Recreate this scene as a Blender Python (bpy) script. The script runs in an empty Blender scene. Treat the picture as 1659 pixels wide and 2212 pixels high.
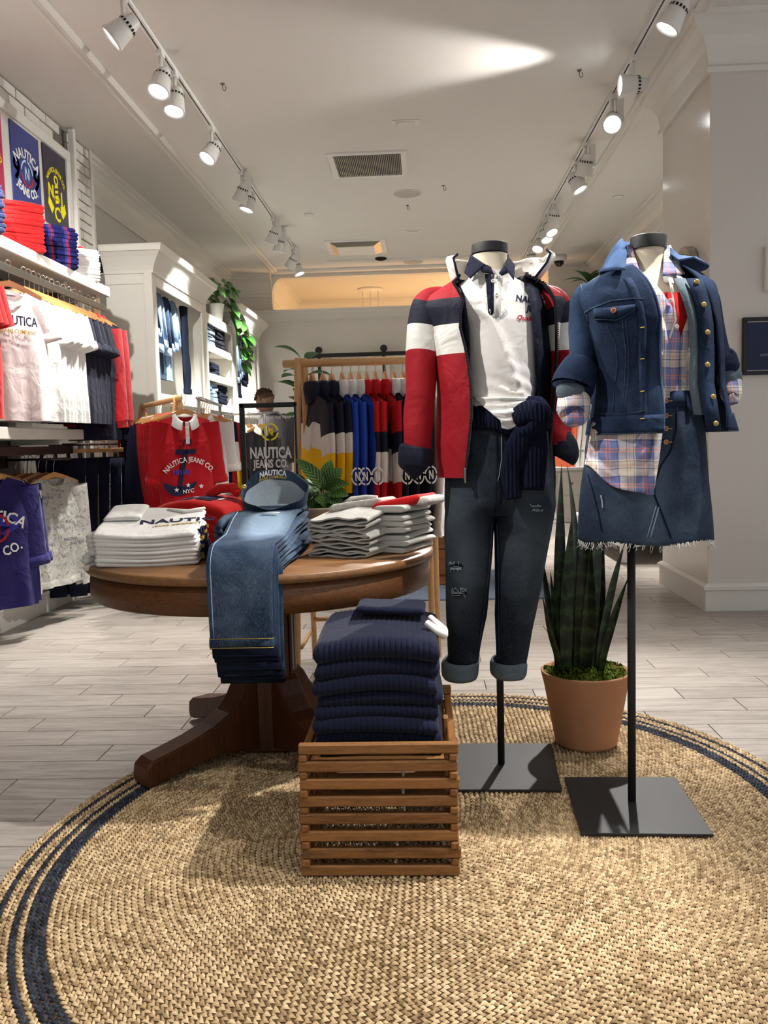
import bpy, math, random
import numpy as np
from mathutils import Vector, Matrix

S = bpy.context.scene
C = S.collection
rnd = random.Random(7)
PI = math.pi
sin, cos = math.sin, math.cos

# ------------------------------------------------------------------ camera
FPX, YAW, PITCH, ROLL = 1837.3, -0.04762, 0.08271, 0.02661
IW, IH = 1659, 2212
EYE = np.array([0.0, 0.0, 1.08])

def cam_axes():
    cy, sy = cos(YAW), sin(YAW)
    f = np.array([sy*cos(PITCH), cy*cos(PITCH), -sin(PITCH)])
    r0 = np.array([cy, -sy, 0.0]); d0 = np.cross(f, r0)
    r = cos(ROLL)*r0 + sin(ROLL)*d0
    d = -sin(ROLL)*r0 + cos(ROLL)*d0
    return np.array([r, d, f])
CM = cam_axes()
cam_d = bpy.data.cameras.new('camera')
cam = bpy.data.objects.new('camera', cam_d); C.objects.link(cam)
cam_d.sensor_fit = 'VERTICAL'; cam_d.sensor_height = 24.0
cam_d.lens = FPX*24.0/IH
cam_d.clip_start = 0.05; cam_d.clip_end = 60
m4 = Matrix.Identity(4)
for i in range(3):
    m4[i][0] = CM[0][i]; m4[i][1] = -CM[1][i]; m4[i][2] = -CM[2][i]; m4[i][3] = EYE[i]
cam.matrix_world = m4
S.camera = cam

def ray(x, y): return np.array([(x-IW/2)/FPX, (y-IH/2)/FPX, 1.0]) @ CM
def atZ(x, y, z=0.0): d = ray(x, y); return EYE + d*(z-EYE[2])/d[2]
def atY(x, y, Y): d = ray(x, y); return EYE + d*Y/d[1]
def atX(x, y, X): d = ray(x, y); return EYE + d*X/d[0]

# ------------------------------------------------------------------ world, exposure
w = bpy.data.worlds.new('world'); S.world = w; w.use_nodes = True
w.node_tree.nodes['Background'].inputs[0].default_value = (0.98, 0.985, 1.0, 1)
w.node_tree.nodes['Background'].inputs[1].default_value = 0.52
S.view_settings.view_transform = 'Standard'; S.view_settings.look = 'None'
S.view_settings.gamma = 1.0; S.view_settings.use_curve_mapping = False
S.view_settings.exposure = 0.40
SPOT_W = 5.0        # multiplies every track lamp
CEIL = 3.45

# ------------------------------------------------------------------ object helpers
def tag(o, label=None, cat=None, group=None, kind=None):
    if label: o['label'] = label
    if cat: o['category'] = cat
    if group: o['group'] = group
    if kind: o['kind'] = kind
    return o

def thing(name, label, cat, loc=(0, 0, 0), rz=0.0, group=None):
    o = bpy.data.objects.new(name, None); C.objects.link(o)
    o.empty_display_size = 0.05
    o.location = loc; o.rotation_euler = (0, 0, rz)
    return tag(o, label, cat, group)

def kids(o): return [c for c in bpy.data.objects if c.parent == o]
CH = {}
def dup(root, loc, rz=None, label=None, group=None, scale=None):
    r = root.copy(); C.objects.link(r); r.location = loc
    if rz is not None: r.rotation_euler = (0, 0, rz)
    if scale is not None: r.scale = scale
    if label: r['label'] = label
    if group: r['group'] = group
    for ch in CH.get(root.name, []):
        c = ch.copy(); C.objects.link(c); c.parent = r; CH.setdefault(r.name, []).append(c)
        for g in CH.get(ch.name, []):
            d = g.copy(); C.objects.link(d); d.parent = c
            CH.setdefault(c.name, []).append(d)
    return r

WV = {}
def wave(x, y, seed, amp):
    if seed not in WV:
        r_ = np.random.RandomState(seed); WV[seed] = [(float(r_.uniform(-1, 1)*18), float(r_.uniform(-1, 1)*18), float(r_.uniform(0, 6.3))) for _ in range(4)]
    s = 0.0
    for kx, ky, p in WV[seed]: s += sin(kx*x + ky*y + p)
    return amp*s/4

class MB:
    def __init__(s): s.v = []; s.f = []; s.m = []; s.sm = []
    def add(s, V, F, mi=0, smooth=True):
        b = len(s.v); s.v.extend([tuple(float(q) for q in p) for p in V])
        for k, f in enumerate(F):
            s.f.append([b+i for i in f]); s.m.append(mi[k] if isinstance(mi, (list, tuple)) else mi); s.sm.append(smooth)
        return s
    def box(s, x0, x1, y0, y1, z0, z1, mi=0):
        V = [(x, y, z) for z in (z0, z1) for y in (y0, y1) for x in (x0, x1)]
        F = [(0,2,3,1), (4,5,7,6), (0,1,5,4), (2,6,7,3), (0,4,6,2), (1,3,7,5)]
        return s.add(V, F, mi, False)
    def cbox(s, x0, x1, y0, y1, z0, z1, b=0.004, mi=0):        # chamfered box
        V = []; lo = (x0, y0, z0); hi = (x1, y1, z1)
        idx = {}
        for cx in (0, 1):
            for cy in (0, 1):
                for cz in (0, 1):
                    for ax in range(3):
                        p = [hi[i] if c else lo[i] for i, c in enumerate((cx, cy, cz))]
                        for j in range(3):
                            if j != ax: p[j] += (-b if (cx, cy, cz)[j] else b)
                        idx[(cx, cy, cz, ax)] = len(V); V.append(p)
        F = []
        for ax in range(3):
            o = [i for i in range(3) if i != ax]
            for sd in (0, 1):
                q = []
                for a, c in ((0,0), (1,0), (1,1), (0,1)):
                    k = [0,0,0]; k[ax] = sd; k[o[0]] = a; k[o[1]] = c; q.append(idx[(*k, ax)])
                F.append(q)
            # edges parallel to ax
            for a in (0, 1):
                for c in (0, 1):
                    k0 = [0,0,0]; k0[o[0]] = a; k0[o[1]] = c; k1 = list(k0); k1[ax] = 1
                    F.append([idx[(*k0, o[0])], idx[(*k1, o[0])], idx[(*k1, o[1])], idx[(*k0, o[1])]])
        for cx in (0, 1):
            for cy in (0, 1):
                for cz in (0, 1):
                    F.append([idx[(cx, cy, cz, i)] for i in range(3)])
        return s.add(V, F, mi, False)
    def loft(s, rings, closed=True, cap0=False, cap1=False, mi=0, smooth=True):
        n = len(rings[0]); V = [p for r in rings for p in r]; F = []; M = []
        for i in range(len(rings)-1):
            for j in range(n if closed else n-1):
                k = (j+1) % n
                F.append((i*n+j, i*n+k, (i+1)*n+k, (i+1)*n+j)); M.append(mi(i, j) if callable(mi) else mi)
        if cap0: F.append(tuple(range(n-1, -1, -1))); M.append(mi(0, 0) if callable(mi) else mi)
        if cap1: F.append(tuple(range((len(rings)-1)*n, len(rings)*n))); M.append(mi(len(rings)-2, 0) if callable(mi) else mi)
        return s.add(V, F, M, smooth)
    def tube(s, pts, r, n=10, caps=True, mi=0, flat=1.0, up=(0, 0, 1), smooth=True):
        P = [np.array(p, float) for p in pts]; rings = []
        R = r if isinstance(r, (list, tuple)) else [r]*len(P)
        prev = None
        for i, p in enumerate(P):
            t = P[min(i+1, len(P)-1)] - P[max(i-1, 0)]; t = t/(np.linalg.norm(t)+1e-9)
            u = np.array(up, float) if prev is None else prev
            u = u - t*(u@t)
            if np.linalg.norm(u) < 1e-3:
                u = np.array([1., 0, 0]) - t*t[0]
                if np.linalg.norm(u) < 1e-3: u = np.array([0, 1., 0]) - t*t[1]
            u /= np.linalg.norm(u); prev = u; q = np.cross(t, u)
            rings.append([p + R[i]*(cos(a)*q + flat*sin(a)*u) for a in np.arange(n)*2*PI/n])
        return s.loft(rings, True, caps, caps, mi, smooth)
    def lathe(s, prof, n=24, c=(0, 0, 0), mi=0, cap0=True, cap1=True, ax=None):
        rings = []
        for r, z in prof:
            rings.append([(r*cos(a), r*sin(a), z) for a in np.arange(n)*2*PI/n])
        V = np.array(rings, float)
        if ax is not None:
            q = Vector((0, 0, 1)).rotation_difference(Vector(ax)).to_matrix()
            V = V @ np.array(q).T
        V = V + np.array(c, float)
        return s.loft([list(r) for r in V], True, cap0, cap1, mi)
    def prism(s, poly, z0, z1, mi=0, T=None, smooth=False):      # outline in local xy, extruded in z; T maps points
        n = len(poly); V = [(x, y, z0) for x, y in poly] + [(x, y, z1) for x, y in poly]
        F = [tuple(range(n-1, -1, -1)), tuple(range(n, 2*n))] + [(i, (i+1) % n, n+(i+1) % n, n+i) for i in range(n)]
        if T: V = [T(p) for p in V]
        return s.add(V, F, mi, smooth)
    def T(s, fn): s.v = [tuple(fn(p)) for p in s.v]; return s
    def build(s, name, mats, parent=None, loc=None, world=False, bevel=0, solid=0, sub=0, smooth=None, edge=False):
        V = np.array(s.v, float).reshape(-1, 3)
        if parent is not None and world:
            P = Matrix.Translation(parent.location) @ parent.rotation_euler.to_matrix().to_4x4()
            if parent.parent: P = Matrix.Translation(parent.parent.location) @ parent.parent.rotation_euler.to_matrix().to_4x4() @ P
            Pi = np.array(P.inverted()); V = V @ Pi[:3, :3].T + Pi[:3, 3]
        o_loc = None
        if parent is None:
            if loc is None: o_loc = np.array([(V[:, 0].min()+V[:, 0].max())/2, (V[:, 1].min()+V[:, 1].max())/2, V[:, 2].min()]); V = V - o_loc
            else: o_loc = loc
        me = bpy.data.meshes.new(name); me.from_pydata(V.tolist(), [], s.f)
        for m in (mats if isinstance(mats, (list, tuple)) else [mats]): me.materials.append(m)
        me.polygons.foreach_set('material_index', s.m)
        me.polygons.foreach_set('use_smooth', s.sm if smooth is None else [smooth]*len(s.f))
        me.update()
        o = bpy.data.objects.new(name, me); C.objects.link(o)
        if parent is not None: o.parent = parent; CH.setdefault(parent.name, []).append(o)
        if o_loc is not None: o.location = o_loc
        if solid:
            md = o.modifiers.new('Solidify', 'SOLIDIFY'); md.thickness = solid; md.offset = 0
        if sub:
            md = o.modifiers.new('Subdivision', 'SUBSURF'); md.levels = sub; md.render_levels = sub
        if bevel:
            md = o.modifiers.new('Bevel', 'BEVEL'); md.width = bevel; md.segments = 2; md.limit_method = 'ANGLE'; md.angle_limit = 0.7
        return o

def struct(o): o['kind'] = 'structure'; return o

# ------------------------------------------------------------------ text
def text_mesh(txt, size, ext=0.0006, bold=0.0, align='CENTER', res=2):
    cu = bpy.data.curves.new('t', 'FONT'); cu.body = txt; cu.size = size; cu.extrude = ext
    cu.offset = bold*size; cu.align_x = align; cu.resolution_u = res
    o = bpy.data.objects.new('t', cu)
    me = o.to_mesh()
    V = [tuple(v.co) for v in me.vertices]; F = [tuple(p.vertices) for p in me.polygons]
    o.to_mesh_clear(); bpy.data.objects.remove(o); bpy.data.curves.remove(cu)
    return V, F
def put_text(mb, txt, size, fn, bold=0.012, sx=1.0, arc=None, align='CENTER', mi=0, shear=0.0):
    """fn maps flat (x, y, height) to 3D. arc = radius bends the line upwards."""
    V, F = text_mesh(txt, size, bold=bold, align=align)
    out = []
    for x, y, z in V:
        x = x*sx + shear*y
        if arc:
            a = x/abs(arc); r = arc + y if arc > 0 else -(abs(arc) - y)
            x, y = (abs(arc)+(y if arc > 0 else -y))*sin(a), ((arc+y)*cos(a)-arc if arc > 0 else -((abs(arc)-y)*cos(a)-abs(arc)))
        out.append(fn(x, y, z))
    mb.add(out, F, mi, False)
    return mb
def ring_logo(mb, R, fn, mi=0, w=0.16, gap=0.12, n=7):
    """broken circle with an N inside"""
    for k in range(4):
        a0 = k*PI/2 + gap; a1 = (k+1)*PI/2 - gap
        rings = []
        for i in range(n+1):
            a = a0 + (a1-a0)*i/n
            rings.append([fn(R*cos(a), R*sin(a), 0.0006), fn(R*(1-w)*cos(a), R*(1-w)*sin(a), 0.0006)])
        mb.loft(rings, False, mi=mi, smooth=False)
    h = R*0.48; b = R*0.17; x = R*0.36
    polys = [[(-x, -h), (-x+b, -h), (-x+b, h), (-x, h)], [(x-b, -h), (x, -h), (x, h), (x-b, h)], [(-x, h), (-x+b*1.1, h), (x, -h), (x-b*1.1, -h)]]
    for p in polys: mb.add([fn(q[0], q[1], 0.0006) for q in p], [(0, 1, 2, 3)], mi, False)
    return mb
# ------------------------------------------------------------------ materials
def lin(c):
    c = c/255.0
    return c/12.92 if c <= 0.04045 else ((c+0.055)/1.055)**2.4
def rgb(*c): return (lin(c[0]), lin(c[1]), lin(c[2]), 1.0)
class NT:
    def __init__(s, name, rough=0.6, spec=0.3):
        s.m = bpy.data.materials.new(name); s.m.use_nodes = True; s.t = s.m.node_tree; s.n = s.t.nodes
        s.b = s.n['Principled BSDF']; s.b.inputs['Roughness'].default_value = rough
        s.b.inputs['Specular IOR Level'].default_value = spec
    def new(s, k, **kw):
        n = s.n.new(k)
        for a, v in kw.items(): setattr(n, a, v)
        return n
    def ln(s, a, b): s.t.links.new(a, b)
    def coord(s, scale=(1, 1, 1), kind='Object', rot=(0, 0, 0)):
        tc = s.new('ShaderNodeTexCoord'); mp = s.new('ShaderNodeMapping')
        mp.inputs['Scale'].default_value = scale; mp.inputs['Rotation'].default_value = rot
        s.ln(tc.outputs[kind], mp.inputs[0]); return mp.outputs[0]
    def noise(s, vec, scale, detail=3, rough=0.5, dist=0.0):
        n = s.new('ShaderNodeTexNoise'); n.inputs['Scale'].default_value = scale; n.inputs['Detail'].default_value = detail
        n.inputs['Roughness'].default_value = rough; n.inputs['Distortion'].default_value = dist
        s.ln(vec, n.inputs['Vector']); return n.outputs['Fac']
    def ramp(s, fac, stops, interp='LINEAR'):
        r = s.new('ShaderNodeValToRGB'); r.color_ramp.interpolation = interp
        e = r.color_ramp.elements
        while len(e) > 1: e.remove(e[0])
        for i, (p, c) in enumerate(stops):
            q = e[0] if i == 0 else e.new(p)
            q.position = p; q.color = c
        s.ln(fac, r.inputs[0]); return r.outputs[0]
    def mix(s, a, b, fac, mode='MIX'):
        m = s.new('ShaderNodeMix', data_type='RGBA', blend_type=mode)
        for sock, v in ((m.inputs['Factor'], fac), (m.inputs['A'], a), (m.inputs['B'], b)):
            if hasattr(v, 'is_linked') or hasattr(v, 'links'): s.ln(v, sock)
            else: sock.default_value = v
        return m.outputs['Result']
    def math(s, op, a, b=0.0, c=None):
        m = s.new('ShaderNodeMath', operation=op)
        for i, v in enumerate((a, b) + ((c,) if c is not None else ())):
            if hasattr(v, 'links'): s.ln(v, m.inputs[i])
            else: m.inputs[i].default_value = v
        return m.outputs[0]
    def rnd(s):
        n = s.new('ShaderNodeObjectInfo'); return n.outputs['Random']
    def color(s, c):
        if hasattr(c, 'links'): s.ln(c, s.b.inputs['Base Color'])
        else: s.b.inputs['Base Color'].default_value = c
    def bump(s, h, strength=0.3, dist=0.01, prev=None):
        b = s.new('ShaderNodeBump'); b.inputs['Strength'].default_value = strength; b.inputs['Distance'].default_value = dist
        s.ln(h, b.inputs['Height'])
        if prev is not None: s.ln(prev, b.inputs['Normal'])
        s.ln(b.outputs[0], s.b.inputs['Normal']); return b.outputs[0]
MATS = {}
def sc(c, k): return (c[0]*k, c[1]*k, c[2]*k, 1.0)
def plain(name, c, rough=0.5, spec=0.3, metal=0.0, var=0.06, nscale=6, bumpy=0.0, bscale=60):
    if name in MATS: return MATS[name]
    t = NT(name, rough, spec); t.b.inputs['Metallic'].default_value = metal
    v = t.coord()
    t.color(t.mix(sc(c, 1-var), sc(c, 1+var), t.noise(v, nscale)))
    if bumpy: t.bump(t.noise(v, bscale), bumpy, 0.005)
    MATS[name] = t.m; return t.m
def cloth(name, c, wr=0.35, wscale=9, weave=1400, var=0.1, rough=0.92, sheen=0.15, spec=0.15, vary=0.0):
    if name in MATS: return MATS[name]
    t = NT(name, rough, spec)
    t.b.inputs['Sheen Weight'].default_value = sheen; t.b.inputs['Sheen Roughness'].default_value = 0.5
    v = t.coord(); n = t.noise(v, wscale, 3, 0.5, 0.6); f = t.noise(v, weave, 1)
    col = t.mix(sc(c, 1-var), sc(c, 1+var), f)
    if vary: col = t.mix(col, sc(c, 1-vary), t.rnd())
    t.color(col)
    p = t.bump(n, wr, 0.03); t.bump(f, 0.15, 0.001, p)
    MATS[name] = t.m; return t.m
def denim(name, dark, light, fade=0.5, vary=0.0, whisk=True, wr=0.3, worn=()):
    if name in MATS: return MATS[name]
    t = NT(name, 0.9, 0.12); v = t.coord((900, 900, 100)); v1 = t.coord()
    grain = t.noise(v, 1.0, 2, 0.7)
    blot = t.noise(v1, 5.5, 3, 0.55, 0.4)
    g2 = t.math('MULTIPLY', t.math('SUBTRACT', blot, 0.42), 4.0*fade)
    g2 = t.new('ShaderNodeClamp').outputs[0] if False else t.math('MAXIMUM', t.math('MINIMUM', g2, 1.0), 0.0)
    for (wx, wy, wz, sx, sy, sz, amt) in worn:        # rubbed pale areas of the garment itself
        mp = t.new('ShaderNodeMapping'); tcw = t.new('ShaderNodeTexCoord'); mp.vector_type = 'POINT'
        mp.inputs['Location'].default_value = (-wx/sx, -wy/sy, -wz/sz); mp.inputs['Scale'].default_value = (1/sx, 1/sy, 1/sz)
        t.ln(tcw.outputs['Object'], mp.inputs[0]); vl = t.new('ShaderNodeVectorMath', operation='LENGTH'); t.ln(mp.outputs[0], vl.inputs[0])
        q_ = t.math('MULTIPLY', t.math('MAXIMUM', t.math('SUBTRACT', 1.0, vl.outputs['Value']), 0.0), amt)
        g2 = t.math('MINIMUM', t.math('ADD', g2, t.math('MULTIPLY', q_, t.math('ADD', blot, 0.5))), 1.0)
    col = t.mix(dark, light, g2)
    col = t.mix(col, light, t.math('MULTIPLY', t.math('MAXIMUM', t.math('SUBTRACT', grain, 0.5), 0.0), 1.6))
    col = t.mix(col, sc(dark, 0.55), t.math('MULTIPLY', t.math('MAXIMUM', t.math('SUBTRACT', 0.5, grain), 0.0), 1.6))
    if vary: col = t.mix(col, sc(dark, 0.5), t.math('MULTIPLY', t.rnd(), vary))
    t.color(col)
    p = t.bump(t.noise(v1, 11, 3, 0.5, 0.8), wr, 0.02); t.bump(grain, 0.2, 0.002, p)
    MATS[name] = t.m; return t.m
def stripes_of(t, coord, period, stops):
    f = t.math('FRACT', t.math('DIVIDE', coord, period))
    return t.ramp(f, stops, 'CONSTANT')
def plaid(name, px=0.085, pz=0.095, tint=1.0):
    if name in MATS: return MATS[name]
    t = NT(name, 0.92, 0.1); v = t.coord()
    sp = t.new('ShaderNodeSeparateXYZ'); t.ln(v, sp.inputs[0])
    cr, bl, pe, nv = rgb(232, 220, 204), rgb(118, 130, 178), rgb(226, 140, 112), rgb(50, 54, 92)
    n = t.noise(v, 14, 2); off = t.math('MULTIPLY', t.math('SUBTRACT', n, 0.5), 0.010)
    xx = t.math('ADD', t.math('ADD', sp.outputs[0], 10.0), off); zz = t.math('ADD', t.math('ADD', sp.outputs[2], 10.0), off)
    st = [(0.0, cr), (0.10, nv), (0.115, cr), (0.19, pe), (0.205, cr), (0.30, nv), (0.315, cr), (0.36, bl), (0.56, pe), (0.60, bl), (0.64, pe), (0.68, bl), (0.86, nv), (0.88, bl), (0.90, cr)]
    a = stripes_of(t, xx, px, st)
    b = stripes_of(t, zz, pz, st)
    t.color(t.mix(a, b, 0.5, 'MIX'))
    t.bump(t.noise(v, 12, 3, 0.5, 0.8), 0.45, 0.02)
    MATS[name] = t.m; return t.m
def wood(name, c0, c1, axis=0, scale=18, rough=0.5, spec=0.35, grain=9, vary=0.0, rot=(0, 0, 0)):
    if name in MATS: return MATS[name]
    t = NT(name, rough, spec); sc3 = [grain]*3; sc3[axis] = 1.0
    v = t.coord(tuple(sc3), rot=rot)
    n = t.noise(v, scale*0.35, 5, 0.6, 0.6); f = t.noise(v, scale*3, 3, 0.7)
    k = t.math('ADD', t.math('MULTIPLY', n, 0.65), t.math('MULTIPLY', f, 0.45))
    if vary: k = t.math('ADD', k, t.math('MULTIPLY', t.math('SUBTRACT', t.rnd(), 0.5), vary))
    t.color(t.ramp(k, [(0.3, c0), (0.5, tuple((a+b)/2 for a, b in zip(c0, c1))), (0.75, c1)]))
    t.bump(f, 0.12, 0.002)
    MATS[name] = t.m; return t.m
def emit(name, c, s):
    if name in MATS: return MATS[name]
    t = NT(name); t.color((0.9, 0.9, 0.9, 1)); t.b.inputs['Emission Color'].default_value = c; t.b.inputs['Emission Strength'].default_value = s
    MATS[name] = t.m; return t.m

M_wall = plain('wall_paint', rgb(206, 203, 196), 0.55, 0.25, var=0.015)
M_ceil = plain('ceiling_paint', rgb(216, 213, 207), 0.8, 0.15, var=0.012)
M_trim = plain('trim_paint', rgb(214, 211, 204), 0.35, 0.4, var=0.012)
M_pillar = plain('pillar_gloss_paint', rgb(205, 200, 192), 0.16, 0.45, var=0.012)
M_cab = plain('cabinet_paint', rgb(216, 213, 204), 0.42, 0.35, var=0.012)
M_white = plain('white_metal', rgb(225, 224, 220), 0.4, 0.4, var=0.01)
M_slot = plain('dark_slot', rgb(40, 38, 36), 0.8, 0.1)
M_black = plain('black_powder_coat', rgb(36, 36, 37), 0.55, 0.3, var=0.1, nscale=200, bumpy=0.15, bscale=900)
M_iron = plain('black_iron', rgb(22, 21, 21), 0.5, 0.4)
M_steel = plain('brushed_steel', rgb(120, 116, 110), 0.35, 0.5, metal=0.9, var=0.1)
M_chrome = plain('chrome', rgb(205, 202, 196), 0.15, 0.5, metal=1.0)
M_bronze = plain('dark_bronze', rgb(62, 50, 46), 0.45, 0.4, metal=0.5)
M_lens = emit('lamp_lens', (0.93, 0.97, 1.0, 1), 9.0)
M_brass = plain('brass', rgb(196, 168, 104), 0.35, 0.5, metal=0.8)
M_copper = plain('copper_button', rgb(176, 118, 84), 0.4, 0.5, metal=0.7)
M_button = plain('shell_button', rgb(226, 222, 208), 0.3, 0.5)
M_oak = wood('oak_veneer', rgb(46, 26, 12), rgb(112, 70, 36), 0, 26, 0.42, 0.35, 14)
M_oaktop = wood('oak_top', rgb(84, 56, 32), rgb(146, 104, 66), 0, 26, 0.4, 0.38, 14)
M_oakdark = wood('oak_dark', rgb(36, 18, 8), rgb(92, 50, 24), 2, 24, 0.42, 0.35, 12)
M_crate = wood('crate_pine', rgb(74, 48, 24), rgb(150, 104, 60), 0, 26, 0.6, 0.25, vary=0.18)
M_cratey = wood('crate_pine_sides', rgb(80, 50, 24), rgb(150, 100, 54), 1, 26, 0.6, 0.25, vary=0.18)
M_birch = wood('birch', rgb(178, 134, 84), rgb(214, 172, 120), 2, 14, 0.45, 0.35)
M_birchx = wood('birch_rail', rgb(182, 138, 86), rgb(216, 174, 122), 0, 14, 0.45, 0.35)
M_hang = wood('hanger_wood', rgb(170, 112, 62), rgb(212, 158, 98), 0, 20, 0.35, 0.4)
M_hangdk = wood('hanger_wood_dark', rgb(96, 56, 32), rgb(140, 86, 50), 0, 20, 0.35, 0.4)
M_chest = wood('chest_wood', rgb(94, 56, 28), rgb(146, 94, 52), 0, 16, 0.55, 0.3)
M_terra = plain('terracotta', rgb(176, 128, 94), 0.8, 0.15, var=0.08, nscale=8, bumpy=0.08, bscale=120)
M_moss = plain('moss', rgb(92, 108, 36), 0.95, 0.05, var=0.5, nscale=60, bumpy=0.9, bscale=150)
M_linen = plain('linen_bust', rgb(216, 204, 180), 0.85, 0.12, var=0.04, nscale=300, bumpy=0.12, bscale=800)
M_cream = plain('cream_pot', rgb(212, 196, 178), 0.6, 0.3)
M_soil = plain('soil', rgb(50, 38, 28), 1.0, 0.05, var=0.4, nscale=80, bumpy=0.6)

# brick / grey painted
t = NT('white_brick_paint', 0.7, 0.2); v = t.coord()
t.color(t.mix(rgb(196, 192, 183), rgb(222, 219, 211), t.noise(v, 7, 4))); t.bump(t.noise(v, 40, 4), 0.5, 0.008); M_brick = t.m
M_mortar = plain('mortar', rgb(120, 114, 106), 0.95, 0.05, var=0.25, nscale=30, bumpy=0.4)
# floor planks
t = NT('plank_tile', 0.36, 0.35); v = t.coord((1.6, 16, 1)); tc = t.coord((1, 1, 1))
sh = t.new('ShaderNodeVectorMath', operation='ADD'); rr = t.new('ShaderNodeCombineXYZ')
r10 = t.math('MULTIPLY', t.rnd(), 37.0); t.ln(r10, rr.inputs[0]); t.ln(r10, rr.inputs[1]); t.ln(v, sh.inputs[0]); t.ln(rr.outputs[0], sh.inputs[1])
n1 = t.noise(sh.outputs[0], 2.2, 5, 0.62, 0.8); n2 = t.noise(sh.outputs[0], 9, 3, 0.7)
k = t.math('ADD', t.math('MULTIPLY', n1, 0.7), t.math('MULTIPLY', n2, 0.3))
k = t.math('ADD', k, t.math('MULTIPLY', t.math('SUBTRACT', t.rnd(), 0.5), 0.10))
t.color(t.ramp(k, [(0.28, rgb(112, 104, 97)), (0.45, rgb(146, 138, 130)), (0.6, rgb(166, 158, 150)), (0.8, rgb(182, 175, 167))]))
t.bump(n2, 0.06, 0.002); M_plank = t.m
M_grout = plain('grout', rgb(84, 76, 68), 0.95, 0.05)
# jute
def jute(name, c0, c1, c2):
    t = NT(name, 0.78, 0.2); v = t.coord()
    a = t.noise(v, 260, 2, 0.6); b = t.noise(v, 46, 4, 0.75); d = t.noise(v, 5, 2)
    at = t.new('ShaderNodeAttribute'); at.attribute_name = 'stitch'
    k = t.math('ADD', t.math('MULTIPLY', b, 0.42), t.math('ADD', t.math('MULTIPLY', a, 0.3), t.math('ADD', t.math('MULTIPLY', t.math('SUBTRACT', d, 0.5), 0.25), t.math('MULTIPLY', t.math('SUBTRACT', at.outputs['Fac'], 0.10), 0.32))))
    t.color(t.ramp(k, [(0.28, c0), (0.5, c1), (0.72, c2)])); t.bump(a, 0.35, 0.003)
    return t.m
M_jute = jute('jute', rgb(118, 95, 66), rgb(182, 156, 119), rgb(216, 193, 155))
M_jutenavy = jute('navy_jute', rgb(22, 25, 33), rgb(40, 45, 57), rgb(70, 75, 86))
M_jutebase = plain('jute_base', rgb(84, 66, 45), 0.95, 0.05)
# cloths
K_white = cloth('white_cotton', rgb(226, 222, 217), 0.3)
K_tee = cloth('white_tee_cotton', rgb(228, 225, 220), 0.35, 12)
K_pink = cloth('pale_pink_cotton', rgb(232, 214, 212), 0.3)
K_red = cloth('red_cotton', rgb(168, 18, 28), 0.35)
K_redbr = cloth('bright_red_cotton', rgb(208, 34, 34), 0.3)
K_navy = cloth('navy_cotton', rgb(22, 25, 44), 0.4, sheen=0.05)
K_navyk = cloth('navy_knit', rgb(22, 26, 46), 0.25, 14, 900, 0.1, 0.95, 0.05)
K_navyny = cloth('navy_nylon', rgb(25, 27, 44), 0.5, 9, 1400, 0.05, 0.72, 0.0, 0.22)
K_whiteny = cloth('white_nylon', rgb(222, 219, 212), 0.5, 9, 1400, 0.03, 0.72, 0.0, 0.22)
K_redny = cloth('red_nylon', rgb(150, 20, 32), 0.5, 9, 1400, 0.05, 0.72, 0.0, 0.22)
K_redny2 = cloth('bright_red_nylon', rgb(188, 24, 32), 0.5, 9, 1400, 0.05, 0.72, 0.0, 0.22)
K_blueny = cloth('blue_nylon', rgb(34, 70, 168), 0.5, 9, 1400, 0.05, 0.72, 0.0, 0.22)
K_yelny = cloth('yellow_nylon', rgb(236, 190, 20), 0.5, 9, 1400, 0.05, 0.72, 0.0, 0.22)
K_purple = cloth('indigo_fleece', rgb(40, 34, 92), 0.4)
K_grey = cloth('grey_knit', rgb(200, 198, 190), 0.3, 12, 700)
K_greyd = cloth('grey_collar_cotton', rgb(168, 166, 162), 0.3)
K_black = cloth('black_cotton', rgb(20, 20, 24), 0.3)
K_yellow = cloth('yellow_cotton', rgb(226, 180, 20), 0.3)
K_greyshirt = cloth('grey_shirt', rgb(112, 108, 112), 0.4)
K_pack = cloth('charcoal_canvas', rgb(58, 57, 58), 0.3)
K_orange = cloth('orange_cotton', rgb(226, 110, 70), 0.3)
P_white = plain('white_print', rgb(226, 226, 222), 0.7, 0.2, var=0.01)
P_navy = plain('navy_print', rgb(26, 30, 62), 0.7, 0.2, var=0.02)
P_red = plain('red_print', rgb(176, 36, 44), 0.7, 0.2, var=0.02)
P_yel = plain('yellow_print', rgb(238, 226, 30), 0.6, 0.2, var=0.02)
P_gold = plain('gold_print', rgb(196, 160, 70), 0.6, 0.2, var=0.02)
P_blue = plain('blue_print', rgb(52, 56, 150), 0.6, 0.2, var=0.02)
D_dark = denim('dark_indigo_denim', rgb(16, 22, 36), rgb(36, 48, 70), 0.35)
D_jkt = denim('jacket_denim', rgb(20, 30, 50), rgb(62, 82, 114), 0.42)
D_collar = denim('collar_denim', rgb(54, 76, 112), rgb(98, 122, 156), 0.6)
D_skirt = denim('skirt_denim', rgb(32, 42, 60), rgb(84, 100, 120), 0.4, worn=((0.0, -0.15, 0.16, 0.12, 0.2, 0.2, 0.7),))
D_mid = denim('mid_denim', rgb(34, 48, 68), rgb(96, 118, 142), 0.4, 0.35)
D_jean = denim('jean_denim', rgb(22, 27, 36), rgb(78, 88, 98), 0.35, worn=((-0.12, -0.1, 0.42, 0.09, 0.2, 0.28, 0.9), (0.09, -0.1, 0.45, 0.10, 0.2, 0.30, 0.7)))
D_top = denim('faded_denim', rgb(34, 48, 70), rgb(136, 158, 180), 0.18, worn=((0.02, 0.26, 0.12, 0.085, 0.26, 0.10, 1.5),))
D_light = denim('light_denim', rgb(110, 136, 166), rgb(176, 194, 210), 0.5)
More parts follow.
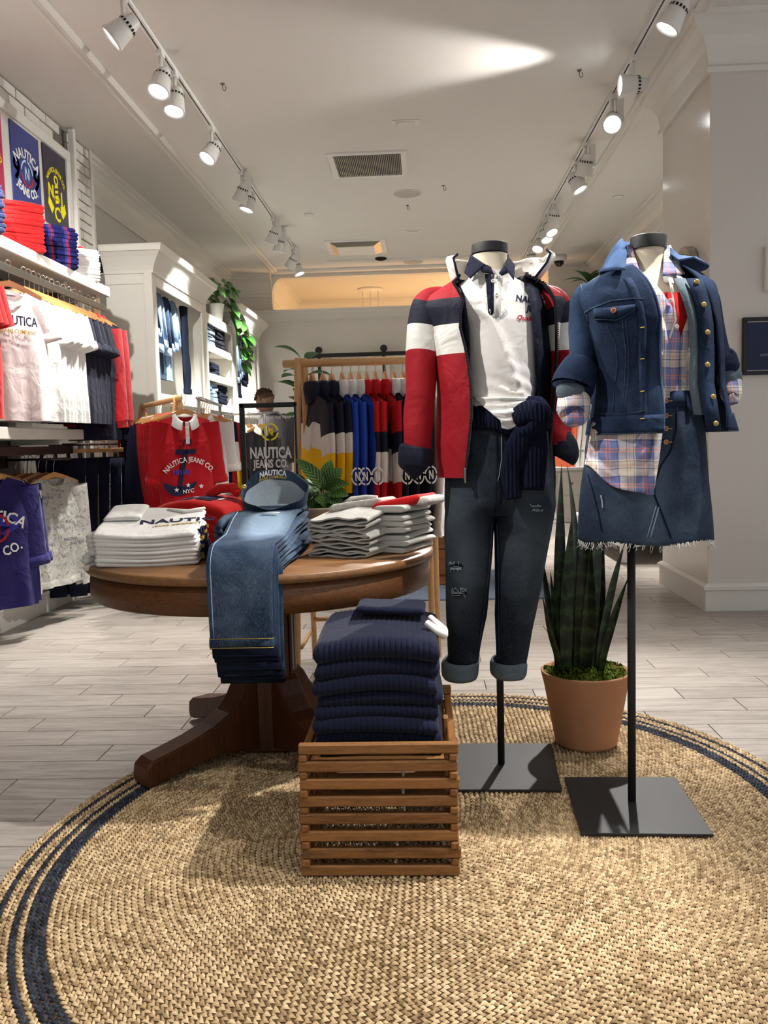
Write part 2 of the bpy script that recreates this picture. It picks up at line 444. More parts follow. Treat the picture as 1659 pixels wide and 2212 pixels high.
D_inside = denim('denim_inside', rgb(146, 160, 170), rgb(184, 194, 198), 0.4)
D_cuff = denim('denim_cuff_inside', rgb(84, 96, 106), rgb(124, 136, 144), 0.4)
D_black = denim('black_denim', rgb(14, 16, 22), rgb(44, 48, 58), 0.4)
M_plaid = plaid('plaid_flannel')
t = NT('navy_rib_knit', 0.95, 0.08); v = t.coord(); t.color(t.mix(rgb(17, 20, 36), rgb(26, 30, 50), t.noise(v, 900, 1)))
wv_ = t.new('ShaderNodeTexWave'); wv_.inputs['Scale'].default_value = 26; wv_.inputs['Distortion'].default_value = 1.5; t.ln(v, wv_.inputs['Vector'])
t.bump(wv_.outputs['Fac'], 0.6, 0.01); K_rib = t.m
# camo-like grey anchor print knit
t = NT('grey_anchor_print', 0.92, 0.1); v = t.coord()
a = t.noise(v, 16, 3, 0.6, 2.2); b = t.noise(v, 30, 2, 0.5, 3.0)
t.color(t.ramp(t.math('ADD', t.math('MULTIPLY', a, 0.7), t.math('MULTIPLY', b, 0.3)), [(0.40, rgb(140, 138, 134)), (0.47, rgb(168, 167, 160)), (0.5, rgb(198, 197, 188)), (0.54, rgb(160, 158, 152)), (0.62, rgb(186, 184, 176))]))
t.bump(t.noise(v, 9, 3, 0.5, 0.6), 0.35, 0.03); K_anchor = t.m
# plaid flannel navy red
t = NT('navy_red_check', 0.92, 0.1); v = t.coord(); sp = t.new('ShaderNodeSeparateXYZ'); t.ln(v, sp.inputs[0])
a = stripes_of(t, t.math('ADD', sp.outputs[1], 5.0), 0.11, [(0, rgb(26, 30, 74)), (0.4, rgb(52, 74, 160)), (0.55, rgb(196, 60, 56)), (0.72, rgb(226, 190, 184)), (0.8, rgb(40, 44, 110))])
b = stripes_of(t, t.math('ADD', sp.outputs[0], 5.0), 0.10, [(0, rgb(26, 30, 74)), (0.45, rgb(60, 84, 170)), (0.6, rgb(190, 58, 60)), (0.8, rgb(30, 34, 84))])
t.color(t.mix(a, b, 0.45)); K_check = t.m
# striped shirt
t = NT('blue_white_stripe', 0.9, 0.1); v = t.coord(); sp = t.new('ShaderNodeSeparateXYZ'); t.ln(v, sp.inputs[0])
t.color(stripes_of(t, t.math('ADD', sp.outputs[0], 5.0), 0.022, [(0, rgb(226, 226, 228)), (0.5, rgb(88, 110, 150))])); K_stripe = t.m
# leaves
def leaf_mat(name, c0, c1, vein=None, rough=0.35, period=None):
    t = NT(name, rough, 0.4); v = t.coord()
    k = t.noise(v, 9, 3); col = t.mix(c0, c1, k)
    if vein is not None:
        at = t.new('ShaderNodeAttribute'); at.attribute_name = 'leafuv'
        sp = t.new('ShaderNodeSeparateXYZ'); t.ln(at.outputs['Vector'], sp.inputs[0])
        u = t.math('ABSOLUTE', sp.outputs[0]); ph = t.math('SUBTRACT', t.math('MULTIPLY', sp.outputs[1], 9.0), t.math('MULTIPLY', u, 2.0))
        f = t.math('FRACT', ph)
        band = t.ramp(f, [(0.0, (0, 0, 0, 1)), (0.3, (0, 0, 0, 1)), (0.55, (0.9, 0.9, 0.9, 1)), (0.75, (0.9, 0.9, 0.9, 1)), (1.0, (0, 0, 0, 1))])
        col = t.mix(col, vein, band)
    t.color(col); t.b.inputs['Subsurface Weight'].default_value = 0.0
    return t.m
M_sans = None
t = NT('snake_leaf', 0.38, 0.4); v = t.coord((1, 1, 1)); sp = t.new('ShaderNodeSeparateXYZ'); t.ln(v, sp.inputs[0])
n = t.noise(v, 18, 4, 0.6); band = t.math('SINE', t.math('ADD', t.math('MULTIPLY', sp.outputs[2], 95.0), t.math('MULTIPLY', n, 14.0)))
t.color(t.ramp(t.math('ADD', t.math('MULTIPLY', band, 0.28), 0.5), [(0.25, rgb(14, 26, 12)), (0.6, rgb(20, 40, 17)), (0.85, rgb(48, 74, 38))])); M_snake = t.m
M_pothos = leaf_mat('pothos_leaf', rgb(30, 74, 26), rgb(62, 118, 44))
M_fig = leaf_mat('fig_leaf', rgb(28, 66, 30), rgb(52, 100, 44), None, 0.6)
M_cala = leaf_mat('calathea_leaf', rgb(16, 40, 12), rgb(28, 60, 20), rgb(84, 122, 50))
M_stem = plain('plant_stem', rgb(70, 96, 44), 0.6, 0.2)
t = NT('sign_acrylic', 0.06, 0.5); t.color((0.96, 0.97, 0.97, 1)); t.b.inputs['Transmission Weight'].default_value = 1.0; t.b.inputs['IOR'].default_value = 1.05; M_acryl = t.m
t = NT('frame_glass', 0.03, 0.5); t.color((0.97, 0.98, 0.98, 1)); t.b.inputs['Transmission Weight'].default_value = 1.0; t.b.inputs['IOR'].default_value = 1.02; M_glass = t.m
# ------------------------------------------------------------------ floor of wood-look planks
XW0, XW1, YB = -2.75, 2.45, 12.1
PW, PL = 0.1568, 0.5975
fl = MB(); fl.box(-2.9, 3.7, -1.5, 14.6, -0.05, -0.004)
floor = struct(fl.build('floor', M_grout, loc=(0, 0, 0)))
cells = []
for k in range(-30, 57):
    y0 = 3.297 + PW*k; off = (-1.149 - 0.1965*k) % PL
    i0 = int((-2.6-off)//PL); 
    for i in range(i0, i0+11):
        x0 = off + PL*i
        if x0 < 3.0: cells.append((x0, y0))
def pix(p):
    q = CM @ (np.array(p, float)-EYE)
    return (IW/2 + FPX*q[0]/q[2], IH/2 + FPX*q[1]/q[2]) if q[2] > 0.05 else (-9999, -9999)
near = []; far = []
for x0, y0 in cells:
    cx, cy = x0+PL/2, y0+PW/2
    a = [pix((x, y, 0)) for x in (x0, cx, x0+PL) for y in (y0, y0+PW)]
    vis = any(0 < u < IW and 0 < v_ < IH for u, v_ in a)
    rug_in = math.hypot(cx-0.07, cy-2.37) < 0.95
    hid = (x0 > 1.75 and 5.2 < y0) or cx < -2.6 or (cx > 2.4 and y0 > 6)
    (near if vis and not rug_in and not hid else far).append((y0, x0))
near.sort(); parts = near[:292]; far += near[292:]
g = 0.0016
pm = MB()
b = 0.0012
V = [(g, g, -0.004), (PL-g, g, -0.004), (PL-g, PW-g, -0.004), (g, PW-g, -0.004), (g, g, -b), (PL-g, g, -b), (PL-g, PW-g, -b), (g, PW-g, -b),
     (g+b, g+b, 0), (PL-g-b, g+b, 0), (PL-g-b, PW-g-b, 0), (g+b, PW-g-b, 0)]
F = [(0,1,5,4), (1,2,6,5), (2,3,7,6), (3,0,4,7), (4,5,9,8), (5,6,10,9), (6,7,11,10), (7,4,8,11), (8,9,10,11)]
pm.add(V, F, 0, False)
p0 = pm.build('plank', M_plank, floor); me_plank = p0.data
p0.location = (parts[0][1], parts[0][0], 0)
for y0, x0 in parts[1:]:
    o = bpy.data.objects.new('plank', me_plank); C.objects.link(o); o.parent = floor; o.location = (x0, y0, 0)
fm = MB()
for y0, x0 in far: fm.add([(a[0]+x0, a[1]+y0, a[2]) for a in V], F, 0, False)
tag(fm.build('far_planks', M_plank, floor), kind='stuff')

# ------------------------------------------------------------------ ceiling, walls
m = MB(); m.box(-2.95, 3.7, -1.5, YB, CEIL, CEIL+0.12); struct(m.build('ceiling', M_ceil))
m = MB(); m.box(-2.95, -2.625, -1.5, 6.88, 0, CEIL); wl = struct(m.build('wall_left', M_mortar, loc=(0, 0, 0)))
m = MB(); m.box(-2.95, -2.75, 6.88, YB, 0, CEIL); m.box(-2.75, -2.59, 6.86, 6.905, 0, CEIL)
struct(m.build('wall_left_rear', M_wall))
# bricks
bm = MB(); bm.cbox(0, 0.03, 0, 0.212, 0, 0.064, 0.004)
b0 = bm.build('brick', M_brick, wl); bme = b0.data
first = True
def brick(y, z, ly=1.0):
    global first
    o = b0 if first else bpy.data.objects.new('brick', bme)
    if not first: C.objects.link(o); o.parent = wl
    first = False
    o.location = (-2.63 + rnd.uniform(-0.003, 0.003), y, z); o.scale = (1, ly, 1)
for r in range(46):
    z = CEIL - 0.074*(r+1)
    if r < 3:
        for j in range(11):
            y = 4.1 + 0.222*j + (0.111 if r % 2 else 0)
            if y < 6.14: brick(y, z)
    y0 = 6.44; y1 = 6.855
    if z > 0.15:
        if r % 2: brick(y0, z); brick(y0+0.222, z, (y1-y0-0.222)/0.212)
        else: brick(y0, z, 0.45); brick(y0+0.105, z); brick(y0+0.327, z, (y1-y0-0.327)/0.212)
def sweep(name, prof, p0, p1, out, mat, mitre0=0, mitre1=0):
    """prof = (outward distance, z) ; swept from p0 to p1 in plan"""
    m = MB(); p0 = np.array(p0, float); p1 = np.array(p1, float); d = (p1-p0)/np.linalg.norm(p1-p0); o = np.array(out, float)
    r0 = [(*(p0+o*a-d*a*mitre0), z) for a, z in prof]; r1 = [(*(p1+o*a+d*a*mitre1), z) for a, z in prof]
    m.loft([r0, r1], True, True, True, smooth=False)
    return m.build(name, mat)
H = CEIL
CROWN = [(0, H-0.30), (0.022, H-0.30), (0.026, H-0.27), (0.012, H-0.255), (0.016, H-0.235), (0.03, H-0.17), (0.06, H-0.11), (0.10, H-0.075), (0.125, H-0.06), (0.128, H-0.035), (0.15, H-0.03), (0.155, H-0.001), (0, H-0.001)]
struct(sweep('trim_1', CROWN, (-2.75, 6.9), (-2.75, YB), (1, 0), M_trim))
struct(sweep('trim_2', CROWN, (2.45, 6.18), (2.45, YB), (-1, 0), M_trim))
struct(sweep('trim_3', CROWN, (1.71, 5.2), (1.71, 6.18), (-1, 0), M_trim, 1, 1))
struct(sweep('trim_4', CROWN, (1.71, 5.2), (3.6, 5.2), (0, -1), M_trim, 1, 0))
struct(sweep('trim_5', CROWN, (1.71, 6.18), (2.45, 6.18), (0, 1), M_trim, 1, 0))
# ceiling border mouldings
GRV = [(0, H), (0, H-0.012), (0.02, H-0.03), (0.03, H-0.018), (0.055, H-0.018), (0.065, H-0.03), (0.085, H-0.03), (0.10, H-0.008), (0.10, H)]
struct(sweep('trim_6', GRV, (-1.93, 0.5), (-1.93, 11.75), (-1, 0), M_trim, 0, 1))
struct(sweep('trim_7', GRV, (1.57, 0.5), (1.57, 11.75), (1, 0), M_trim, 0, 1))
struct(sweep('trim_8', GRV, (-1.93, 11.75), (1.57, 11.75), (0, 1), M_trim, 1, 1))
# pillar wall on the right and the wall behind it
m = MB(); m.box(1.71, 3.7, 5.2, 6.18, 0, H); struct(m.build('wall_right', M_pillar, bevel=0.004))
m = MB(); m.box(2.45, 2.6, 6.18, YB, 0, H); struct(m.build('wall_right_rear', M_wall))
BASE = [(0, 0), (0.018, 0), (0.018, 0.125), (0.03, 0.13), (0.03, 0.15), (0.012, 0.165), (0, 0.168)]
struct(sweep('baseboard_right', BASE, (1.71, 5.2), (1.71, 6.18), (-1, 0), M_trim, 1, 1))
struct(sweep('baseboard_front', BASE, (1.71, 5.2), (3.6, 5.2), (0, -1), M_trim, 1, 0))
struct(sweep('baseboard_left', [(0, 0), (0.08, 0), (0.08, 0.115), (0.085, 0.12), (0.085, 0.14), (0, 0.14)], (-2.62, 2.0), (-2.62, 6.45), (1, 0), M_trim))
# back wall with the high opening
xl = atY(588, 640, YB)[0]; xr = atY(1185, 640, YB)[0]
zb, zt = 2.955, 3.405
m = MB(); m.box(-2.75, 2.45, YB, YB+0.14, 0, zb); m.box(-2.75, xl, YB, YB+0.14, zb, H); m.box(xr, 2.45, YB, YB+0.14, zb, H); m.box(xl, xr, YB, YB+0.14, zt, H)
# curved upper left corner of the opening
ar = [(xl, zt)] + [(xl + 0.16*(1-sin(a)), zt - 0.22*(1-cos(a))) for a in np.linspace(0, PI/2, 8)]
m.prism(ar, YB, YB+0.14, T=lambda p: (p[0], p[2], p[1]))
struct(m.build('wall_back', M_wall))
LEDGE = [(0, 2.80), (0.03, 2.80), (0.03, 2.815), (0.02, 2.82), (0.02, 2.90), (0.05, 2.925), (0.07, 2.93), (0.075, 2.955), (0, 2.955)]
struct(sweep('trim_9', LEDGE, (-2.7, YB), (2.4, YB), (0, -1), M_trim))
struct(sweep('trim_10', CROWN, (-2.75, YB), (xl, YB), (0, -1), M_trim))
struct(sweep('baseboard_back', BASE, (-2.7, YB), (2.4, YB), (0, -1), M_trim))
# warm room seen through the opening
m = MB(); m.box(-2.12, 2.4, YB+0.14, 14.6, H, H+0.1); struct(m.build('ceiling_rear_room', M_ceil))
m = MB(); m.box(-2.22, -2.12, YB+0.14, 14.6, 0, H); struct(m.build('wall_rear_room_left', M_wall))
m = MB(); m.box(-2.12, 2.4, 14.5, 14.6, 0, H); struct(m.build('wall_rear_room_back', M_wall))
m = MB(); m.box(2.4, 2.5, YB+0.14, 14.6, 0, H); struct(m.build('wall_rear_room_right', M_wall))
struct(sweep('trim_11', CROWN, (-2.12, YB+0.14), (-2.12, 14.5), (1, 0), M_trim))
struct(sweep('trim_12', CROWN, (-2.12, 14.5), (2.4, 14.5), (0, -1), M_trim))

# ------------------------------------------------------------------ lights
def aim(o, d): o.rotation_euler = Vector(d).to_track_quat('-Z', 'Y').to_euler()
def spot(name, parent, loc, d, e, ang=42, blend=0.7, size=0.035, col=(1.0, 0.965, 0.92)):
    L = bpy.data.lights.new(name, 'SPOT'); L.energy = e*SPOT_W; L.spot_size = math.radians(ang); L.spot_blend = blend
    L.shadow_soft_size = size; L.color = col
    o = bpy.data.objects.new(name, L); C.objects.link(o); o.location = loc; aim(o, d)
    if parent: o.parent = parent
    return o
def track(name, x, y0, y1, label, along='y'):
    m = MB()
    if along == 'y':
        m.box(x-0.018, x-0.006, y0, y1, H-0.022, H); m.box(x+0.006, x+0.018, y0, y1, H-0.022, H); m.box(x-0.006, x+0.006, y0, y1, H-0.010, H, 1)
    else:
        m.box(y0, y1, x-0.018, x-0.006, H-0.022, H); m.box(y0, y1, x+0.006, x+0.018, H-0.022, H); m.box(y0, y1, x-0.006, x+0.006, H-0.010, H, 1)
    return tag(m.build(name, [M_white, M_slot]), label, 'light track')
track('light_track', -1.51, 0.3, 11.0, 'white ceiling light track on the left carrying the larger row of spotlights')
track('light_track', 1.365, 0.3, 11.6, 'white ceiling light track on the right near the pillar')
track('light_track', 11.3, -1.2, 1.2, 'short white light track running across the ceiling at the back', 'x')

def head(x, y, d, e, label, ang=42, adapter=True, s=1.0, drop=0.17):
    t = thing('track_spotlight', label, 'spotlight', (x, y, H-0.02), 0, 'track spotlights')
    d = np.array(d, float); d /= np.linalg.norm(d)
    c = np.array([0, 0, -drop])
    m = MB()
    m.cbox(-0.02, 0.02, -0.035, 0.035, -0.03, 0.002, 0.003); m.tube([(0, 0, -0.03), (0, 0, -drop+0.03)], 0.012, 8)
    m.build('stem', M_white, t)
    if adapter:
        m = MB(); m.cbox(0.03, 0.075, -0.03, 0.03, -0.19, -0.012, 0.004); m.build('driver_box', M_white, t)
    P = lambda prof: [(r*s, z*s) for r, z in prof]
    o = c - d*0.075*s
    m = MB(); m.lathe(P([(0.0, -0.012), (0.028, -0.012), (0.036, -0.004), (0.046, 0.035), (0.05, 0.04), (0.064, 0.125), (0.070, 0.15), (0.070, 0.16), (0.060, 0.16), (0.052, 0.13)]), 24, o, 0, False, False, d)
    m.build('housing', M_white, t)
    q = Vector((0, 0, 1)).rotation_difference(Vector(d)).to_matrix(); q = np.array(q)
    sl = MB()
    for k in range(16):
        a = 2*PI*k/16; r = 0.0505*s
        vs = []
        for zz in (0.040, 0.056):
            for da in (-0.11, 0.11): vs.append(q @ np.array([(r+0.0022+(zz-0.04)*0.19*s)*cos(a+da), (r+0.0022+(zz-0.04)*0.19*s)*sin(a+da), zz*s]) + o)
        sl.add(vs, [(0, 1, 3, 2)], 0, False)
    tag(sl.build('vent_slots', M_slot, t), kind='stuff')
    m = MB(); m.lathe(P([(0.0, 0.138), (0.056, 0.134)]), 24, o, 0, False, False, d); m.build('lens', M_lens, t)
    spot('lamp', t, c + d*0.105*s, d, e, ang)
    return t
LH = [(4.566, (-.75, -.15, -.62), 70, 'white track spotlight with lit lens, nearest on the left ceiling track', False),
      (5.211, (-.16, -.38, -.91), 56, 'white track spotlight with lit lens, second from the front on the left track', False),
      (5.502, (-.08, -.30, -.95), 56, 'white track spotlight with lit lens, third from the front on the left track', False),
      (6.442, (-.42, -.42, -.80), 60, 'white track spotlight with lit lens, fourth from the front standing alone on the left track', False),
      (7.50, (-.42, .22, -.88), 90, 'white track spotlight hanging behind a white driver box, fifth on the left track', True),
      (7.78, (-.30, -.12, -.94), 70, 'white track spotlight with a thin lit edge below the fifth on the left track', False),
      (9.05, (-.38, .22, -.90), 90, 'white track spotlight behind its driver box, seventh on the left track', True),
      (9.45, (-.25, .15, -.95), 80, 'white track spotlight just beyond the seventh on the left track', True),
      (10.35, (-.5, .3, -.8), 70, 'white track spotlight turned to the left wall near the far end of the left track', True),
      (10.75, (.35, -.1, -.93), 60, 'white track spotlight with lit lens, last on the left track by the warm opening', False)]
for y, d, e, lb, ad in LH: head(-1.51, y, d, e, lb, 58, ad)
RH = [(4.70, (-.5, .1, -.85), 50, 'white track spotlight cut off by the top edge on the right track', False),
      (5.588, (-.985, -.02, -.03), 26, 'white track spotlight turned sideways to throw a beam along the ceiling', False),
      (6.187, (-.16, -.78, -.60), 150, 'white track spotlight with a round glaring lens facing the shop front', True),
      (7.15, (-.15, .35, -.93), 60, 'white track spotlight seen from behind beside its box, after the glaring one', True),
      (7.60, (.42, -.18, -.89), 60, 'white track spotlight with lit lens tilted towards the right wall', True),
      (8.80, (-.1, .3, -.95), 60, 'white track spotlight showing its round back cap on the right track', True),
      (9.15, (.30, -.42, -.86), 60, 'white track spotlight with a lit oval lens below the one with the round back cap', True),
      (9.45, (.20, -.42, -.88), 60, 'white track spotlight, middle of three lit ones far along the right track', False),
      (9.90, (-.30, -.40, -.87), 60, 'white track spotlight with its lit lens tilted left, lowest of the three far lit ones', False),
      (10.6, (.1, .2, -.97), 60, 'white track spotlight last on the right track above the left mannequin', False)]
for y, d, e, lb, ad in RH: head(1.365, y, d, e, lb, 54, ad)
# lamps on the same tracks nearer the shop front, above the frame
for x, y, tgt, e, ang, lb in [
    (-1.51, 3.05, (0.66, 2.44, 1.45), 50, 28, 'white track spotlight above the frame aimed at the denim mannequin'),
    (-1.51, 1.75, (0.20, 2.70, 1.45), 48, 28, 'white track spotlight above the frame aimed at the left mannequin'),
    (1.365, 2.35, (-0.35, 1.80, 0.1), 74, 42, 'white track spotlight above the frame aimed at the rug'),
    (1.365, 3.7, (-0.60, 2.75, 0.75), 42, 36, 'white track spotlight above the frame aimed at the round table'),
    (-1.51, 2.3, (-2.35, 7.0, 1.75), 90, 34, 'white track spotlight above the frame aimed at the nearest cabinet'),
    (1.365, 1.1, (-0.15, 1.45, 0.0), 28, 48, 'white track spotlight above the frame added to brighten the front of the rug'),  # extra unseen lamp, added to lift the near part of the rug
    (-1.51, 0.9, (-0.55, 1.7, 0.0), 13, 48, 'white track spotlight above the frame added to brighten the left of the rug'),  # second added lamp, weak fill for the rug's near left side
    (1.365, 3.2, (1.1, 3.7, 0.0), 30, 52, 'white track spotlight above the frame aimed at the floor by the potted plant')]:
    tt = np.array(tgt) - np.array((x, y, H-0.19)); head(x, y, tt, e, lb, ang, False)
# warm lamps of the rear room
pd = thing('pendant_lamp', 'white pendant lamp canopy on rods in the warm room behind', 'pendant lamp', (-0.765, 13.45, H))
m = MB(); m.lathe([(0.19, -0.001), (0.20, -0.012), (0.19, -0.03), (0.10, -0.04)], 28); m.build('canopy', M_white, pd)
for dx in (-0.12, 0.0, 0.12):
    m = MB(); m.tube([(dx, 0, -0.03), (dx, 0, -1.0)], 0.006, 8); m.build('rod', M_white, pd)
m = MB(); m.lathe([(0.22, -1.18), (0.20, -1.08), (0.10, -0.99), (0.02, -0.98)], 24); m.build('lamp_shade', emit('warm_shade', (1, 0.62, 0.3, 1), 6.0), pd)
def point(loc, e, col, r=0.1):
    L = bpy.data.lights.new('warm_lamp', 'POINT'); L.energy = e; L.color = col; L.shadow_soft_size = r
    o = bpy.data.objects.new('warm_lamp', L); C.objects.link(o); o.location = loc; return o
point((-0.75, 13.4, 2.1), 60, (1, 0.60, 0.30)); point((0.9, 13.4, 2.2), 45, (1, 0.60, 0.30))

# vents, speakers, hooks, sprinklers
a = atZ(700, 322, H); b_ = atZ(878, 375, H)
vt = thing('ceiling_vent', 'square return air vent with grey slatted grille in the ceiling', 'vent', (-0.41, 7.50, H))
m = MB(); w_ = 0.33
for x0, x1, y0, y1 in ((-w_, w_, -w_, -w_+0.05), (-w_, w_, w_-0.05, w_), (-w_, -w_+0.05, -w_+0.05, w_-0.05), (w_-0.05, w_, -w_+0.05, w_-0.05)): m.box(x0, x1, y0, y1, -0.014, 0)
m.build('frame', M_white, vt)
m = MB(); m.box(-w_+0.05, w_-0.05, -w_+0.05, w_-0.05, -0.003, -0.001); m.build('dark_backing', plain('vent_dark', rgb(96, 90, 82), 0.9, 0.1), vt)
sb = MB(); sb.box(-0.004, 0.004, -w_+0.05, w_-0.05, -0.016, -0.004); s0 = sb.build('slat', plain('vent_slat', rgb(150, 144, 134), 0.6), vt)
n = 36
for i in range(n):
    o = s0 if i == 0 else bpy.data.objects.new('slat', s0.data)
    if i: C.objects.link(o); o.parent = vt
    o.location = (-w_+0.06 + (2*w_-0.12)*i/(n-1), 0, 0)
ac = thing('ceiling_air_unit', 'white ceiling air diffuser with bright metal edges near the back wall', 'air diffuser', (-0.75, 10.55, H))
m = MB(); m.box(-0.36, 0.36, -0.36, 0.36, -0.012, 0); m.build('frame', M_white, ac)
m = MB(); m.loft([[(-0.30, -0.30, -0.013), (0.30, -0.30, -0.013), (0.30, 0.30, -0.013), (-0.30, 0.30, -0.013)], [(-0.22, -0.22, -0.05), (0.22, -0.22, -0.05), (0.22, 0.22, -0.05), (-0.22, 0.22, -0.05)]], smooth=False)
m.build('bevel_ring', M_chrome, ac)
m = MB(); m.box(-0.22, 0.22, -0.22, 0.22, -0.056, -0.05); m.build('panel', M_white, ac)
for (x, y, lb) in ((-0.094, 8.4, 'round white ceiling speaker in the middle of the ceiling'), (-0.073, 11.55, 'round white ceiling speaker close to the back wall opening')):
    t_ = thing('ceiling_speaker', lb, 'ceiling speaker', (x, y, H), 0, 'ceiling speakers')
    m = MB(); m.lathe([(0.135, 0), (0.137, -0.006), (0.128, -0.009)], 32, cap0=False, cap1=False); m.build('rim', M_white, t_)
    m = MB(); m.lathe([(0.0, -0.010), (0.128, -0.008)], 32, cap0=False, cap1=False); m.build('grille', plain('speaker_mesh', rgb(176, 172, 164), 0.8), t_)
for (x, y, s_, lb) in ((-0.072, 6.57, 1.0, 'small rectangular white access plate in the ceiling in front of the vent'), (-0.058, 9.89, 0.95, 'small rectangular white access plate beyond the round speaker')):
    t_ = thing('ceiling_plate', lb, 'access plate', (x, y, H), 0, 'ceiling access plates')
    m = MB(); m.cbox(-0.10*s_, 0.10*s_, -0.05, 0.05, -0.008, 0, 0.002); m.build('plate', M_white, t_)
    m = MB(); m.cbox(-0.065*s_, 0.065*s_, -0.04, 0.04, -0.016, -0.007, 0.002); m.build('cover', M_trim, t_)
for (x, y, lb) in ((-1.676, 5.7, 'metal ceiling hook left of the left light track'), (-1.261, 5.75, 'metal ceiling hook right of the left light track'), (1.071, 5.8, 'metal ceiling hook near the sideways spotlight'), (0.247, 8.2, 'metal ceiling hook right of the round speaker'), (-0.102, 8.82, 'metal ring hook just beyond the round ceiling speaker')):
    m = MB(); m.lathe([(0.016, 0), (0.014, -0.006), (0.005, -0.009)], 12)
    m.tube([(0, 0, -0.008), (0, 0, -0.03)] + [(0.011-0.011*cos(a), 0, -0.03-0.011*sin(a)*1.4) for a in np.linspace(0.3, 4.4, 9)], 0.0028, 6)
    m.T(lambda p: (p[0]+x, p[1]+y, p[2]+H)); tag(m.build('ceiling_hook', M_steel), lb, 'hook', 'ceiling hooks')
for (x, y, lb) in ((-1.124, 9.0, 'round white smoke detector between the left track and the speaker'), (2.0, 8.8, 'small round sprinkler cover in the ceiling to the right of the right track')):
    m = MB(); m.lathe([(0.05, 0), (0.05, -0.012), (0.044, -0.02), (0, -0.021)], 24); m.T(lambda p: (p[0]+x, p[1]+y, p[2]+H)); tag(m.build('smoke_detector', M_white), lb, 'detector')
m = MB(); m.lathe([(0.075, 0), (0.075, -0.014), (0.05, -0.028), (0, -0.03)], 24); m.T(lambda p: (p[0]-0.49, p[1]+11.25, p[2]+H)); tag(m.build('dark_detector', M_slot), 'small dark round ceiling fitting just in front of the opening', 'detector')
t_ = thing('security_camera', 'white dome security camera with a dark glass dome at the back of the ceiling', 'security camera', (1.84, 11.5, H))
m = MB(); m.lathe([(0.10, 0), (0.10, -0.06), (0.075, -0.075)], 24); m.build('housing', M_white, t_)
m = MB(); m.lathe([(0.07, -0.074), (0.06, -0.11), (0.03, -0.14), (0, -0.146)], 24); m.build('dome', plain('dark_dome', rgb(16, 16, 18), 0.08, 0.6), t_)
# ------------------------------------------------------------------ braided rug
RC = np.array([0.031, 2.269])
RR = 1.184
def rug_r(a):       # outer radius by direction (hand braided, slightly out of round)
    return RR*(1 - 0.065*cos(2*a) + 0.035*sin(2*a) - 0.0115*cos(3*a) + 0.002*sin(3*a))
rug = thing('braided_rug', 'large round braided jute rug with navy stripes near its edge under the displays', 'rug', (RC[0], RC[1], 0))
NR = 76; RW = RR/NR
navy = {NR-2, NR-5, NR-7, NR-8, NR-9}
base = MB()
ring = [(rug_r(a)*cos(a), rug_r(a)*sin(a), z) for z in (0.0,) for a in np.arange(120)*2*PI/120]
base.loft([[(p[0], p[1], 0.0005) for p in ring], [(p[0], p[1], 0.005) for p in ring]], True, True, True, smooth=False)
base.build('backing', M_jutebase, rug)
lens = [(-1, 0, 0), (-0.45, -0.5, 0.2), (-0.45, 0.5, 0.2), (-0.3, 0, 0.85), (0.45, -0.5, 0.2), (0.45, 0.5, 0.2), (0.3, 0, 0.85), (1, 0, 0)]
lensf = [(0, 1, 3), (0, 3, 2), (1, 4, 6, 3), (3, 6, 5, 2), (4, 7, 6), (6, 7, 5)]
Lv = np.array(lens)
rr = np.random.RandomState(3)
for k in range(1, NR+1):
    f = k/NR
    per = 2*PI*RR*f
    n = max(5, int(per/0.0165)); V = []; F = []; ST = []
    for i in range(n):
        a = 2*PI*(i + 0.5*(k % 2))/n
        rad = rug_r(a)*f - RW*0.5
        px, py = RC[0]+rad*cos(a), RC[1]+rad*sin(a)
        if py < 1.33: continue
        for sd in (-1, 1):
            th = a + PI/2 + sd*0.50 + rr.uniform(-0.1, 0.1)
            L = 0.0098*rr.uniform(0.9, 1.1); Wd = 0.0066*rr.uniform(0.9, 1.1); hh = 0.0084*rr.uniform(0.75, 1.25)
            ct, st = cos(th), sin(th)
            ox = rad + sd*RW*0.235; aa = a + (0.25 if sd > 0 else -0.02)*2*PI/n
            cx, cy = ox*cos(aa), ox*sin(aa)
            P = np.empty((8, 3)); lx = Lv[:, 0]*L; ly = Lv[:, 1]*Wd
            P[:, 0] = cx + lx*ct - ly*st; P[:, 1] = cy + lx*st + ly*ct; P[:, 2] = 0.0045 + Lv[:, 2]*hh
            b0_ = len(V); V.extend(P.tolist()); ST.extend([rr.rand()]*8); F.extend([[b0_+q for q in ff] for ff in lensf])
    if not V: continue
    me = bpy.data.meshes.new('braid'); me.from_pydata(V, [], F); me.materials.append(M_jutenavy if k in navy else M_jute)
    me.polygons.foreach_set('use_smooth', [True]*len(F)); me.update()
    at = me.attributes.new('stitch', 'FLOAT', 'POINT'); at.data.foreach_set('value', ST)
    o = bpy.data.objects.new('braid', me); C.objects.link(o); o.parent = rug
    if k in navy: o['label'] = 'navy braid row'
RUGZ = 0.011

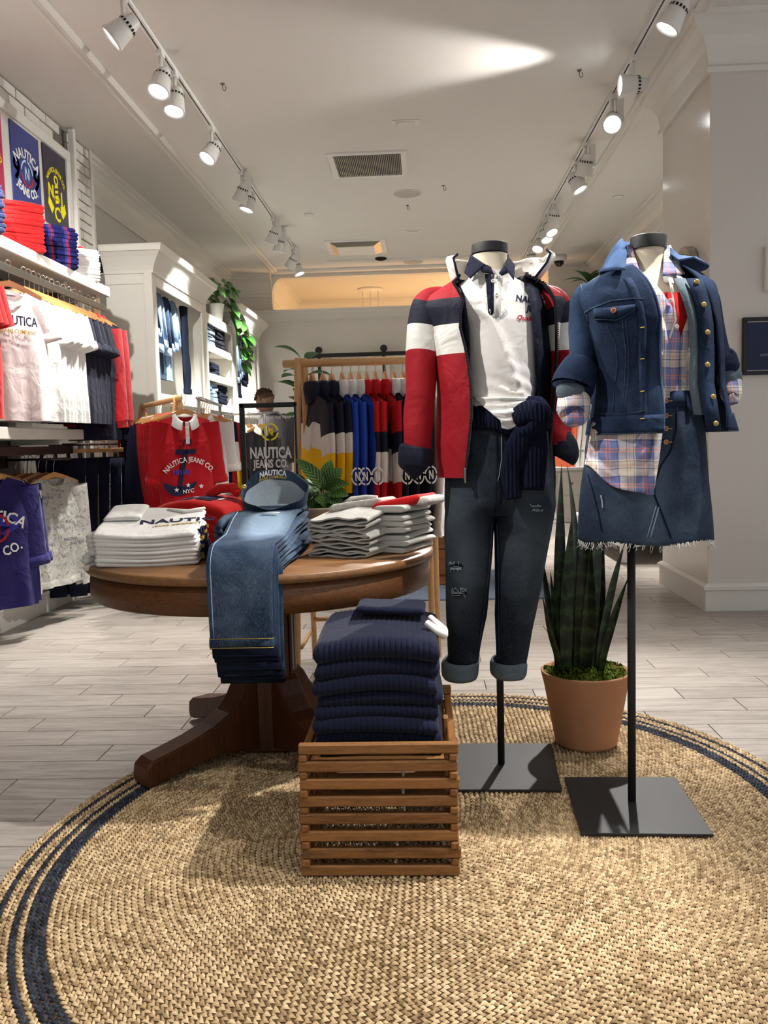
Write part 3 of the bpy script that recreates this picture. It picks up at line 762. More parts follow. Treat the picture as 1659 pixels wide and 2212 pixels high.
# ------------------------------------------------------------------ round pedestal table
TC = (-0.565, 2.935); TH = 0.712; TR = 0.592
tb = thing('pedestal_table', 'round oak pedestal table with a thick apron and splayed feet', 'table', (TC[0], TC[1], 0))
m = MB(); m.lathe([(0, TH-0.03), (TR-0.012, TH-0.03), (TR, TH-0.026), (TR, TH-0.006), (TR-0.005, TH), (0, TH)], 96, cap0=False, cap1=False); m.build('tabletop', M_oaktop, tb, bevel=0.0)
m = MB(); m.lathe([(TR-0.06, TH-0.031), (TR-0.014, TH-0.031), (TR-0.014, TH-0.052), (TR-0.012, TH-0.056), (TR-0.012, TH-0.113), (TR-0.02, TH-0.118), (TR-0.06, TH-0.118)], 96, cap0=False, cap1=False); m.build('apron', M_oak, tb)
m = MB(); m.box(-0.28, 0.28, -0.05, 0.05, TH-0.10, TH-0.031); m.box(-0.05, 0.05, -0.28, 0.28, TH-0.10, TH-0.031); m.build('brace', M_oakdark, tb)
m = MB(); m.cbox(-0.085, 0.085, -0.085, 0.085, 0.012, TH-0.10, 0.008)
m.cbox(0.0855, 0.097, -0.06, -0.02, 0.28, TH-0.1, 0.003); m.cbox(0.0855, 0.097, 0.0, 0.05, 0.28, TH-0.1, 0.003)
m.build('column', M_oakdark, tb)
prof_t = [(0.075, 0.30), (0.10, 0.295), (0.125, 0.27), (0.15, 0.225), (0.19, 0.18), (0.25, 0.15), (0.33, 0.125), (0.42, 0.105), (0.475, 0.095), (0.50, 0.075), (0.505, 0.04)]
prof_b = [(0.50, 0.0125), (0.47, 0.012), (0.44, 0.02), (0.33, 0.04), (0.22, 0.05), (0.12, 0.035), (0.075, 0.03)]
for a in (-0.75*PI, -0.25*PI, 0.25*PI, 0.75*PI):
    m = MB(); ca, sa = cos(a), sin(a)
    m.prism(prof_t + prof_b, -0.045, 0.045, T=lambda p: (p[0]*ca - p[2]*sa, p[0]*sa + p[2]*ca, p[1]), smooth=False)
    m.build('foot', M_oakdark, tb, bevel=0.007)

# ------------------------------------------------------------------ slatted crate
c0 = atZ(652, 1893, RUGZ); c1 = atZ(995, 1893, RUGZ)
CX0, CX1, CY0 = c0[0], c1[0], (c0[1]+c1[1])/2
CWD = CX1-CX0; CDP = 0.50; CHT = 0.335
cr = thing('slatted_crate', 'rustic slatted wooden crate holding the folded navy sweaters', 'crate', ((CX0+CX1)/2, CY0+CDP/2, RUGZ))
hw, hd = CWD/2, CDP/2; nsl = 8; st_h = 0.026; gap = (CHT - nsl*st_h)/(nsl-1)
for i in range(nsl):
    z = i*(st_h+gap)
    for y in (-hd, hd-0.02):
        m = MB(); jx = rnd.uniform(-0.003, 0.003); m.cbox(-hw+jx, hw+jx, y, y+0.02, z, z+st_h, 0.003); m.build('slat', M_crate, cr)
    if i < nsl-1:
        for x in (-hw+0.002, hw-0.022):
            m = MB(); jy = rnd.uniform(-0.004, 0.004); m.cbox(x, x+0.02, -hd-0.003+jy, hd+0.003+jy, z+st_h+0.0005, z+st_h+gap-0.0005, 0.003); m.build('side_slat', M_cratey, cr)
for sx in (-1, 1):
    m = MB(); x = sx*(hw-0.018); m.tube([(x, -hd+0.012, 0.003), (x, -hd+0.012, CHT-0.004)], 0.005, 8); m.build('dowel', M_crate, cr)
    m = MB(); m.cbox(min(x, x-sx*0.014), max(x, x-sx*0.014), -0.05, -0.02, 0.02, CHT-0.002, 0.003); m.build('side_batten', M_crate, cr)
for j in range(6):
    m = MB(); m.cbox(-hw+0.024, hw-0.024, -hd+0.03+j*0.078, -hd+0.08+j*0.078, 0.268, 0.28, 0.002); m.build('shelf_board', M_crate, cr)
# sash cord hanging inside the crate
m = MB(); m.tube([(0.06, 0.1, 0.30), (0.055, 0.08, 0.2), (0.05, 0.02, 0.12), (0.055, -0.02, 0.06)], 0.004, 6); m.build('cord', K_white, cr)

# ------------------------------------------------------------------ folded garments
def slab(w, d, h, seed=0, nx=26, amp=0.004, ribs=0, ribd=0.0025, crease=0.0, sag=0.0, lean=0.0, skew=0.0, ny=10, taper=0.12, dome=0.0, tilt=0.0, tilt0=0.0):
    """soft folded garment: rounded fold at the front (-y), base at z=0"""
    rings = []
    prof = []
    hh = h/2
    for i in range(ny+1): prof.append((-d/2 + d*i/ny, hh))       # top front->back
    for a in np.linspace(PI/2, -PI/2, 7)[1:-1]: prof.append((d/2 + hh*cos(a)*0.8, hh*sin(a)))
    for i in range(ny, -1, -1): prof.append((-d/2 + d*i/ny, -hh))
    fr = list(np.linspace(-PI/2, PI/2, 9))[1:-1]
    for a in fr: prof.append((-d/2 - hh*cos(a) + crease*math.exp(-(a/0.35)**2), hh*sin(a)))
    def ring(x, k):
        R = []
        for (y, z) in prof:
            dz = wave(x, y, seed, amp)*(0.6 + 0.4*(z > 0)) + sag*((x/(w/2))**2) + lean*x
            dz += (tilt if z > 0 else tilt0)*(y + d/2)
            dm = dome*(1-min(1, (x/(w/2))**2))*(1-min(1, (y/(d/2))**2))*(1 if z > 0 else 0)
            rb = 0.0
            if ribs:
                ph = (x/w+0.5)*ribs; q = abs(ph-round(ph))
                rb = -ribd*math.exp(-(q/0.13)**2)
            zz = z*k; yy = y*(1-(1-k)*0.06)
            if rb:
                if y < -d/2: zz *= 1 + rb/hh; yy += -rb
                elif z > 0: zz += rb*0.7
            R.append((x + skew*y + wave(y, z*3, seed+9, amp*0.8), yy + wave(x, 0, seed+5, amp*0.8), zz + hh + dz))
        return R
    xs = [(-w/2, 0.25), (-w/2+0.003, 0.6), (-w/2+0.008, 0.88)]
    for i in range(nx+1): xs.append((-w/2 + 0.014 + (w-0.028)*i/nx, 1.0))
    xs += [(w/2-0.008, 0.88), (w/2-0.003, 0.6), (w/2, 0.25)]
    m = MB(); m.loft([ring(x, k) for x, k in xs], True, True, True); return m
def ord_(i): return ['first', 'second', 'third', 'fourth', 'fifth', 'sixth', 'seventh', 'eighth', 'ninth', 'tenth', 'eleventh', 'twelfth', 'thirteenth', 'fourteenth', 'fifteenth', 'sixteenth', 'seventeenth'][i]

# navy rib knit sweaters in the crate
zz = RUGZ + 0.281
NS = 12; hts = [0.032, 0.036, 0.037, 0.037, 0.038, 0.041, 0.047, 0.056]
for i, h_ in enumerate(hts):
    wd = CWD-0.075 + rnd.uniform(-0.006, 0.006); dp = 0.36
    t_ = thing('folded_sweater', '', 'sweater', ((CX0+CX1)/2 - 0.003 + rnd.uniform(-0.006, 0.006), CY0 + 0.25 + rnd.uniform(-0.008, 0.008), zz), rnd.uniform(-0.02, 0.02), 'folded navy rib knit sweaters in the crate')
    top = len(hts)-1-i
    t_['label'] = 'folded navy rib knit sweater, %s from the top of the crate stack' % ord_(top) if top else 'topmost folded navy rib knit sweater, with a white collar at its right'
    m = slab(wd - (0.0 if i < 10 else 0.0), dp, h_, 40+i, nx=23*6, amp=0.006, ribs=23, ribd=0.003, sag=-0.008 if i < 5 else -0.016, dome=0.012)
    m.build('body', K_navyk, t_)
    zz += h_*0.93
    if top == 0:
        m = MB(); m.tube([(wd/2-0.03, -0.06, h_+0.006), (wd/2-0.004, -0.075, h_*0.8), (wd/2+0.012, -0.06, h_*0.55), (wd/2+0.012, -0.0, h_*0.5), (wd/2-0.02, 0.05, h_*0.9)], [0.010, 0.014, 0.016, 0.017, 0.012], 10, flat=0.8); tag(m.build('collar', K_white, t_), 'white collar')
        s = slab(0.19, 0.12, 0.022, 77, amp=0.004, ribs=12, ribd=0.0015, lean=-0.05); s.T(lambda p: (p[0]+0.03, p[1]+0.10, p[2]+h_+0.008)); s.build('sleeve', K_navyk, t_)
# ------------------------------------------------------------------ things on the table
def on_front(pl, pr, z, d):
    a = atZ(*pl, z); b = atZ(*pr, z); u = (b-a)[:2]; L = np.hypot(*u); u /= L; n = np.array([-u[1], u[0]])
    c = (a[:2]+b[:2])/2 + n*d/2
    return c[0], c[1], math.atan2(u[1], u[0]), L
x, y, rz, L = on_front((205, 1228), (428, 1220), TH, 0.27)
z = TH + 0.001
for i in range(8):
    h_ = 0.0145
    t_ = thing('folded_tee', ('folded white tee, %s from the bottom of the pile at the left of the table' % ord_(i)) if i < 7 else 'topmost folded white tee showing navy letters, at the left of the table', 'tee shirt', (x + rnd.uniform(-0.005, 0.005), y + rnd.uniform(-0.004, 0.004), z), rz + rnd.uniform(-0.02, 0.02), 'folded white tees on the table')
    m = slab(L, 0.27, h_, 200, nx=44, amp=0.010 if i < 7 else 0.012, tilt=0.026*(i+1), tilt0=0.026*i); m.build('body', K_tee, t_)
    # sleeve lump at the left end
    m = MB(); sx = -L/2 + 0.01
    m.tube([(sx+0.05, 0.02, h_*0.6), (sx-0.005, -0.02, h_*0.7), (sx-0.028 - 0.02*(i < 3), -0.055 + 0.01*(i % 3), h_*0.45 - (0.012 if i == 0 else 0)), (sx-0.034 - 0.02*(i < 3), -0.085, 0.004 - (0.010 if i == 0 else 0))], [0.012, 0.016, 0.017, 0.012], 10, flat=0.75)
    m.build('sleeve', K_tee, t_)
    p = MB()
    for q in range(5):
        xx = L/2 - 0.012; yy = -0.05 + q*0.035 + rnd.uniform(-0.01, 0.01)
        p.box(xx-0.02, xx+0.0165, yy, yy+rnd.choice([0.008, 0.014, 0.02]), h_*0.35, h_+0.002, 0 if rnd.random() < 0.75 else 1)
    tag(p.build('print', [P_navy, P_gold], t_), kind='stuff')
    if i == 7:
        p = MB(); f = lambda u, v, w_: (u*0.93 + L/2-0.075 - 0.12*v, v - 0.03, h_ + 0.0022 + 0.026*8*(v - 0.03 + 0.135) + wave(u + L/2-0.075, v-0.03, 200, 0.012) + w_)
        put_text(p, 'NAUTIC', 0.052, f, 0.02, 1.35, align='CENTER'); p.build('lettering', P_navy, t_)
        p = MB(); put_text(p, 'JEANS COMPANY', 0.016, lambda u, v, w_: f(u, v-0.032, w_), 0.01, 1.3); p.build('small_lettering', P_gold, t_)
        m = MB(); m.tube([(0.03, 0.11, h_+0.054), (0.09, 0.075, h_+0.050), (0.15, 0.12, h_+0.056)], 0.008, 8, flat=0.6); m.build('neck_rib', K_tee, t_)
        m = slab(0.12, 0.13, 0.012, 212, amp=0.008); m.T(lambda q: (q[0]-0.10, q[1]+0.07, q[2]+h_+0.026*8*(q[1]+0.205))); m.build('folded_sleeve', K_tee, t_)
    z += h_*0.86
# red folded shirts behind
c = atZ(440, 1175, TH)
z = TH + 0.001
for i in range(5):
    h_ = 0.040
    lab = 'folded red anchor print shirt, %s from the bottom behind the white tees' % ord_(i) if i < 4 else 'topmost folded red shirt with a bunched sleeve, behind the white tees'
    t_ = thing('folded_shirt', lab, 'shirt', (c[0]-0.003*i, c[1]+0.075, z), -0.25 + 0.03*i, 'folded red shirts on the table')
    m = slab(0.29, 0.30, h_, 220+i, nx=30, amp=0.005, sag=-0.036, dome=0.0); m.build('body', K_redbr, t_)
    p = MB()
    for (u0, u1, y0, y1, mi) in ((-0.04, 0.0, -0.15, -0.02, 0), (0.01, 0.07, -0.12, 0.05, 0), (-0.02, 0.0, -0.06, -0.045, 1), (0.075, 0.085, -0.06, 0.02, 1)):
        rows = []
        for u in np.linspace(u0, u1, 5): rows.append([(u, v_, h_ + 0.0035 + wave(u, v_, 220+i, 0.005) - 0.036*(u/0.145)**2) for v_ in np.linspace(y0, y1, 6)])
        p.loft(rows, False, mi=mi)
    tag(p.build('print', [P_navy, P_white], t_), kind='stuff')
    if i == 4:
        m = MB(); m.tube([(0.02, 0.0, h_+0.006), (0.05, 0.04, h_+0.03), (0.10, 0.05, h_+0.032), (0.13, 0.03, h_+0.01)], [0.018, 0.024, 0.024, 0.02], 12, flat=0.8); m.build('sleeve', K_redbr, t_)
        m = slab(0.12, 0.08, 0.008, 230); m.T(lambda q: (q[0]+0.13, q[1]+0.08, q[2]+h_+0.004)); tag(m.build('collar', K_white, t_), 'white collar')
    z += h_*0.82

# grey rib sweaters: hollow flattened tubes whose open ends face the camera
x, y, rz, L = on_front((682, 1207), (838, 1203), TH, 0.34)
z = TH + 0.001
def flat_tube(w, d, h, t, seed, n=40, rows=14, ribs=10, tilt=0.0):
    def loop(yv, ins, k):
        R = []
        for j in range(n):
            a = 2*PI*j/n; ca, sa = cos(a), sin(a)
            X = (w/2-ins)*math.copysign(abs(ca)**0.55, ca); Z = (h/2-ins)*math.copysign(abs(sa)**0.5, sa)
            wv = wave(X*1.3, yv*0.6, seed, 0.013) + 0.004*sin(X*55+seed*2)
            rb = 0.0012*math.cos(X*2*PI/0.017) if ins == 0 and sa > 0 else 0
            R.append((X + wave(yv, Z*4, seed+3, 0.006), yv, Z*k + h/2 + wv*(1-0.5*(yv > 0)) + rb + tilt*(yv+d/2)))
        return R
    m = MB(); ys = np.linspace(-d/2, d/2, rows)
    out = [loop(yv, 0, 1.0) for yv in ys]; inn = [loop(yv, t, 0.8) for yv in ys]
    m.loft(out, True); m.loft(inn[::-1], True); m.loft([inn[0], out[0]], True); m.add(out[-1], [tuple(range(n))])
    return m
GS = (0.018, 0.019, 0.019, 0.019, 0.019, 0.020, 0.022)
for i, h_ in enumerate(GS):
    lab = 'folded light grey rib sweater, %s from the bottom of the table pile' % ord_(i) if i < 6 else 'topmost folded light grey rib sweater carrying a red sleeve, right side of the table'
    t_ = thing('folded_sweater', lab, 'sweater', (x + 0.035 + rnd.uniform(-0.008, 0.008), y + 0.015 + rnd.uniform(-0.006, 0.006), z), rz - 0.42 + rnd.uniform(-0.03, 0.03), 'folded grey sweaters on the table')
    m = flat_tube(0.215, 0.36, h_, 0.0038, 300+i, tilt=0.018*i); m.build('body', K_grey, t_)
    m = slab(0.11, 0.24, h_*0.95, 320+i, nx=16, amp=0.007, crease=0.004); m.T(lambda q: (q[0]+0.125, q[1]+0.075, q[2]-0.001+0.018*i*0.25)); m.build('folded_side', K_grey, t_)
    z += h_*0.9
    if i == 6:
        s = slab(0.15, 0.15, 0.034, 331, nx=80, amp=0.003, ribs=12, ribd=0.0015, dome=0.026); s.T(lambda q: (q[0]+0.125, q[1]+0.09+q[0]*0.35, q[2]+h_*0.75 + 0.022 + max(-0.02, q[0]*0.18))); tag(s.build('striped_sleeve', K_redbr, t_), 'red sleeve panel')
        s = slab(0.055, 0.15, 0.030, 333, nx=30, amp=0.003, ribs=4, ribd=0.0015, dome=0.012); s.T(lambda q: (q[0]+0.205, q[1]+0.12, q[2]+h_*0.75+0.028)); s.build('sleeve_end', K_grey, t_)
        s = slab(0.16, 0.13, 0.028, 332, nx=50, amp=0.004, ribs=8, ribd=0.0015, lean=0.12); s.T(lambda q: (q[0]-0.02, q[1]+0.06+q[0]*0.5, q[2]+h_*0.8+0.018)); s.build('sleeve', K_grey, t_)
        m = MB(); m.tube([(-0.10, 0.08, h_+0.030), (-0.09, 0.11, h_+0.040), (-0.04, 0.125, h_+0.046), (0.0, 0.13, h_+0.044)], [0.012, 0.014, 0.013, 0.012], 10, flat=0.7); m.build('hood_edge', K_grey, t_)

# jeans draped over the table edge
EY = atZ(530, 1240, TH)[1]      # table edge under the jeans
def jeans_path(i, top):
    z0 = TH + 0.006 + 0.013*i; r = 0.015 + 0.009*i
    xk = lambda s_: 0
    hang = (0.30, 0.295, 0.285, 0.27, 0.245, 0.235, 0.215)[i]
    return z0, r, hang
JN = 7
for i in range(JN):
    z0, r, hang = jeans_path(i, i == JN-1)
    z0b = TH + 0.010 + 0.0205*i
    lab = 'folded blue jeans draped over the table edge, %s from the bottom of the jeans pile' % ord_(i) if i < JN-1 else 'topmost faded blue jeans with open waistband and torn thigh, draped over the table edge'
    t_ = thing('folded_jeans', lab, 'jeans', (atZ(530, 1240, TH)[0], EY, TH), 0, 'jeans piled on the table')
    rings = []; n = 26
    # centre line: (Y, z, x offset, half width, half thickness)
    xa = atY(583, 1150, 2.80)[0]; xb = atY(531, 1300, EY)[0]
    jx = rnd.uniform(-0.004, 0.004); off = 0.0045*(JN-1-i)
    st = [(3.00, z0b+0.010, 0.103, 0.011), (2.92, z0b+0.008, 0.106, 0.0115), (2.80, z0b+0.004, 0.108, 0.0115), (2.68, z0b-0.002*i*0.4, 0.104, 0.010), (2.55, z0+0.010, 0.098, 0.0075), (2.46, z0+0.006, 0.096, 0.0062)]
    st += [(EY+0.03, z0+0.004, 0.095, 0.006)]
    yc, zc = EY + 0.012, z0 + 0.004 - (r+0.006)
    for a in np.linspace(0.15, PI/2, 6)[0:]: st.append((yc - (r+0.006)*sin(a) + 0.0, zc + (r+0.006)*cos(a), 0.094, 0.0056))
    yl, zl = st[-1][0], st[-1][1]
    for k in range(1, 9): st.append((yl - 0.004*math.sin(k/8*PI) , zl - hang*k/8, 0.093 - 0.003*k/8, 0.0055))
    for q, (yy, zz_, hw_, ht) in enumerate(st):
        p = np.array((st[min(q+1, len(st)-1)][0]-st[max(q-1, 0)][0], st[min(q+1, len(st)-1)][1]-st[max(q-1, 0)][1])); p /= np.linalg.norm(p)
        nrm = np.array((-p[1], p[0]));
        if nrm[1] < 0 and q < 9: nrm = -nrm
        if q >= 9: nrm = np.array((-1.0, 0.0)) if q >= 12 else np.array((-sin((q-6)/6*PI/2), cos((q-6)/6*PI/2)))
        f = min(1, max(0, (3.0-yy)/0.62)); cx = xa + (xb-xa)*f**0.8 + jx + off*(1 if i % 2 else 0.4)
        R = []
        crk = 0.0035*max(0, 1-abs(yy-2.72)/0.25)
        for j in range(n):
            a = 2*PI*j/n; ca, sa = cos(a), sin(a)
            X = hw_*math.copysign(abs(ca)**0.6, ca); T_ = ht*math.copysign(abs(sa)**0.7, sa)
            wv = wave(X, yy + zz_, 400+i, 0.004) + crk*sin(X*70 + yy*90)
            R.append((cx + X + (0.012*sin(yy*60+i*2)*max(0, 1-abs(yy-2.78)/0.2) if abs(ca) > 0.7 else 0), yy + nrm[0]*(T_+wv*0.6), zz_ + nrm[1]*(T_+wv)))
        rings.append(R)
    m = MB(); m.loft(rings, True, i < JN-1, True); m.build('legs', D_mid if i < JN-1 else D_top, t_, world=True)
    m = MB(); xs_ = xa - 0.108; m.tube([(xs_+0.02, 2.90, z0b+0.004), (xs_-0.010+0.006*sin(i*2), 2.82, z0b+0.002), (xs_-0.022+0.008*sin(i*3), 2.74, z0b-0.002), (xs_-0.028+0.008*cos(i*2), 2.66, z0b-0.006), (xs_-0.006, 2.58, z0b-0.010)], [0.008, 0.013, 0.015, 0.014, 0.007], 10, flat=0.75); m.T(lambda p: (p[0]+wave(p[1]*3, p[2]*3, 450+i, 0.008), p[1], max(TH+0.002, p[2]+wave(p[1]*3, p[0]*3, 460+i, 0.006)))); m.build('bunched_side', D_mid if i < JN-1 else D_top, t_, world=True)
    # hem cuff
    yy, zz_ = st[-1][0], st[-1][1]
    cxx = xb + jx + off*(1 if i % 2 else 0.4)
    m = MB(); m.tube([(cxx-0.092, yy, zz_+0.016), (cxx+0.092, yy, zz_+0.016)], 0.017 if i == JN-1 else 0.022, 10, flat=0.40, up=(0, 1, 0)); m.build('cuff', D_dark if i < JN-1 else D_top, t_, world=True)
    m = MB()
    for zz2 in (0.004, 0.03): m.tube([(cxx-0.091, yy-0.008, zz_+zz2), (cxx+0.091, yy-0.008, zz_+zz2)], 0.0008, 5)
    m.build('hem_stitching', P_gold if i == JN-1 else P_navy, t_, world=True)
    # side seam with puckers
    m = MB(); pts = [(R[int(n*0.44)][0], R[int(n*0.40)][1], R[int(n*0.40)][2]) for R in rings[2:-1]]
    m.tube([(p[0]+0.006, p[1]-0.001, p[2]+0.001) for p in pts], 0.0016, 6); m.build('side_seam', D_light, t_, world=True)
    if i == JN-1:
        # open waist: band standing up, inside seen
        zt_ = z0b + 0.016; cx = xa
        def band(y_px): pass
        L1, L2, L3 = [], [], []
        for a in np.linspace(0, 2*PI, 41)[:-1]:
            ca, sa = cos(a), sin(a)
            X = 0.112*ca; Yv = 2.93 + 0.075*sa
            rise = 0.012 + 0.116*((sa+1)/2)**1.15 - 0.012*ca*(sa+1)/2
            fl_ = max(0, -sa); L1.append((cx + X*0.98, Yv - 0.02, zt_ - 0.010 + 0.02*(sa+1)/2)); L2.append((cx + X*1.0, Yv + 0.02*sa - 0.010*fl_**3, zt_ + rise - 0.034 + 0.003*sin(a*7))); L3.append((cx + X*1.03 + 0.004*sin(a*5), Yv + 0.036*sa - 0.030*fl_**3, zt_ + rise - 0.004*fl_**2 + 0.004*sin(a*6+1)))
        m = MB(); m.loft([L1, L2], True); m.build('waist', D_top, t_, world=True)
        ins = lambda P_, k=0.965: [(cx + (p[0]-cx)*k, 2.93 + (p[1]-2.93)*k, p[2]) for p in P_]
        m = MB(); m.loft([ins(L2), ins(L1)], True, False, True); m.build('waist_lining', D_inside, t_, world=True)
        m = MB(); m.loft([L2, L3], True); m.loft([ins(L3, 0.972), ins(L2, 0.972)], True); m.loft([L3, ins(L3, 0.972)], True); m.build('waistband', D_mid, t_, world=True)
        def inband(u, v, w_):
            a = PI/2 + 0.22 - u/0.112; sa, ca = sin(a), cos(a)
            rise = 0.012 + 0.116*((sa+1)/2)**1.15 - 0.012*ca*(sa+1)/2
            h2 = rise - 0.034 + 0.034*v
            yy2 = 2.93 + (0.075*sa + 0.02*sa + 0.016*sa*v)*0.955
            return (cx + (0.112*1.01*ca)*0.955, yy2 - 0.001 - w_, zt_ + h2)
        p = MB(); put_text(p, 'NAUTICA', 0.9, lambda u, v, w_: inband(u*0.026, v*0.9 + 0.42, w_), 0.02); p.build('lettering', P_white, t_, world=True)
        p = MB(); put_text(p, 'JEANS COMPANY', 0.40, lambda u, v, w_: inband(u*0.034, v*0.9 + 0.10, w_), 0.02); p.build('small_lettering', P_gold, t_, world=True)
        m = MB(); m.lathe([(0, 0), (0.009, 0.0), (0.009, 0.004), (0.004, 0.005), (0, 0.003)], 14, (cx-0.104, 2.905, zt_+0.075), ax=(0.7, -0.7, 0.1)); m.build('button', M_brass, t_, world=True)
        # rip with white threads
        p = MB(); bx, by = atY(585, 1155, 2.72)[0], 2.72
        for q in range(7):
            p.tube([(bx-0.028+rnd.uniform(-.004, .004), by+0.003*q-0.01, z0b+0.0135+0.004*(by+0.003*q-2.72)), (bx+0.030+rnd.uniform(-.004, .004), by+0.003*q-0.006, z0b+0.0145)], 0.0012, 5)
        p.build('torn_threads', P_white, t_, world=True)

# metal framed clear sign behind the jeans
SY = 3.30
a = atY(517, 872, SY); b_ = atY(640, 869, SY); c_ = atY(641, 1046, SY)
sg = thing('sign_stand', 'black metal framed clear sign with white and yellow letters, standing behind the jeans', 'sign', ((a[0]+b_[0])/2, SY, TH))
sw = (b_[0]-a[0])/2; zt2 = a[2]-TH; zb2 = c_[2]-TH
m = MB(); fw = 0.009
for x0, x1, z0_, z1_ in ((-sw, sw, zt2-2*fw, zt2), (-sw, sw, zb2, zb2+fw), (-sw, -sw+2*fw, zb2, zt2), (sw-fw, sw, zb2, zt2)): m.cbox(x0, x1, -0.011, 0.011, z0_, z1_, 0.002)
m.build('frame', M_black, sg)
m = MB(); m.cbox(-0.011, 0.011, -0.011, 0.011, 0.012, zb2, 0.002); m.build('post', M_black, sg)
m = MB(); m.cbox(-0.09, 0.09, -0.05, 0.05, 0.001, 0.012, 0.002); m.build('base', M_black, sg)
m = MB(); m.box(-sw+0.012, sw-0.009, -0.0015, 0.0015, zb2+0.009, zt2-0.018); m.build('panel', M_acryl, sg)
zm = (zt2+zb2)/2; hh2 = (zt2-zb2)
fS = lambda x0, z0_: (lambda u, v, w_: (u+x0, -0.0022-w_, v+z0_))
def st(name, txt, size, z_, mat, bold=0.02, sx=1.0):
    p = MB(); put_text(p, txt, size, fS(0.004, z_), bold, sx); p.build(name, mat, sg)
st('heading_line', 'INTRODUCING THE NEW', 0.0145, zt2-0.062, P_white, 0.012)
p = MB(); ring_logo(p, 0.035, fS(0.004, zt2-0.112), w=0.2); p.build('ring_logo', P_yel, sg)
st('lettering', 'NAUTICA', 0.060, zb2+0.105, P_white, 0.03, 0.62)
st('second_lettering', 'JEANS CO.', 0.044, zb2+0.068, P_white, 0.03, 0.66)
st('small_line', 'ESTABLISHED IN 1999,', 0.0135, zb2+0.038, P_white, 0.012)
st('small_line', 'DESIGNED FOR TODAY.', 0.0135, zb2+0.024, P_white, 0.012)

# ------------------------------------------------------------------ plants
def leaf(name, parent, base, tip, width, up, mat, curl=0.1, n=8, wpos=0.45, fold=0.15, tipsh=1.0):
    base = np.array(base, float); tip = np.array(tip, float); d = tip-base; L = np.linalg.norm(d); d /= L
    u = np.array(up, float); u = u - d*(u@d); u /= np.linalg.norm(u); s_ = np.cross(d, u)
    V, F, UV = [], [], []
    for i in range(n+1):
        q = i/n
        wd = width/2*(sin(PI*min(1, q**(math.log(0.5)/math.log(wpos))))**0.75 if 0 < q < 1 else 0.02)*tipsh
        c = base + d*L*q + u*(curl*L*(4*q*(1-q)) - curl*L*q*q*0.6)
        for k in (-1, -0.5, 0, 0.5, 1):
            V.append(c + s_*wd*k + u*fold*wd*abs(k)); UV.append((k, q, 0))
    for i in range(n):
        for k in range(4):
            b0_ = i*5+k; F.append((b0_, b0_+1, b0_+6, b0_+5))
    m = MB(); m.add(V, F); o = m.build(name, mat, parent)
    at = o.data.attributes.new('leafuv', 'FLOAT_VECTOR', 'POINT'); at.data.foreach_set('vector', np.array(UV, 'f').ravel())
    return o
cp = atZ(690, 1160, TH); CPY = 3.17; cpx = atY(692, 1110, CPY)[0]
cal = thing('calathea_plant', 'striped leaf plant in a cream pot behind the grey sweaters on the table', 'plant', (cpx, CPY, TH+0.001))
m = MB(); m.lathe([(0, 0), (0.05, 0), (0.058, 0.02), (0.074, 0.118), (0.078, 0.122), (0.078, 0.128), (0.070, 0.128), (0.066, 0.105), (0, 0.105)], 32); m.build('pot', M_cream, cal)
m = MB(); m.lathe([(0, 0.112), (0.064, 0.108)], 20, cap0=False, cap1=False); m.build('soil', M_soil, cal)
LV = [((662, 1055), (620, 1030), 46), ((705, 1060), (640, 990), 44), ((700, 1055), (738, 1012), 60), ((690, 1075), (640, 1110), 40), ((700, 1075), (732, 1108), 62), ((690, 1060), (660, 1062), 40), ((710, 1065), (752, 1070), 44), ((700, 1070), (668, 1122), 40), ((705, 1075), (745, 1120), 40), ((685, 1045), (648, 1058), 44), ((700, 1050), (715, 992), 40), ((695, 1065), (700, 1092), 56), ((680, 1060), (632, 1078), 42), ((700, 1070), (742, 1092), 46), ((690, 1080), (652, 1128), 44), ((700, 1085), (722, 1130), 48), ((705, 1058), (752, 1045), 42), ((688, 1050), (676, 1006), 36)]
for i, (b2, t2, wpx) in enumerate(LV):
    dy = (-0.05 if t2[1] > 1040 else 0.01) + rnd.uniform(-0.03, 0.03)
    P0 = atY(*b2, CPY) - np.array((cpx, CPY, TH)); P1 = atY(*t2, CPY+dy) - np.array((cpx, CPY, TH))
    leaf('leaf', cal, P0, P1, wpx*CPY/FPX*0.72, (0, -0.8, 0.55), M_cala, 0.12, 10, 0.45, 0.18)
    m = MB(); m.tube([(P0[0]*0.1, 0, 0.105), (P0[0]*0.5, P0[1]*0.5-0.005, P0[2]*0.6), tuple(P0)], 0.0028, 6); m.build('stem', M_stem, cal)

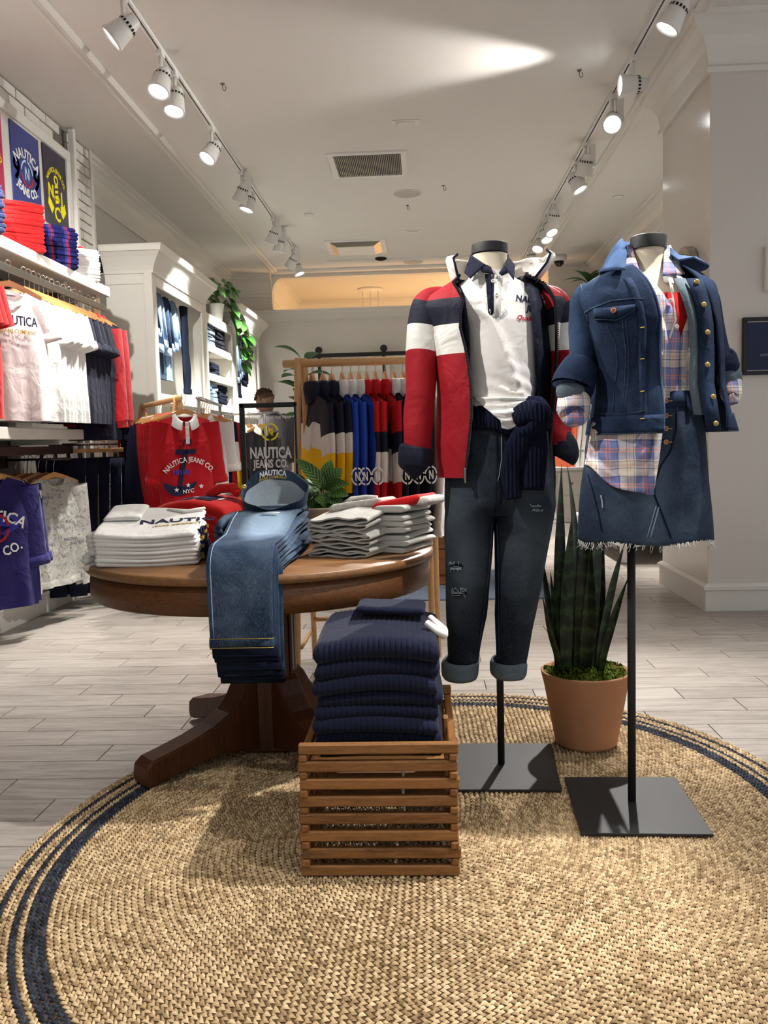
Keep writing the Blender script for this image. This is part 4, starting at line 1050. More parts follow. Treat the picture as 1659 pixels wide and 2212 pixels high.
# snake plant in terracotta
SPX, SPY = 0.548, 2.935
rim = atY(1262, 1447, SPY); SPZ = rim[2]
sn = thing('snake_plant', 'tall dark snake plant in a terracotta pot topped with moss', 'plant', (SPX, SPY, RUGZ))
r1 = (atY(1357, 1450, SPY)[0]-atY(1164, 1450, SPY)[0])/2; r0 = r1*0.70; hz = SPZ-RUGZ
m = MB(); m.lathe([(0, 0), (r0*0.96, 0), (r0, 0.012), (r1*0.93, hz*0.82), (r1, hz*0.985), (r1, hz), (r1*0.95, hz+0.002), (r1*0.90, hz*0.90), (r1*0.85, hz*0.80), (0, hz*0.8)], 48, cap0=False, cap1=False); m.build('pot', M_terra, sn)
ms = MB(); rm = np.random.RandomState(5)
for i in range(700):
    a = rm.uniform(0, 2*PI); q = math.sqrt(rm.uniform(0, 1))*r1*0.93; zz_ = hz - 0.012 + 0.022*(1-(q/r1)**2) + 0.010*sin(a*5+q*40)
    s_ = rm.uniform(0.006, 0.012); c_ = np.array((q*cos(a), q*sin(a), zz_)); V = [c_ + s_*rm.uniform(-1, 1, 3) for _ in range(5)]; V[0] = c_ + (0, 0, s_*0.9)
    ms.add(V, [(0, 1, 2), (0, 2, 3), (0, 3, 4), (0, 4, 1), (1, 2, 3), (1, 3, 4)])
ms.lathe([(0, hz-0.004), (r1*0.5, hz-0.006), (r1*0.93, hz-0.016)], 28, cap0=False, cap1=False)
tag(ms.build('moss', M_moss, sn), kind='stuff')
SL = [((1208, 1430), (1209, 1200), (1213, 1003), 36, -0.03), ((1236, 1430), (1243, 1190), (1224, 1000), 38, 0.02), ((1252, 1440), (1262, 1230), (1266, 1060), 44, -0.04), ((1272, 1440), (1285, 1240), (1296, 1090), 44, 0.0), ((1222, 1440), (1226, 1260), (1236, 1110), 40, -0.06), ((1290, 1430), (1322, 1270), (1352, 1166), 24, 0.0),
      ((1298, 1440), (1322, 1345), (1358, 1246), 22, -0.05), ((1206, 1435), (1184, 1300), (1170, 1190), 18, 0.03), ((1213, 1440), (1190, 1370), (1172, 1286), 20, -0.06), ((1218, 1440), (1200, 1330), (1189, 1232), 20, -0.03), ((1280, 1435), (1292, 1300), (1305, 1170), 40, 0.05), ((1246, 1435), (1250, 1300), (1246, 1130), 40, 0.06), ((1262, 1440), (1272, 1330), (1276, 1160), 40, -0.07)]
for b2, k2, t2, wpx, dy in SL:
    pts = []
    for q in np.linspace(0, 1, 11):
        px_ = (1-q)**2*b2[0] + 2*q*(1-q)*(2*k2[0]-(b2[0]+t2[0])/2) + q*q*t2[0]; py_ = (1-q)**2*b2[1] + 2*q*(1-q)*(2*k2[1]-(b2[1]+t2[1])/2) + q*q*t2[1]
        pts.append(atY(px_, py_, SPY + dy*(0.4+q)) - np.array((SPX, SPY, RUGZ)))
    pts[0][2] = min(pts[0][2], hz-0.01)
    V, F = [], []; tw = rnd.uniform(-0.5, 0.5)
    for i, p in enumerate(pts):
        q = i/10; wd = wpx*SPY/FPX/2*(0.72 + 0.28*sin(PI*min(1, q*1.3)))*(1 if q < 0.55 else max(0.03, 1-((q-0.55)/0.45)**1.8))
        aa = tw + q*0.5*(1 if tw > 0 else -1)
        for k, fo in ((-1, 0.35), (-0.5, 0.08), (0, 0), (0.5, 0.08), (1, 0.35)):
            V.append(p + np.array((k*wd*cos(aa), k*wd*sin(aa) - fo*wd, 0)))
        for k, fo in ((0.5, 0.0), (0, -0.12), (-0.5, 0.0)):
            V.append(p + np.array((k*wd*cos(aa), k*wd*sin(aa) - fo*wd + 0.003, 0)))
    for i in range(10):
        for k in range(8): F.append((i*8+k, i*8+(k+1) % 8, (i+1)*8+(k+1) % 8, (i+1)*8+k))
    m = MB(); m.add(V, F); m.build('leaf', M_snake, sn, sub=1)
# ------------------------------------------------------------------ mannequins and what they wear
class Body:
    """stack of superelliptic sections given by silhouettes in the picture at a known distance"""
    def __init__(s, Y, lv, p=2.3):
        s.Y = Y; s.p = p; s.L = []
        for q in lv:
            y, xl, xr, ry = q[:4]; dy = q[4] if len(q) > 4 else 0
            a = atY(xl, y, Y); b = atY(xr, y, Y); s.L.append(((a[2]+b[2])/2, (a[0]+b[0])/2, (b[0]-a[0])/2, ry, Y+dy, y))
        s.L.sort()
        s.z = [l[0] for l in s.L]
    def at(s, z):
        g = lambda k: float(np.interp(z, s.z, [l[k] for l in s.L]))
        return g(1), g(2), g(3), g(4)
    def pt(s, z, a, off=0.0):
        cx, rx, ry, yc = s.at(z); ca, sa = cos(a), sin(a); e = 2/s.p
        return np.array((cx + (rx+off)*math.copysign(abs(ca)**e, ca), yc + (ry+off)*math.copysign(abs(sa)**e, sa), z))
    def ang(s, z, x):
        cx, rx, ry, yc = s.at(z); t = max(-0.999, min(0.999, (x-cx)/rx))
        return math.acos(math.copysign(abs(t)**(s.p/2), t))
    def ztop(s, ypx, x=None): 
        return float(np.interp(-ypx, [-l[5] for l in s.L][::1] if s.L[0][5] > s.L[-1][5] else [-l[5] for l in s.L], s.z))
    def hit(s, px, py, off=0.002):
        for Yt in np.arange(s.Y-0.26, s.Y+0.02, 0.003):
            q = atY(px, py, Yt); cx, rx, ry, yc = s.at(q[2])
            f = (abs(q[0]-cx)/max(rx+off, 1e-4))**s.p + (abs(Yt-yc)/max(ry+off, 1e-4))**s.p
            if f <= 1:
                lo, hi = Yt-0.003, Yt
                for _ in range(9):
                    mid = (lo+hi)/2; q = atY(px, py, mid); cx, rx, ry, yc = s.at(q[2])
                    if (abs(q[0]-cx)/max(rx+off, 1e-4))**s.p + (abs(mid-yc)/max(ry+off, 1e-4))**s.p <= 1: hi = mid
                    else: lo = mid
                return atY(px, py, hi)
        return atY(px, py, s.Y)
def fold(z, a, seed, amp):
    k_ = ('f', seed)
    if k_ not in WV:
        r_ = np.random.RandomState(seed); WV[k_] = [(float(r_.uniform(4, 30)), int(r_.randint(1, 6)), float(r_.uniform(0, 6.3))) for _ in range(5)]
    v_ = 0.0
    for kz, ka, p in WV[k_]: v_ += sin(kz*z + ka*a + p)
    return amp*v_/5
def shell(B, zs, a0, a1, n=40, off=0.0, seed=1, amp=0.004, mi=0, closed=False, hem=None):
    m = MB(); rings = []
    for i, z in enumerate(zs):
        b0_, b1_ = (a0(z) if callable(a0) else a0), (a1(z) if callable(a1) else a1); R = []
        for j in range(n if closed else n+1):
            a = b0_ + (b1_-b0_)*j/n
            fade = min(1, (zs[-1]-z)/0.08) if zs[-1] > zs[0] else 1
            p = B.pt(z, a, off + fold(z, a, seed, amp)*max(0.15, fade))
            if hem and i == 0: p = p + np.array((0, 0, hem(a)))
            R.append(p)
        rings.append(R)
    m.loft(rings, closed, mi=mi); return m
def limb(pts, n=18, seed=1, amp=0.003, cap0=False, cap1=False, sub=4, mi=None, flat=1.0):
    """pts: (px, py, Y, radius_px)"""
    P = [atY(a, b, Y) for a, b, Y, r in pts]; Rr = [r*Y/FPX for a, b, Y, r in pts]
    QP, QR, QI = [], [], []
    for i in range(len(P)-1):
        for k in range(sub):
            t = k/sub; p0 = P[max(i-1, 0)]; p1 = P[i]; p2 = P[i+1]; p3 = P[min(i+2, len(P)-1)]
            QP.append(0.5*((2*p1) + (p2-p0)*t + (2*p0-5*p1+4*p2-p3)*t*t + (3*p1-p0-3*p2+p3)*t**3)); QR.append(Rr[i]*(1-t)+Rr[i+1]*t); QI.append(i)
    QP.append(P[-1]); QR.append(Rr[-1])
    rings = []; prev = None
    for i, p in enumerate(QP):
        t = QP[min(i+1, len(QP)-1)]-QP[max(i-1, 0)]; t = t/(np.linalg.norm(t)+1e-9)
        u = np.array((0, 1., 0)) if prev is None else prev
        u = u - t*(u@t); u /= (np.linalg.norm(u)+1e-9); prev = u; q = np.cross(t, u)
        rings.append([p + (QR[i] + fold(p[2]*1.5, a, seed, amp))*(cos(a)*q + flat*sin(a)*u) for a in np.arange(n)*2*PI/n])
    m = MB(); m.loft(rings, True, cap0, cap1, (lambda i, j: mi[QI[min(i, len(QI)-1)]]) if mi else 0); return m
def decal_text(B, parent, name, txt, px, py, size_px, mat, bold=0.02, sx=1.0, rot=0.0, off=0.004, arc=None, shear=0.0):
    p = MB(); cr, sr = cos(rot), sin(rot)
    def f(u, v, w_):
        q = B.hit(px + u*cr + v*sr, py + u*sr - v*cr, 0.0)
        if B is globals().get('BS'):
            a = -B.ang(q[2], q[0]); d_ = shirt_d(q[2], a, q[0]) + 0.0016 + 0.4*w_
            return q + np.array((cos(a)*d_, sin(a)*d_, 0))
        return B.hit(px + u*cr + v*sr, py + u*sr - v*cr, off + 0.4*w_)
    put_text(p, txt, size_px, f, bold, sx, arc, shear=shear); return p.build(name, mat, parent, world=True)
def strip(B, pxs, w_px, off, mat, parent, name, n=None):
    """flat ribbon over the body following picture points"""
    m = MB(); rows = []
    for (a, b, *ww) in pxs:
        wv = ww[0] if ww else w_px
        rows.append([B.hit(a-wv/2, b, off), B.hit(a, b, off+0.001), B.hit(a+wv/2, b, off)])
    m.loft(rows, False); return m.build(name, mat, parent, world=True, solid=0.002)
def seam(B, pxs, off, r, mat, parent, name='seam'):
    m = MB(); pp = []
    for i in range(len(pxs)-1):
        for k in range(3):
            t = k/3; pp.append((pxs[i][0]*(1-t)+pxs[i+1][0]*t, pxs[i][1]*(1-t)+pxs[i+1][1]*t))
    pp.append(pxs[-1]); m.tube([B.hit(a, b, off) for a, b in pp], r, 6); return m.build(name, mat, parent, world=True)
def disc_at(B, px, py, r, mat, parent, name, off=0.004, hole=True, ax=(0, -1, 0.05)):
    c_ = B.hit(px, py, off); m = MB()
    prof = [(0, 0.0015), (r*0.35, 0.0015), (r*0.45, 0.003), (r*0.85, 0.004), (r, 0.002), (r, -0.002)] if hole else [(0, 0.004), (r*0.7, 0.0045), (r, 0.002), (r, -0.002)]
    m.lathe(prof, 16, c_, ax=ax); return m.build(name, mat, parent, world=True)

# stand of each mannequin
def stand(name, label, plate_px, foot_px, Yp, top_px, bust_levels, cap_levels, neck_p=2.0):
    f0 = atZ(*foot_px, RUGZ); t_ = thing(name, label, 'mannequin', (f0[0], f0[1], RUGZ))
    P = [atZ(*q, RUGZ+0.008) for q in plate_px]
    m = MB(); m.prism([(p[0], p[1]) for p in P], RUGZ+0.001, RUGZ+0.009); m.build('base_plate', M_black, t_, world=True, bevel=0.0015)
    m = MB(); z1 = atY(*top_px, f0[1])[2]; m.tube([(f0[0], f0[1], RUGZ+0.009), (f0[0]+0.0, Yp, z1)], 0.0115, 14); m.build('pole', M_black, t_, world=True)
    B = Body(Yp, bust_levels, 2.1); zs = list(np.linspace(B.z[0], B.z[-1], 34))
    m = shell(B, zs, 0, 2*PI, 40, 0, 3, 0.0, closed=True); m.build('torso', M_linen, t_, world=True)
    Bc = Body(Yp, cap_levels, 2.0)
    rings = [[Bc.pt(Bc.z[0], a) for a in np.arange(40)*2*PI/40]]
    for l, k in ((Bc.z[0]+0.001, 0.0), (Bc.z[-1]-0.002, 0.0), (Bc.z[-1], -0.004)): rings.append([Bc.pt(l, a, k) for a in np.arange(40)*2*PI/40])
    m = MB(); m.loft(rings, True, True, True); m.build('neck_cap', M_black, t_, world=True, bevel=0.001)
    return t_, B
Y1 = atZ(1083, 1655, RUGZ)[1]; Y2 = atZ(1365, 1735, RUGZ)[1]
stand('mannequin', 'headless linen mannequin on a black square base wearing the red and navy track jacket', [(965, 1606), (1190, 1606), (1214, 1706), (975, 1706)], (1083, 1655), Y1, (1083, 1080),
      [(551, 1021, 1096, .050), (575, 1024, 1094, .050), (600, 1012, 1106, .058), (625, 995, 1125, .065), (650, 980, 1150, .075), (700, 1015, 1148, .09), (780, 1012, 1150, .10), (860, 1018, 1148, .095), (920, 1010, 1160, .10), (1000, 980, 1180, .10), (1080, 985, 1175, .09), (1110, 1000, 1160, .07)], [(549, 1018, 1097, .054), (527, 1019, 1097, .054)])
stand('mannequin', 'headless linen mannequin on a black square base wearing the denim jacket and skirt', [(1219, 1679), (1458, 1679), (1542, 1803), (1255, 1800)], (1365, 1735), Y2, (1382, 1100),
      [(540, 1366, 1434, .045), (575, 1370, 1431, .046), (595, 1360, 1445, .055), (615, 1315, 1485, .07), (640, 1285, 1515, .085), (690, 1300, 1505, .100), (740, 1305, 1500, .105), (800, 1315, 1490, .09), (860, 1310, 1490, .095), (950, 1290, 1505, .11), (1050, 1290, 1505, .10), (1090, 1310, 1480, .06)], [(540, 1361, 1439, .052), (511, 1362, 1439, .052)])

# ---- left mannequin -------------------------------------------------------
# jeans
t_ = thing('jeans', 'dark faded ripped jeans with rolled cuffs on the left mannequin', 'jeans', (atZ(1083, 1655, RUGZ)[0], Y1, atY(1000, 1462, Y1)[2]))
BJ = Body(Y1, [(885, 1006, 1172, .112), (920, 990, 1185, .118), (960, 968, 1195, .122), (1040, 961, 1200, .125), (1090, 962, 1199, .118), (1108, 963, 1197, .100)], 2.4)
m = shell(BJ, list(np.linspace(BJ.z[0], BJ.z[-1], 22)), 0, 2*PI, 48, 0, 11, 0.004, closed=True)
BL = Body(Y1, [(1050, 963, 1090, .112), (1092, 962, 1074, .116), (1150, 961, 1066, .098), (1230, 961, 1061, .085), (1330, 963, 1051, .076), (1432, 967, 1031, .068)], 2.3)
BR = Body(Y1, [(1050, 1045, 1198, .112), (1092, 1062, 1199, .116), (1150, 1068, 1189, .098), (1230, 1071, 1175, .085), (1330, 1071, 1157, .076), (1436, 1072, 1133, .068)], 2.3)
for B_, sd in ((BL, 12), (BR, 13)):
    mm = shell(B_, list(np.linspace(B_.z[0], B_.z[-1], 30)), 0, 2*PI, 32, 0, sd, 0.004, closed=True); m.add(mm.v, mm.f)
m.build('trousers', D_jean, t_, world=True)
for lv_, sd in ([(1461, 960, 1028, .075), (1455, 956, 1031, .079), (1432, 955, 1033, .081), (1424, 962, 1034, .076)], 14), ([(1457, 1066, 1132, .072), (1451, 1060, 1136, .078), (1432, 1060, 1137, .080), (1424, 1064, 1133, .074)], 15):
    B_ = Body(Y1, lv_, 2.2); mm = shell(B_, list(np.linspace(B_.z[0], B_.z[-1], 8)), 0, 2*PI, 36, 0.0, sd, 0.003, closed=True)
    tag(mm.build('cuff', D_cuff, t_, world=True, solid=0.006), 'grey blue turned up cuff')
seam(BJ, [(1072, 925), (1073, 990), (1073, 1045), (1070, 1110)], 0.003, 0.0022, D_dark, t_, 'fly_seam')
seam(BJ, [(1083, 925), (1084, 990), (1078, 1030), (1073, 1042)], 0.003, 0.0010, D_inside, t_, 'fly_stitching')
seam(BR, [(1073, 1130), (1076, 1200), (1077, 1300), (1078, 1425)], 0.003, 0.0018, D_mid, t_, 'inner_seam')
seam(BL, [(1063, 1130), (1056, 1230), (1044, 1330), (1029, 1425)], 0.003, 0.0018, D_mid, t_, 'inner_seam')
def rip(B_, px, py, w_, h_, name='rip'):
    m = MB(); rows = []
    for q in np.linspace(-1, 1, 9):
        hh_ = h_*(1-q*q)**0.5*0.5 + 0.4; rows.append([B_.hit(px+q*w_/2, py-hh_, 0.0035), B_.hit(px+q*w_/2, py+hh_, 0.0035)])
    m.loft(rows, False, mi=0)
    for q in range(9):
        xx = px + rnd.uniform(-0.5, 0.5)*w_; s_ = rnd.choice((-1, 1)); m.tube([B_.hit(xx, py+s_*h_*0.5, 0.005), B_.hit(xx+rnd.uniform(-5, 5), py+s_*h_*0.2, 0.006), B_.hit(xx+rnd.uniform(-9, 9), py+s_*h_*0.75, 0.006)], 0.0013, 5, mi=1)
    for q in range(5):
        yy = py + h_*rnd.uniform(-0.5, 0.5); m.tube([B_.hit(px-w_*0.45, yy, 0.006), B_.hit(px, yy+rnd.uniform(-2, 2), 0.006), B_.hit(px+w_*rnd.uniform(0.1, 0.45), yy, 0.006)], 0.0013, 5, mi=1)
    m.build(name, [D_black, D_inside], t_, world=True)
rip(BL, 986, 1224, 30, 14); rip(BL, 991, 1281, 36, 15); rip(BR, 1160, 1097, 22, 11)
seam(BJ, [(965, 985), (985, 1003), (1000, 1008)], 0.003, 0.0015, D_mid, t_, 'pocket_seam')

# rugby shirt
t_ = thing('rugby_shirt', 'white rugby shirt with a navy collar and placket under the track jacket', 'shirt', (atZ(1083, 1655, RUGZ)[0], Y1, atY(1080, 920, Y1)[2]))
BS = Body(Y1, [(925, 1040, 1140, .122), (905, 1020, 1150, .128), (885, 1008, 1156, .130), (860, 1004, 1156, .128), (820, 1004, 1160, .126), (760, 1004, 1165, .126), (700, 1002, 1168, .124), (660, 962, 1178, .112), (640, 962, 1168, .098), (622, 980, 1145, .084), (605, 1004, 1112, .068), (590, 1016, 1102, .060)], 2.2)
BS2 = BS
shirt_t = t_
def shirt_d(z, a, x):       # cloth relief: folds, gathers and one long pull to the lower right
    q = (z-BS.z[0])/(BS.z[-1]-BS.z[0]); d_ = fold(z, a, 21, 0.004)
    cx, rx, ry, yc = BS.at(z); xn = (x-cx)/rx
    if sin(a) < 0:
        g_ = max(0, 1-q/0.45); d_ += 0.009*g_*sin((z*150 + xn*5.5*(1+q)))*max(0, 1-abs(xn-0.2)/1.2)
        dl = (xn*0.55 + 0.25) - (1-q)*1.0 + 0.28; d_ += 0.011*math.exp(-(dl/0.05)**2)*(0.2 < q < 0.75)
    return d_
def shirt_shell():
    m = MB(); rings = []; zs = list(np.linspace(BS.z[0], BS.z[-1], 64))
    for i, z in enumerate(zs):
        R = []
        for j in range(72):
            a = 2*PI*j/72; p = BS.pt(z, a); d_ = shirt_d(z, a, p[0])
            nx_, ny_ = cos(a), sin(a); p = p + np.array((nx_*d_, ny_*d_, 0)); R.append(p)
        rings.append(R)
    m.loft(rings, True); return m
shirt_shell().build('body', K_white, t_, world=True)
BK = Body(Y1, [(607, 1000, 1112, .082), (585, 1012, 1106, .066), (556, 1016, 1100, .058), (552, 1017, 1099, .056)], 2.0)
zs = [BK.z[0], (BK.z[0]+BK.z[1])/2, BK.z[1], (BK.z[1]+BK.z[2])/2, BK.z[2], BK.z[3]]
def collar(sd):
    m = MB(); rings = []
    for i, z in enumerate(zs):
        k = 1-i/5; R = []
        for j in range(17):
            a0_ = -PI/2 + sd*(0.38 if k < 0.5 else 0.62) ; a1_ = PI/2
            if sd > 0: a = a0_ + (a1_-a0_)*j/16
            else: a = a0_ - (2*PI - (a1_ - a0_))*j/16 if False else (-PI/2 + sd*(0.38 if k < 0.5 else 0.62)) - (PI - 0.4)*j/16
            drop = 0.014*k*math.exp(-(j/3.5)**2)
            R.append(BK.pt(z, a, 0.004*k) - np.array((0, 0, drop)))
        rings.append(R)
    m.loft(rings, False); return m
def flap0(name, quad, mat, nn=8, thick=0.004, bulge=0.006):
    m = MB(); rows = []; q = [np.array(p, float) for p in quad]
    for v_ in np.linspace(0, 1, nn):
        R = []
        for u in np.linspace(0, 1, nn):
            p = (1-u)*(1-v_)*q[0] + u*(1-v_)*q[1] + u*v_*q[2] + (1-u)*v_*q[3]; R.append(atY(p[0], p[1], p[2] - bulge*sin(PI*u)*sin(PI*v_)))
        rows.append(R)
    m.loft(rows, False); return m.build(name, mat, t_, world=True, solid=thick)
flap0('collar', [(1017, 551, Y1-0.015), (1048, 572, Y1-0.075), (1016, 601, Y1-0.108), (1003, 589, Y1-0.078)], K_navy)
flap0('collar', [(1098, 553, Y1-0.015), (1112, 574, Y1-0.055), (1110, 604, Y1-0.105), (1088, 575, Y1-0.075)], K_navy)
flap0('collar_back', [(1018, 549, Y1+0.06), (1098, 549, Y1+0.06), (1106, 590, Y1+0.065), (1010, 590, Y1+0.065)], K_navy, bulge=-0.02)
flap0('collar_stand', [(1036, 566, Y1-0.062), (1060, 577, Y1-0.074), (1066, 592, Y1-0.090), (1040, 588, Y1-0.085)], K_navy)
flap0('collar_stand', [(1092, 572, Y1-0.070), (1078, 590, Y1-0.086), (1084, 596, Y1-0.090), (1100, 588, Y1-0.08)], K_navy)
strip(BS, [(1054, 592), (1057, 610), (1059, 640), (1062, 680)], 14, 0.004, K_navy, t_, 'placket')
strip(BS, [(1073, 594), (1072, 612), (1071, 640), (1071, 684)], 15, 0.005, K_white, t_, 'button_placket')
strip(BS, [(1066, 590), (1065, 612), (1064, 640), (1064, 676)], 4, 0.0065, K_navy, t_, 'placket_edge')
for bx, by in ((1052, 575), (1065, 607), (1073, 637)): disc_at(BS, bx, by, 0.0062, M_button, t_, 'button', 0.010)
m = MB(); m.tube([BS.hit(a, b, 0.004) for a, b in ((1058, 668), (1060, 680), (1068, 686), (1082, 684), (1092, 674), (1090, 666))], 0.0016, 6); m.build('placket_stitching', K_greyd, t_, world=True)
decal_text(BS, t_, 'lettering', 'NAUTICA', 1153, 655, 19, P_navy, 0.03, 0.95, 0.14, 0.0055, shear=0.0)
decal_text(BS, t_, 'lettering', 'JEANS', 1161, 674, 18, P_navy, 0.03, 0.95, 0.12, 0.0055)
decal_text(BS, t_, 'script_lettering', 'Quality', 1137, 692, 15, P_red, 0.015, 1.0, 0.12, 0.0055, shear=0.25)

# navy sweater tied round the waist
t_ = thing('tied_sweater', 'navy rib knit sweater knotted round the waist of the left mannequin', 'sweater', (atZ(1083, 1655, RUGZ)[0], Y1, atY(1100, 1080, Y1)[2]))
BW = Body(Y1, [(928, 990, 1182, .128), (912, 998, 1180, .137), (893, 1004, 1178, .136), (878, 1008, 1170, .128)], 2.3)
def belt():
    m = MB(); rings = []
    for z in np.linspace(BW.z[0], BW.z[-1], 9):
        R = []
        for j in range(60):
            a = 2*PI*j/60; p = BW.pt(z, a, 0.002*cos(j*PI)); xn = p[0]-BW.at(z)[0]
            dz = -0.035*max(0, 1-abs(xn-0.03)/0.07) if sin(a) < 0 else 0
            R.append(p + np.array((0, 0, dz)))
        rings.append(R)
    m.loft(rings, True); return m
belt().build('belt', K_rib, t_, world=True, solid=0.006)
tS = t_; t_ = shirt_t
m = MB(); rows = []
for v_ in np.linspace(0, 1, 14):
    yv = 858 + v_*70; xl_ = 1020 + 52*min(1, v_*1.3) + 12*v_; xr_ = 1146 - 34*v_
    rows.append([BW.hit(xl_ + (xr_-xl_)*u, yv - 8*v_*abs(u-0.45), 0.010 + 0.004*sin(v_*26 + u*3)) for u in np.linspace(0, 1, 16)])
m.loft(rows, False); m.build('shirt_tail', K_white, t_, world=True, solid=0.003)
t_ = tS
yF = Y1-0.135
limb([(1120, 905, yF+0.01, 26), (1150, 890, yF-0.015, 27), (1165, 905, yF-0.02, 26), (1150, 925, yF-0.01, 24), (1125, 935, yF, 20)], 16, 31, 0.006, True, True).build('knot', K_rib, t_, world=True)
limb([(1138, 870, yF+0.03, 12), (1160, 872, yF, 18), (1176, 895, yF+0.01, 18), (1172, 925, yF+0.04, 14)], 14, 32, 0.004, True, True).build('knot_loop', K_rib, t_, world=True)
limb([(1140, 925, yF-0.01, 24), (1118, 965, yF-0.006, 26), (1104, 1010, yF, 22), (1106, 1050, yF-0.004, 20), (1110, 1078, yF-0.006, 17)], 18, 33, 0.005, True, True, flat=0.6).build('sleeve', K_rib, t_, world=True)
limb([(1158, 925, yF-0.004, 22), (1155, 970, yF, 30), (1152, 1010, yF+0.004, 28), (1150, 1058, yF+0.006, 24)], 18, 34, 0.005, True, True, flat=0.55).build('sleeve', K_rib, t_, world=True)

# track jacket
t_ = thing('track_jacket', 'open red navy and white colour block track jacket on the left mannequin', 'jacket', (atZ(1083, 1655, RUGZ)[0], Y1, atY(1000, 1030, Y1)[2]))
BT = Body(Y1, [(1030, 945, 1190, .135), (950, 941, 1192, .145), (850, 944, 1197, .148), (772, 939, 1203, .148), (712, 929, 1209, .145), (662, 910, 1222, .130), (640, 920, 1212, .112), (618, 955, 1178, .092), (600, 985, 1138, .078)], 2.3)
ys = [l[5] for l in BT.L]; zB = BT.z
xLf = [(1030, 1000), (1003, 1003), (950, 1008), (900, 1013), (850, 1012), (800, 1007), (760, 1000), (720, 990), (690, 990), (662, 996), (640, 987), (618, 977), (600, 992)]
xRf = [(1030, 1178), (950, 1182), (880, 1190), (850, 1194), (760, 1196), (712, 1194), (662, 1190), (640, 1180), (618, 1168), (600, 1135)]
def fx(tab): 
    zz_ = [atY(x, y, Y1)[2] for y, x in tab]; xx_ = [atY(x, y, Y1)[0] for y, x in tab]
    return lambda z: float(np.interp(z, zz_, xx_))
fL, fR = fx(xLf), fx(xRf)
aR = lambda z: -BT.ang(z, fR(z)); aL = lambda z: 2*PI - BT.ang(z, fL(z))
def jacket_shell(off, zs, mi=0):
    return shell(BT, zs, aR, aL, 72, off, 51, 0.008, mi=mi)
zs = []; zone = []
cuts = [1030, 772, 710, 655, 600]; zc = [atY(960, y, Y1)[2] for y in cuts]
for k in range(4):
    n_ = (20, 6, 6, 8)[k]
    for i in range(n_): zs.append(zc[k]+(zc[k+1]-zc[k])*i/n_); zone.append((0, 1, 2, 0)[k])
zs.append(zc[-1]); zone.append(0)
m = jacket_shell(0.0, zs, lambda i, j: zone[i]); m.build('body', [K_redny, K_whiteny, K_navyny], t_, world=True)
m = jacket_shell(-0.006, zs); m.build('lining', K_navyny, t_, world=True)
for f_, nm, an in ((fL, 'zip_edge', aL), (fR, 'zip_edge', aR)):
    m = MB(); m.tube([BT.pt(z, an(z), -0.001) for z in zs], 0.0042, 8); m.build(nm, K_navy, t_, world=True)
    m = MB()
    for z in np.arange(zs[0], zs[-1], 0.0055):
        p = BT.pt(z, an(z), 0.002); m.box(p[0]-0.003, p[0]+0.004, p[1]-0.006, p[1]+0.001, z, z+0.003)
    tag(m.build('zip_teeth', M_bronze, t_, world=True), kind='stuff')
m = MB(); p = BT.pt(zs[1], aL(zs[1]), 0.004); m.cbox(p[0]-0.004, p[0]+0.004, p[1]-0.008, p[1], p[2]-0.035, p[2]+0.012, 0.002); m.build('zip_pull', M_steel, t_, world=True)
# right inner facing, folded open
def facing(tab, off, mat, name, B_, wpx):
    m = MB(); rows = []
    for y, x, *w2 in tab:
        ww = w2[0] if w2 else wpx; rows.append([B_.hit(x-ww, y, off), B_.hit(x-ww*0.5, y, off+0.004), B_.hit(x, y, off)])
    m.loft(rows, False); return m.build(name, mat, t_, world=True, solid=0.003)
facing([(598, 1146, 24), (625, 1164, 26), (660, 1176, 30), (712, 1184, 33), (760, 1190, 36), (850, 1190, 29), (900, 1186, 20), (940, 1178, 16)], 0.012, K_navyny, 'facing', BS, 32)
facing([(612, 992), (640, 1004), (690, 1010), (740, 1014), (800, 1014), (850, 1013)], 0.010, K_navyny, 'facing', BS, 22)
# sleeves with the same bands
yS = Y1
lim = [(968, 638, yS, 16), (944, 645, yS, 26), (926, 662, yS, 35), (917, 709, yS-0.01, 37), (911, 762, yS-0.02, 35), (909, 830, yS-0.035, 33), (905, 900, yS-0.05, 32), (900, 975, yS-0.06, 30)]
limb(lim, 22, 52, 0.004, False, False, 5, mi=[0, 0, 2, 1, 0, 0, 0, 0]).build('sleeve', [K_redny, K_whiteny, K_navyny], t_, world=True)
limb([(901, 962, yS-0.06, 29), (900, 968, yS-0.06, 37), (898, 985, yS-0.062, 38), (896, 1004, yS-0.062, 36), (896, 1008, yS-0.062, 28), (897, 995, yS-0.062, 26)], 22, 53, 0.003).build('cuff', K_navyny, t_, world=True)
lim = [(1168, 636, yS, 16), (1190, 644, yS, 26), (1204, 662, yS, 30), (1212, 700, yS, 29), (1216, 757, yS+0.005, 27), (1216, 830, yS+0.01, 27), (1211, 890, yS, 27), (1207, 935, yS-0.02, 26), (1214, 962, yS-0.03, 24)]
limb(lim, 22, 54, 0.004, False, False, 5, mi=[0, 0, 2, 1, 0, 0, 0, 0, 0]).build('sleeve', [K_redny, K_whiteny, K_navyny], t_, world=True)
limb([(1208, 945, yS-0.03, 26), (1218, 965, yS-0.035, 29), (1222, 985, yS-0.04, 27), (1218, 995, yS-0.04, 20)], 20, 55, 0.003, flat=0.8).build('cuff', K_navyny, t_, world=True)
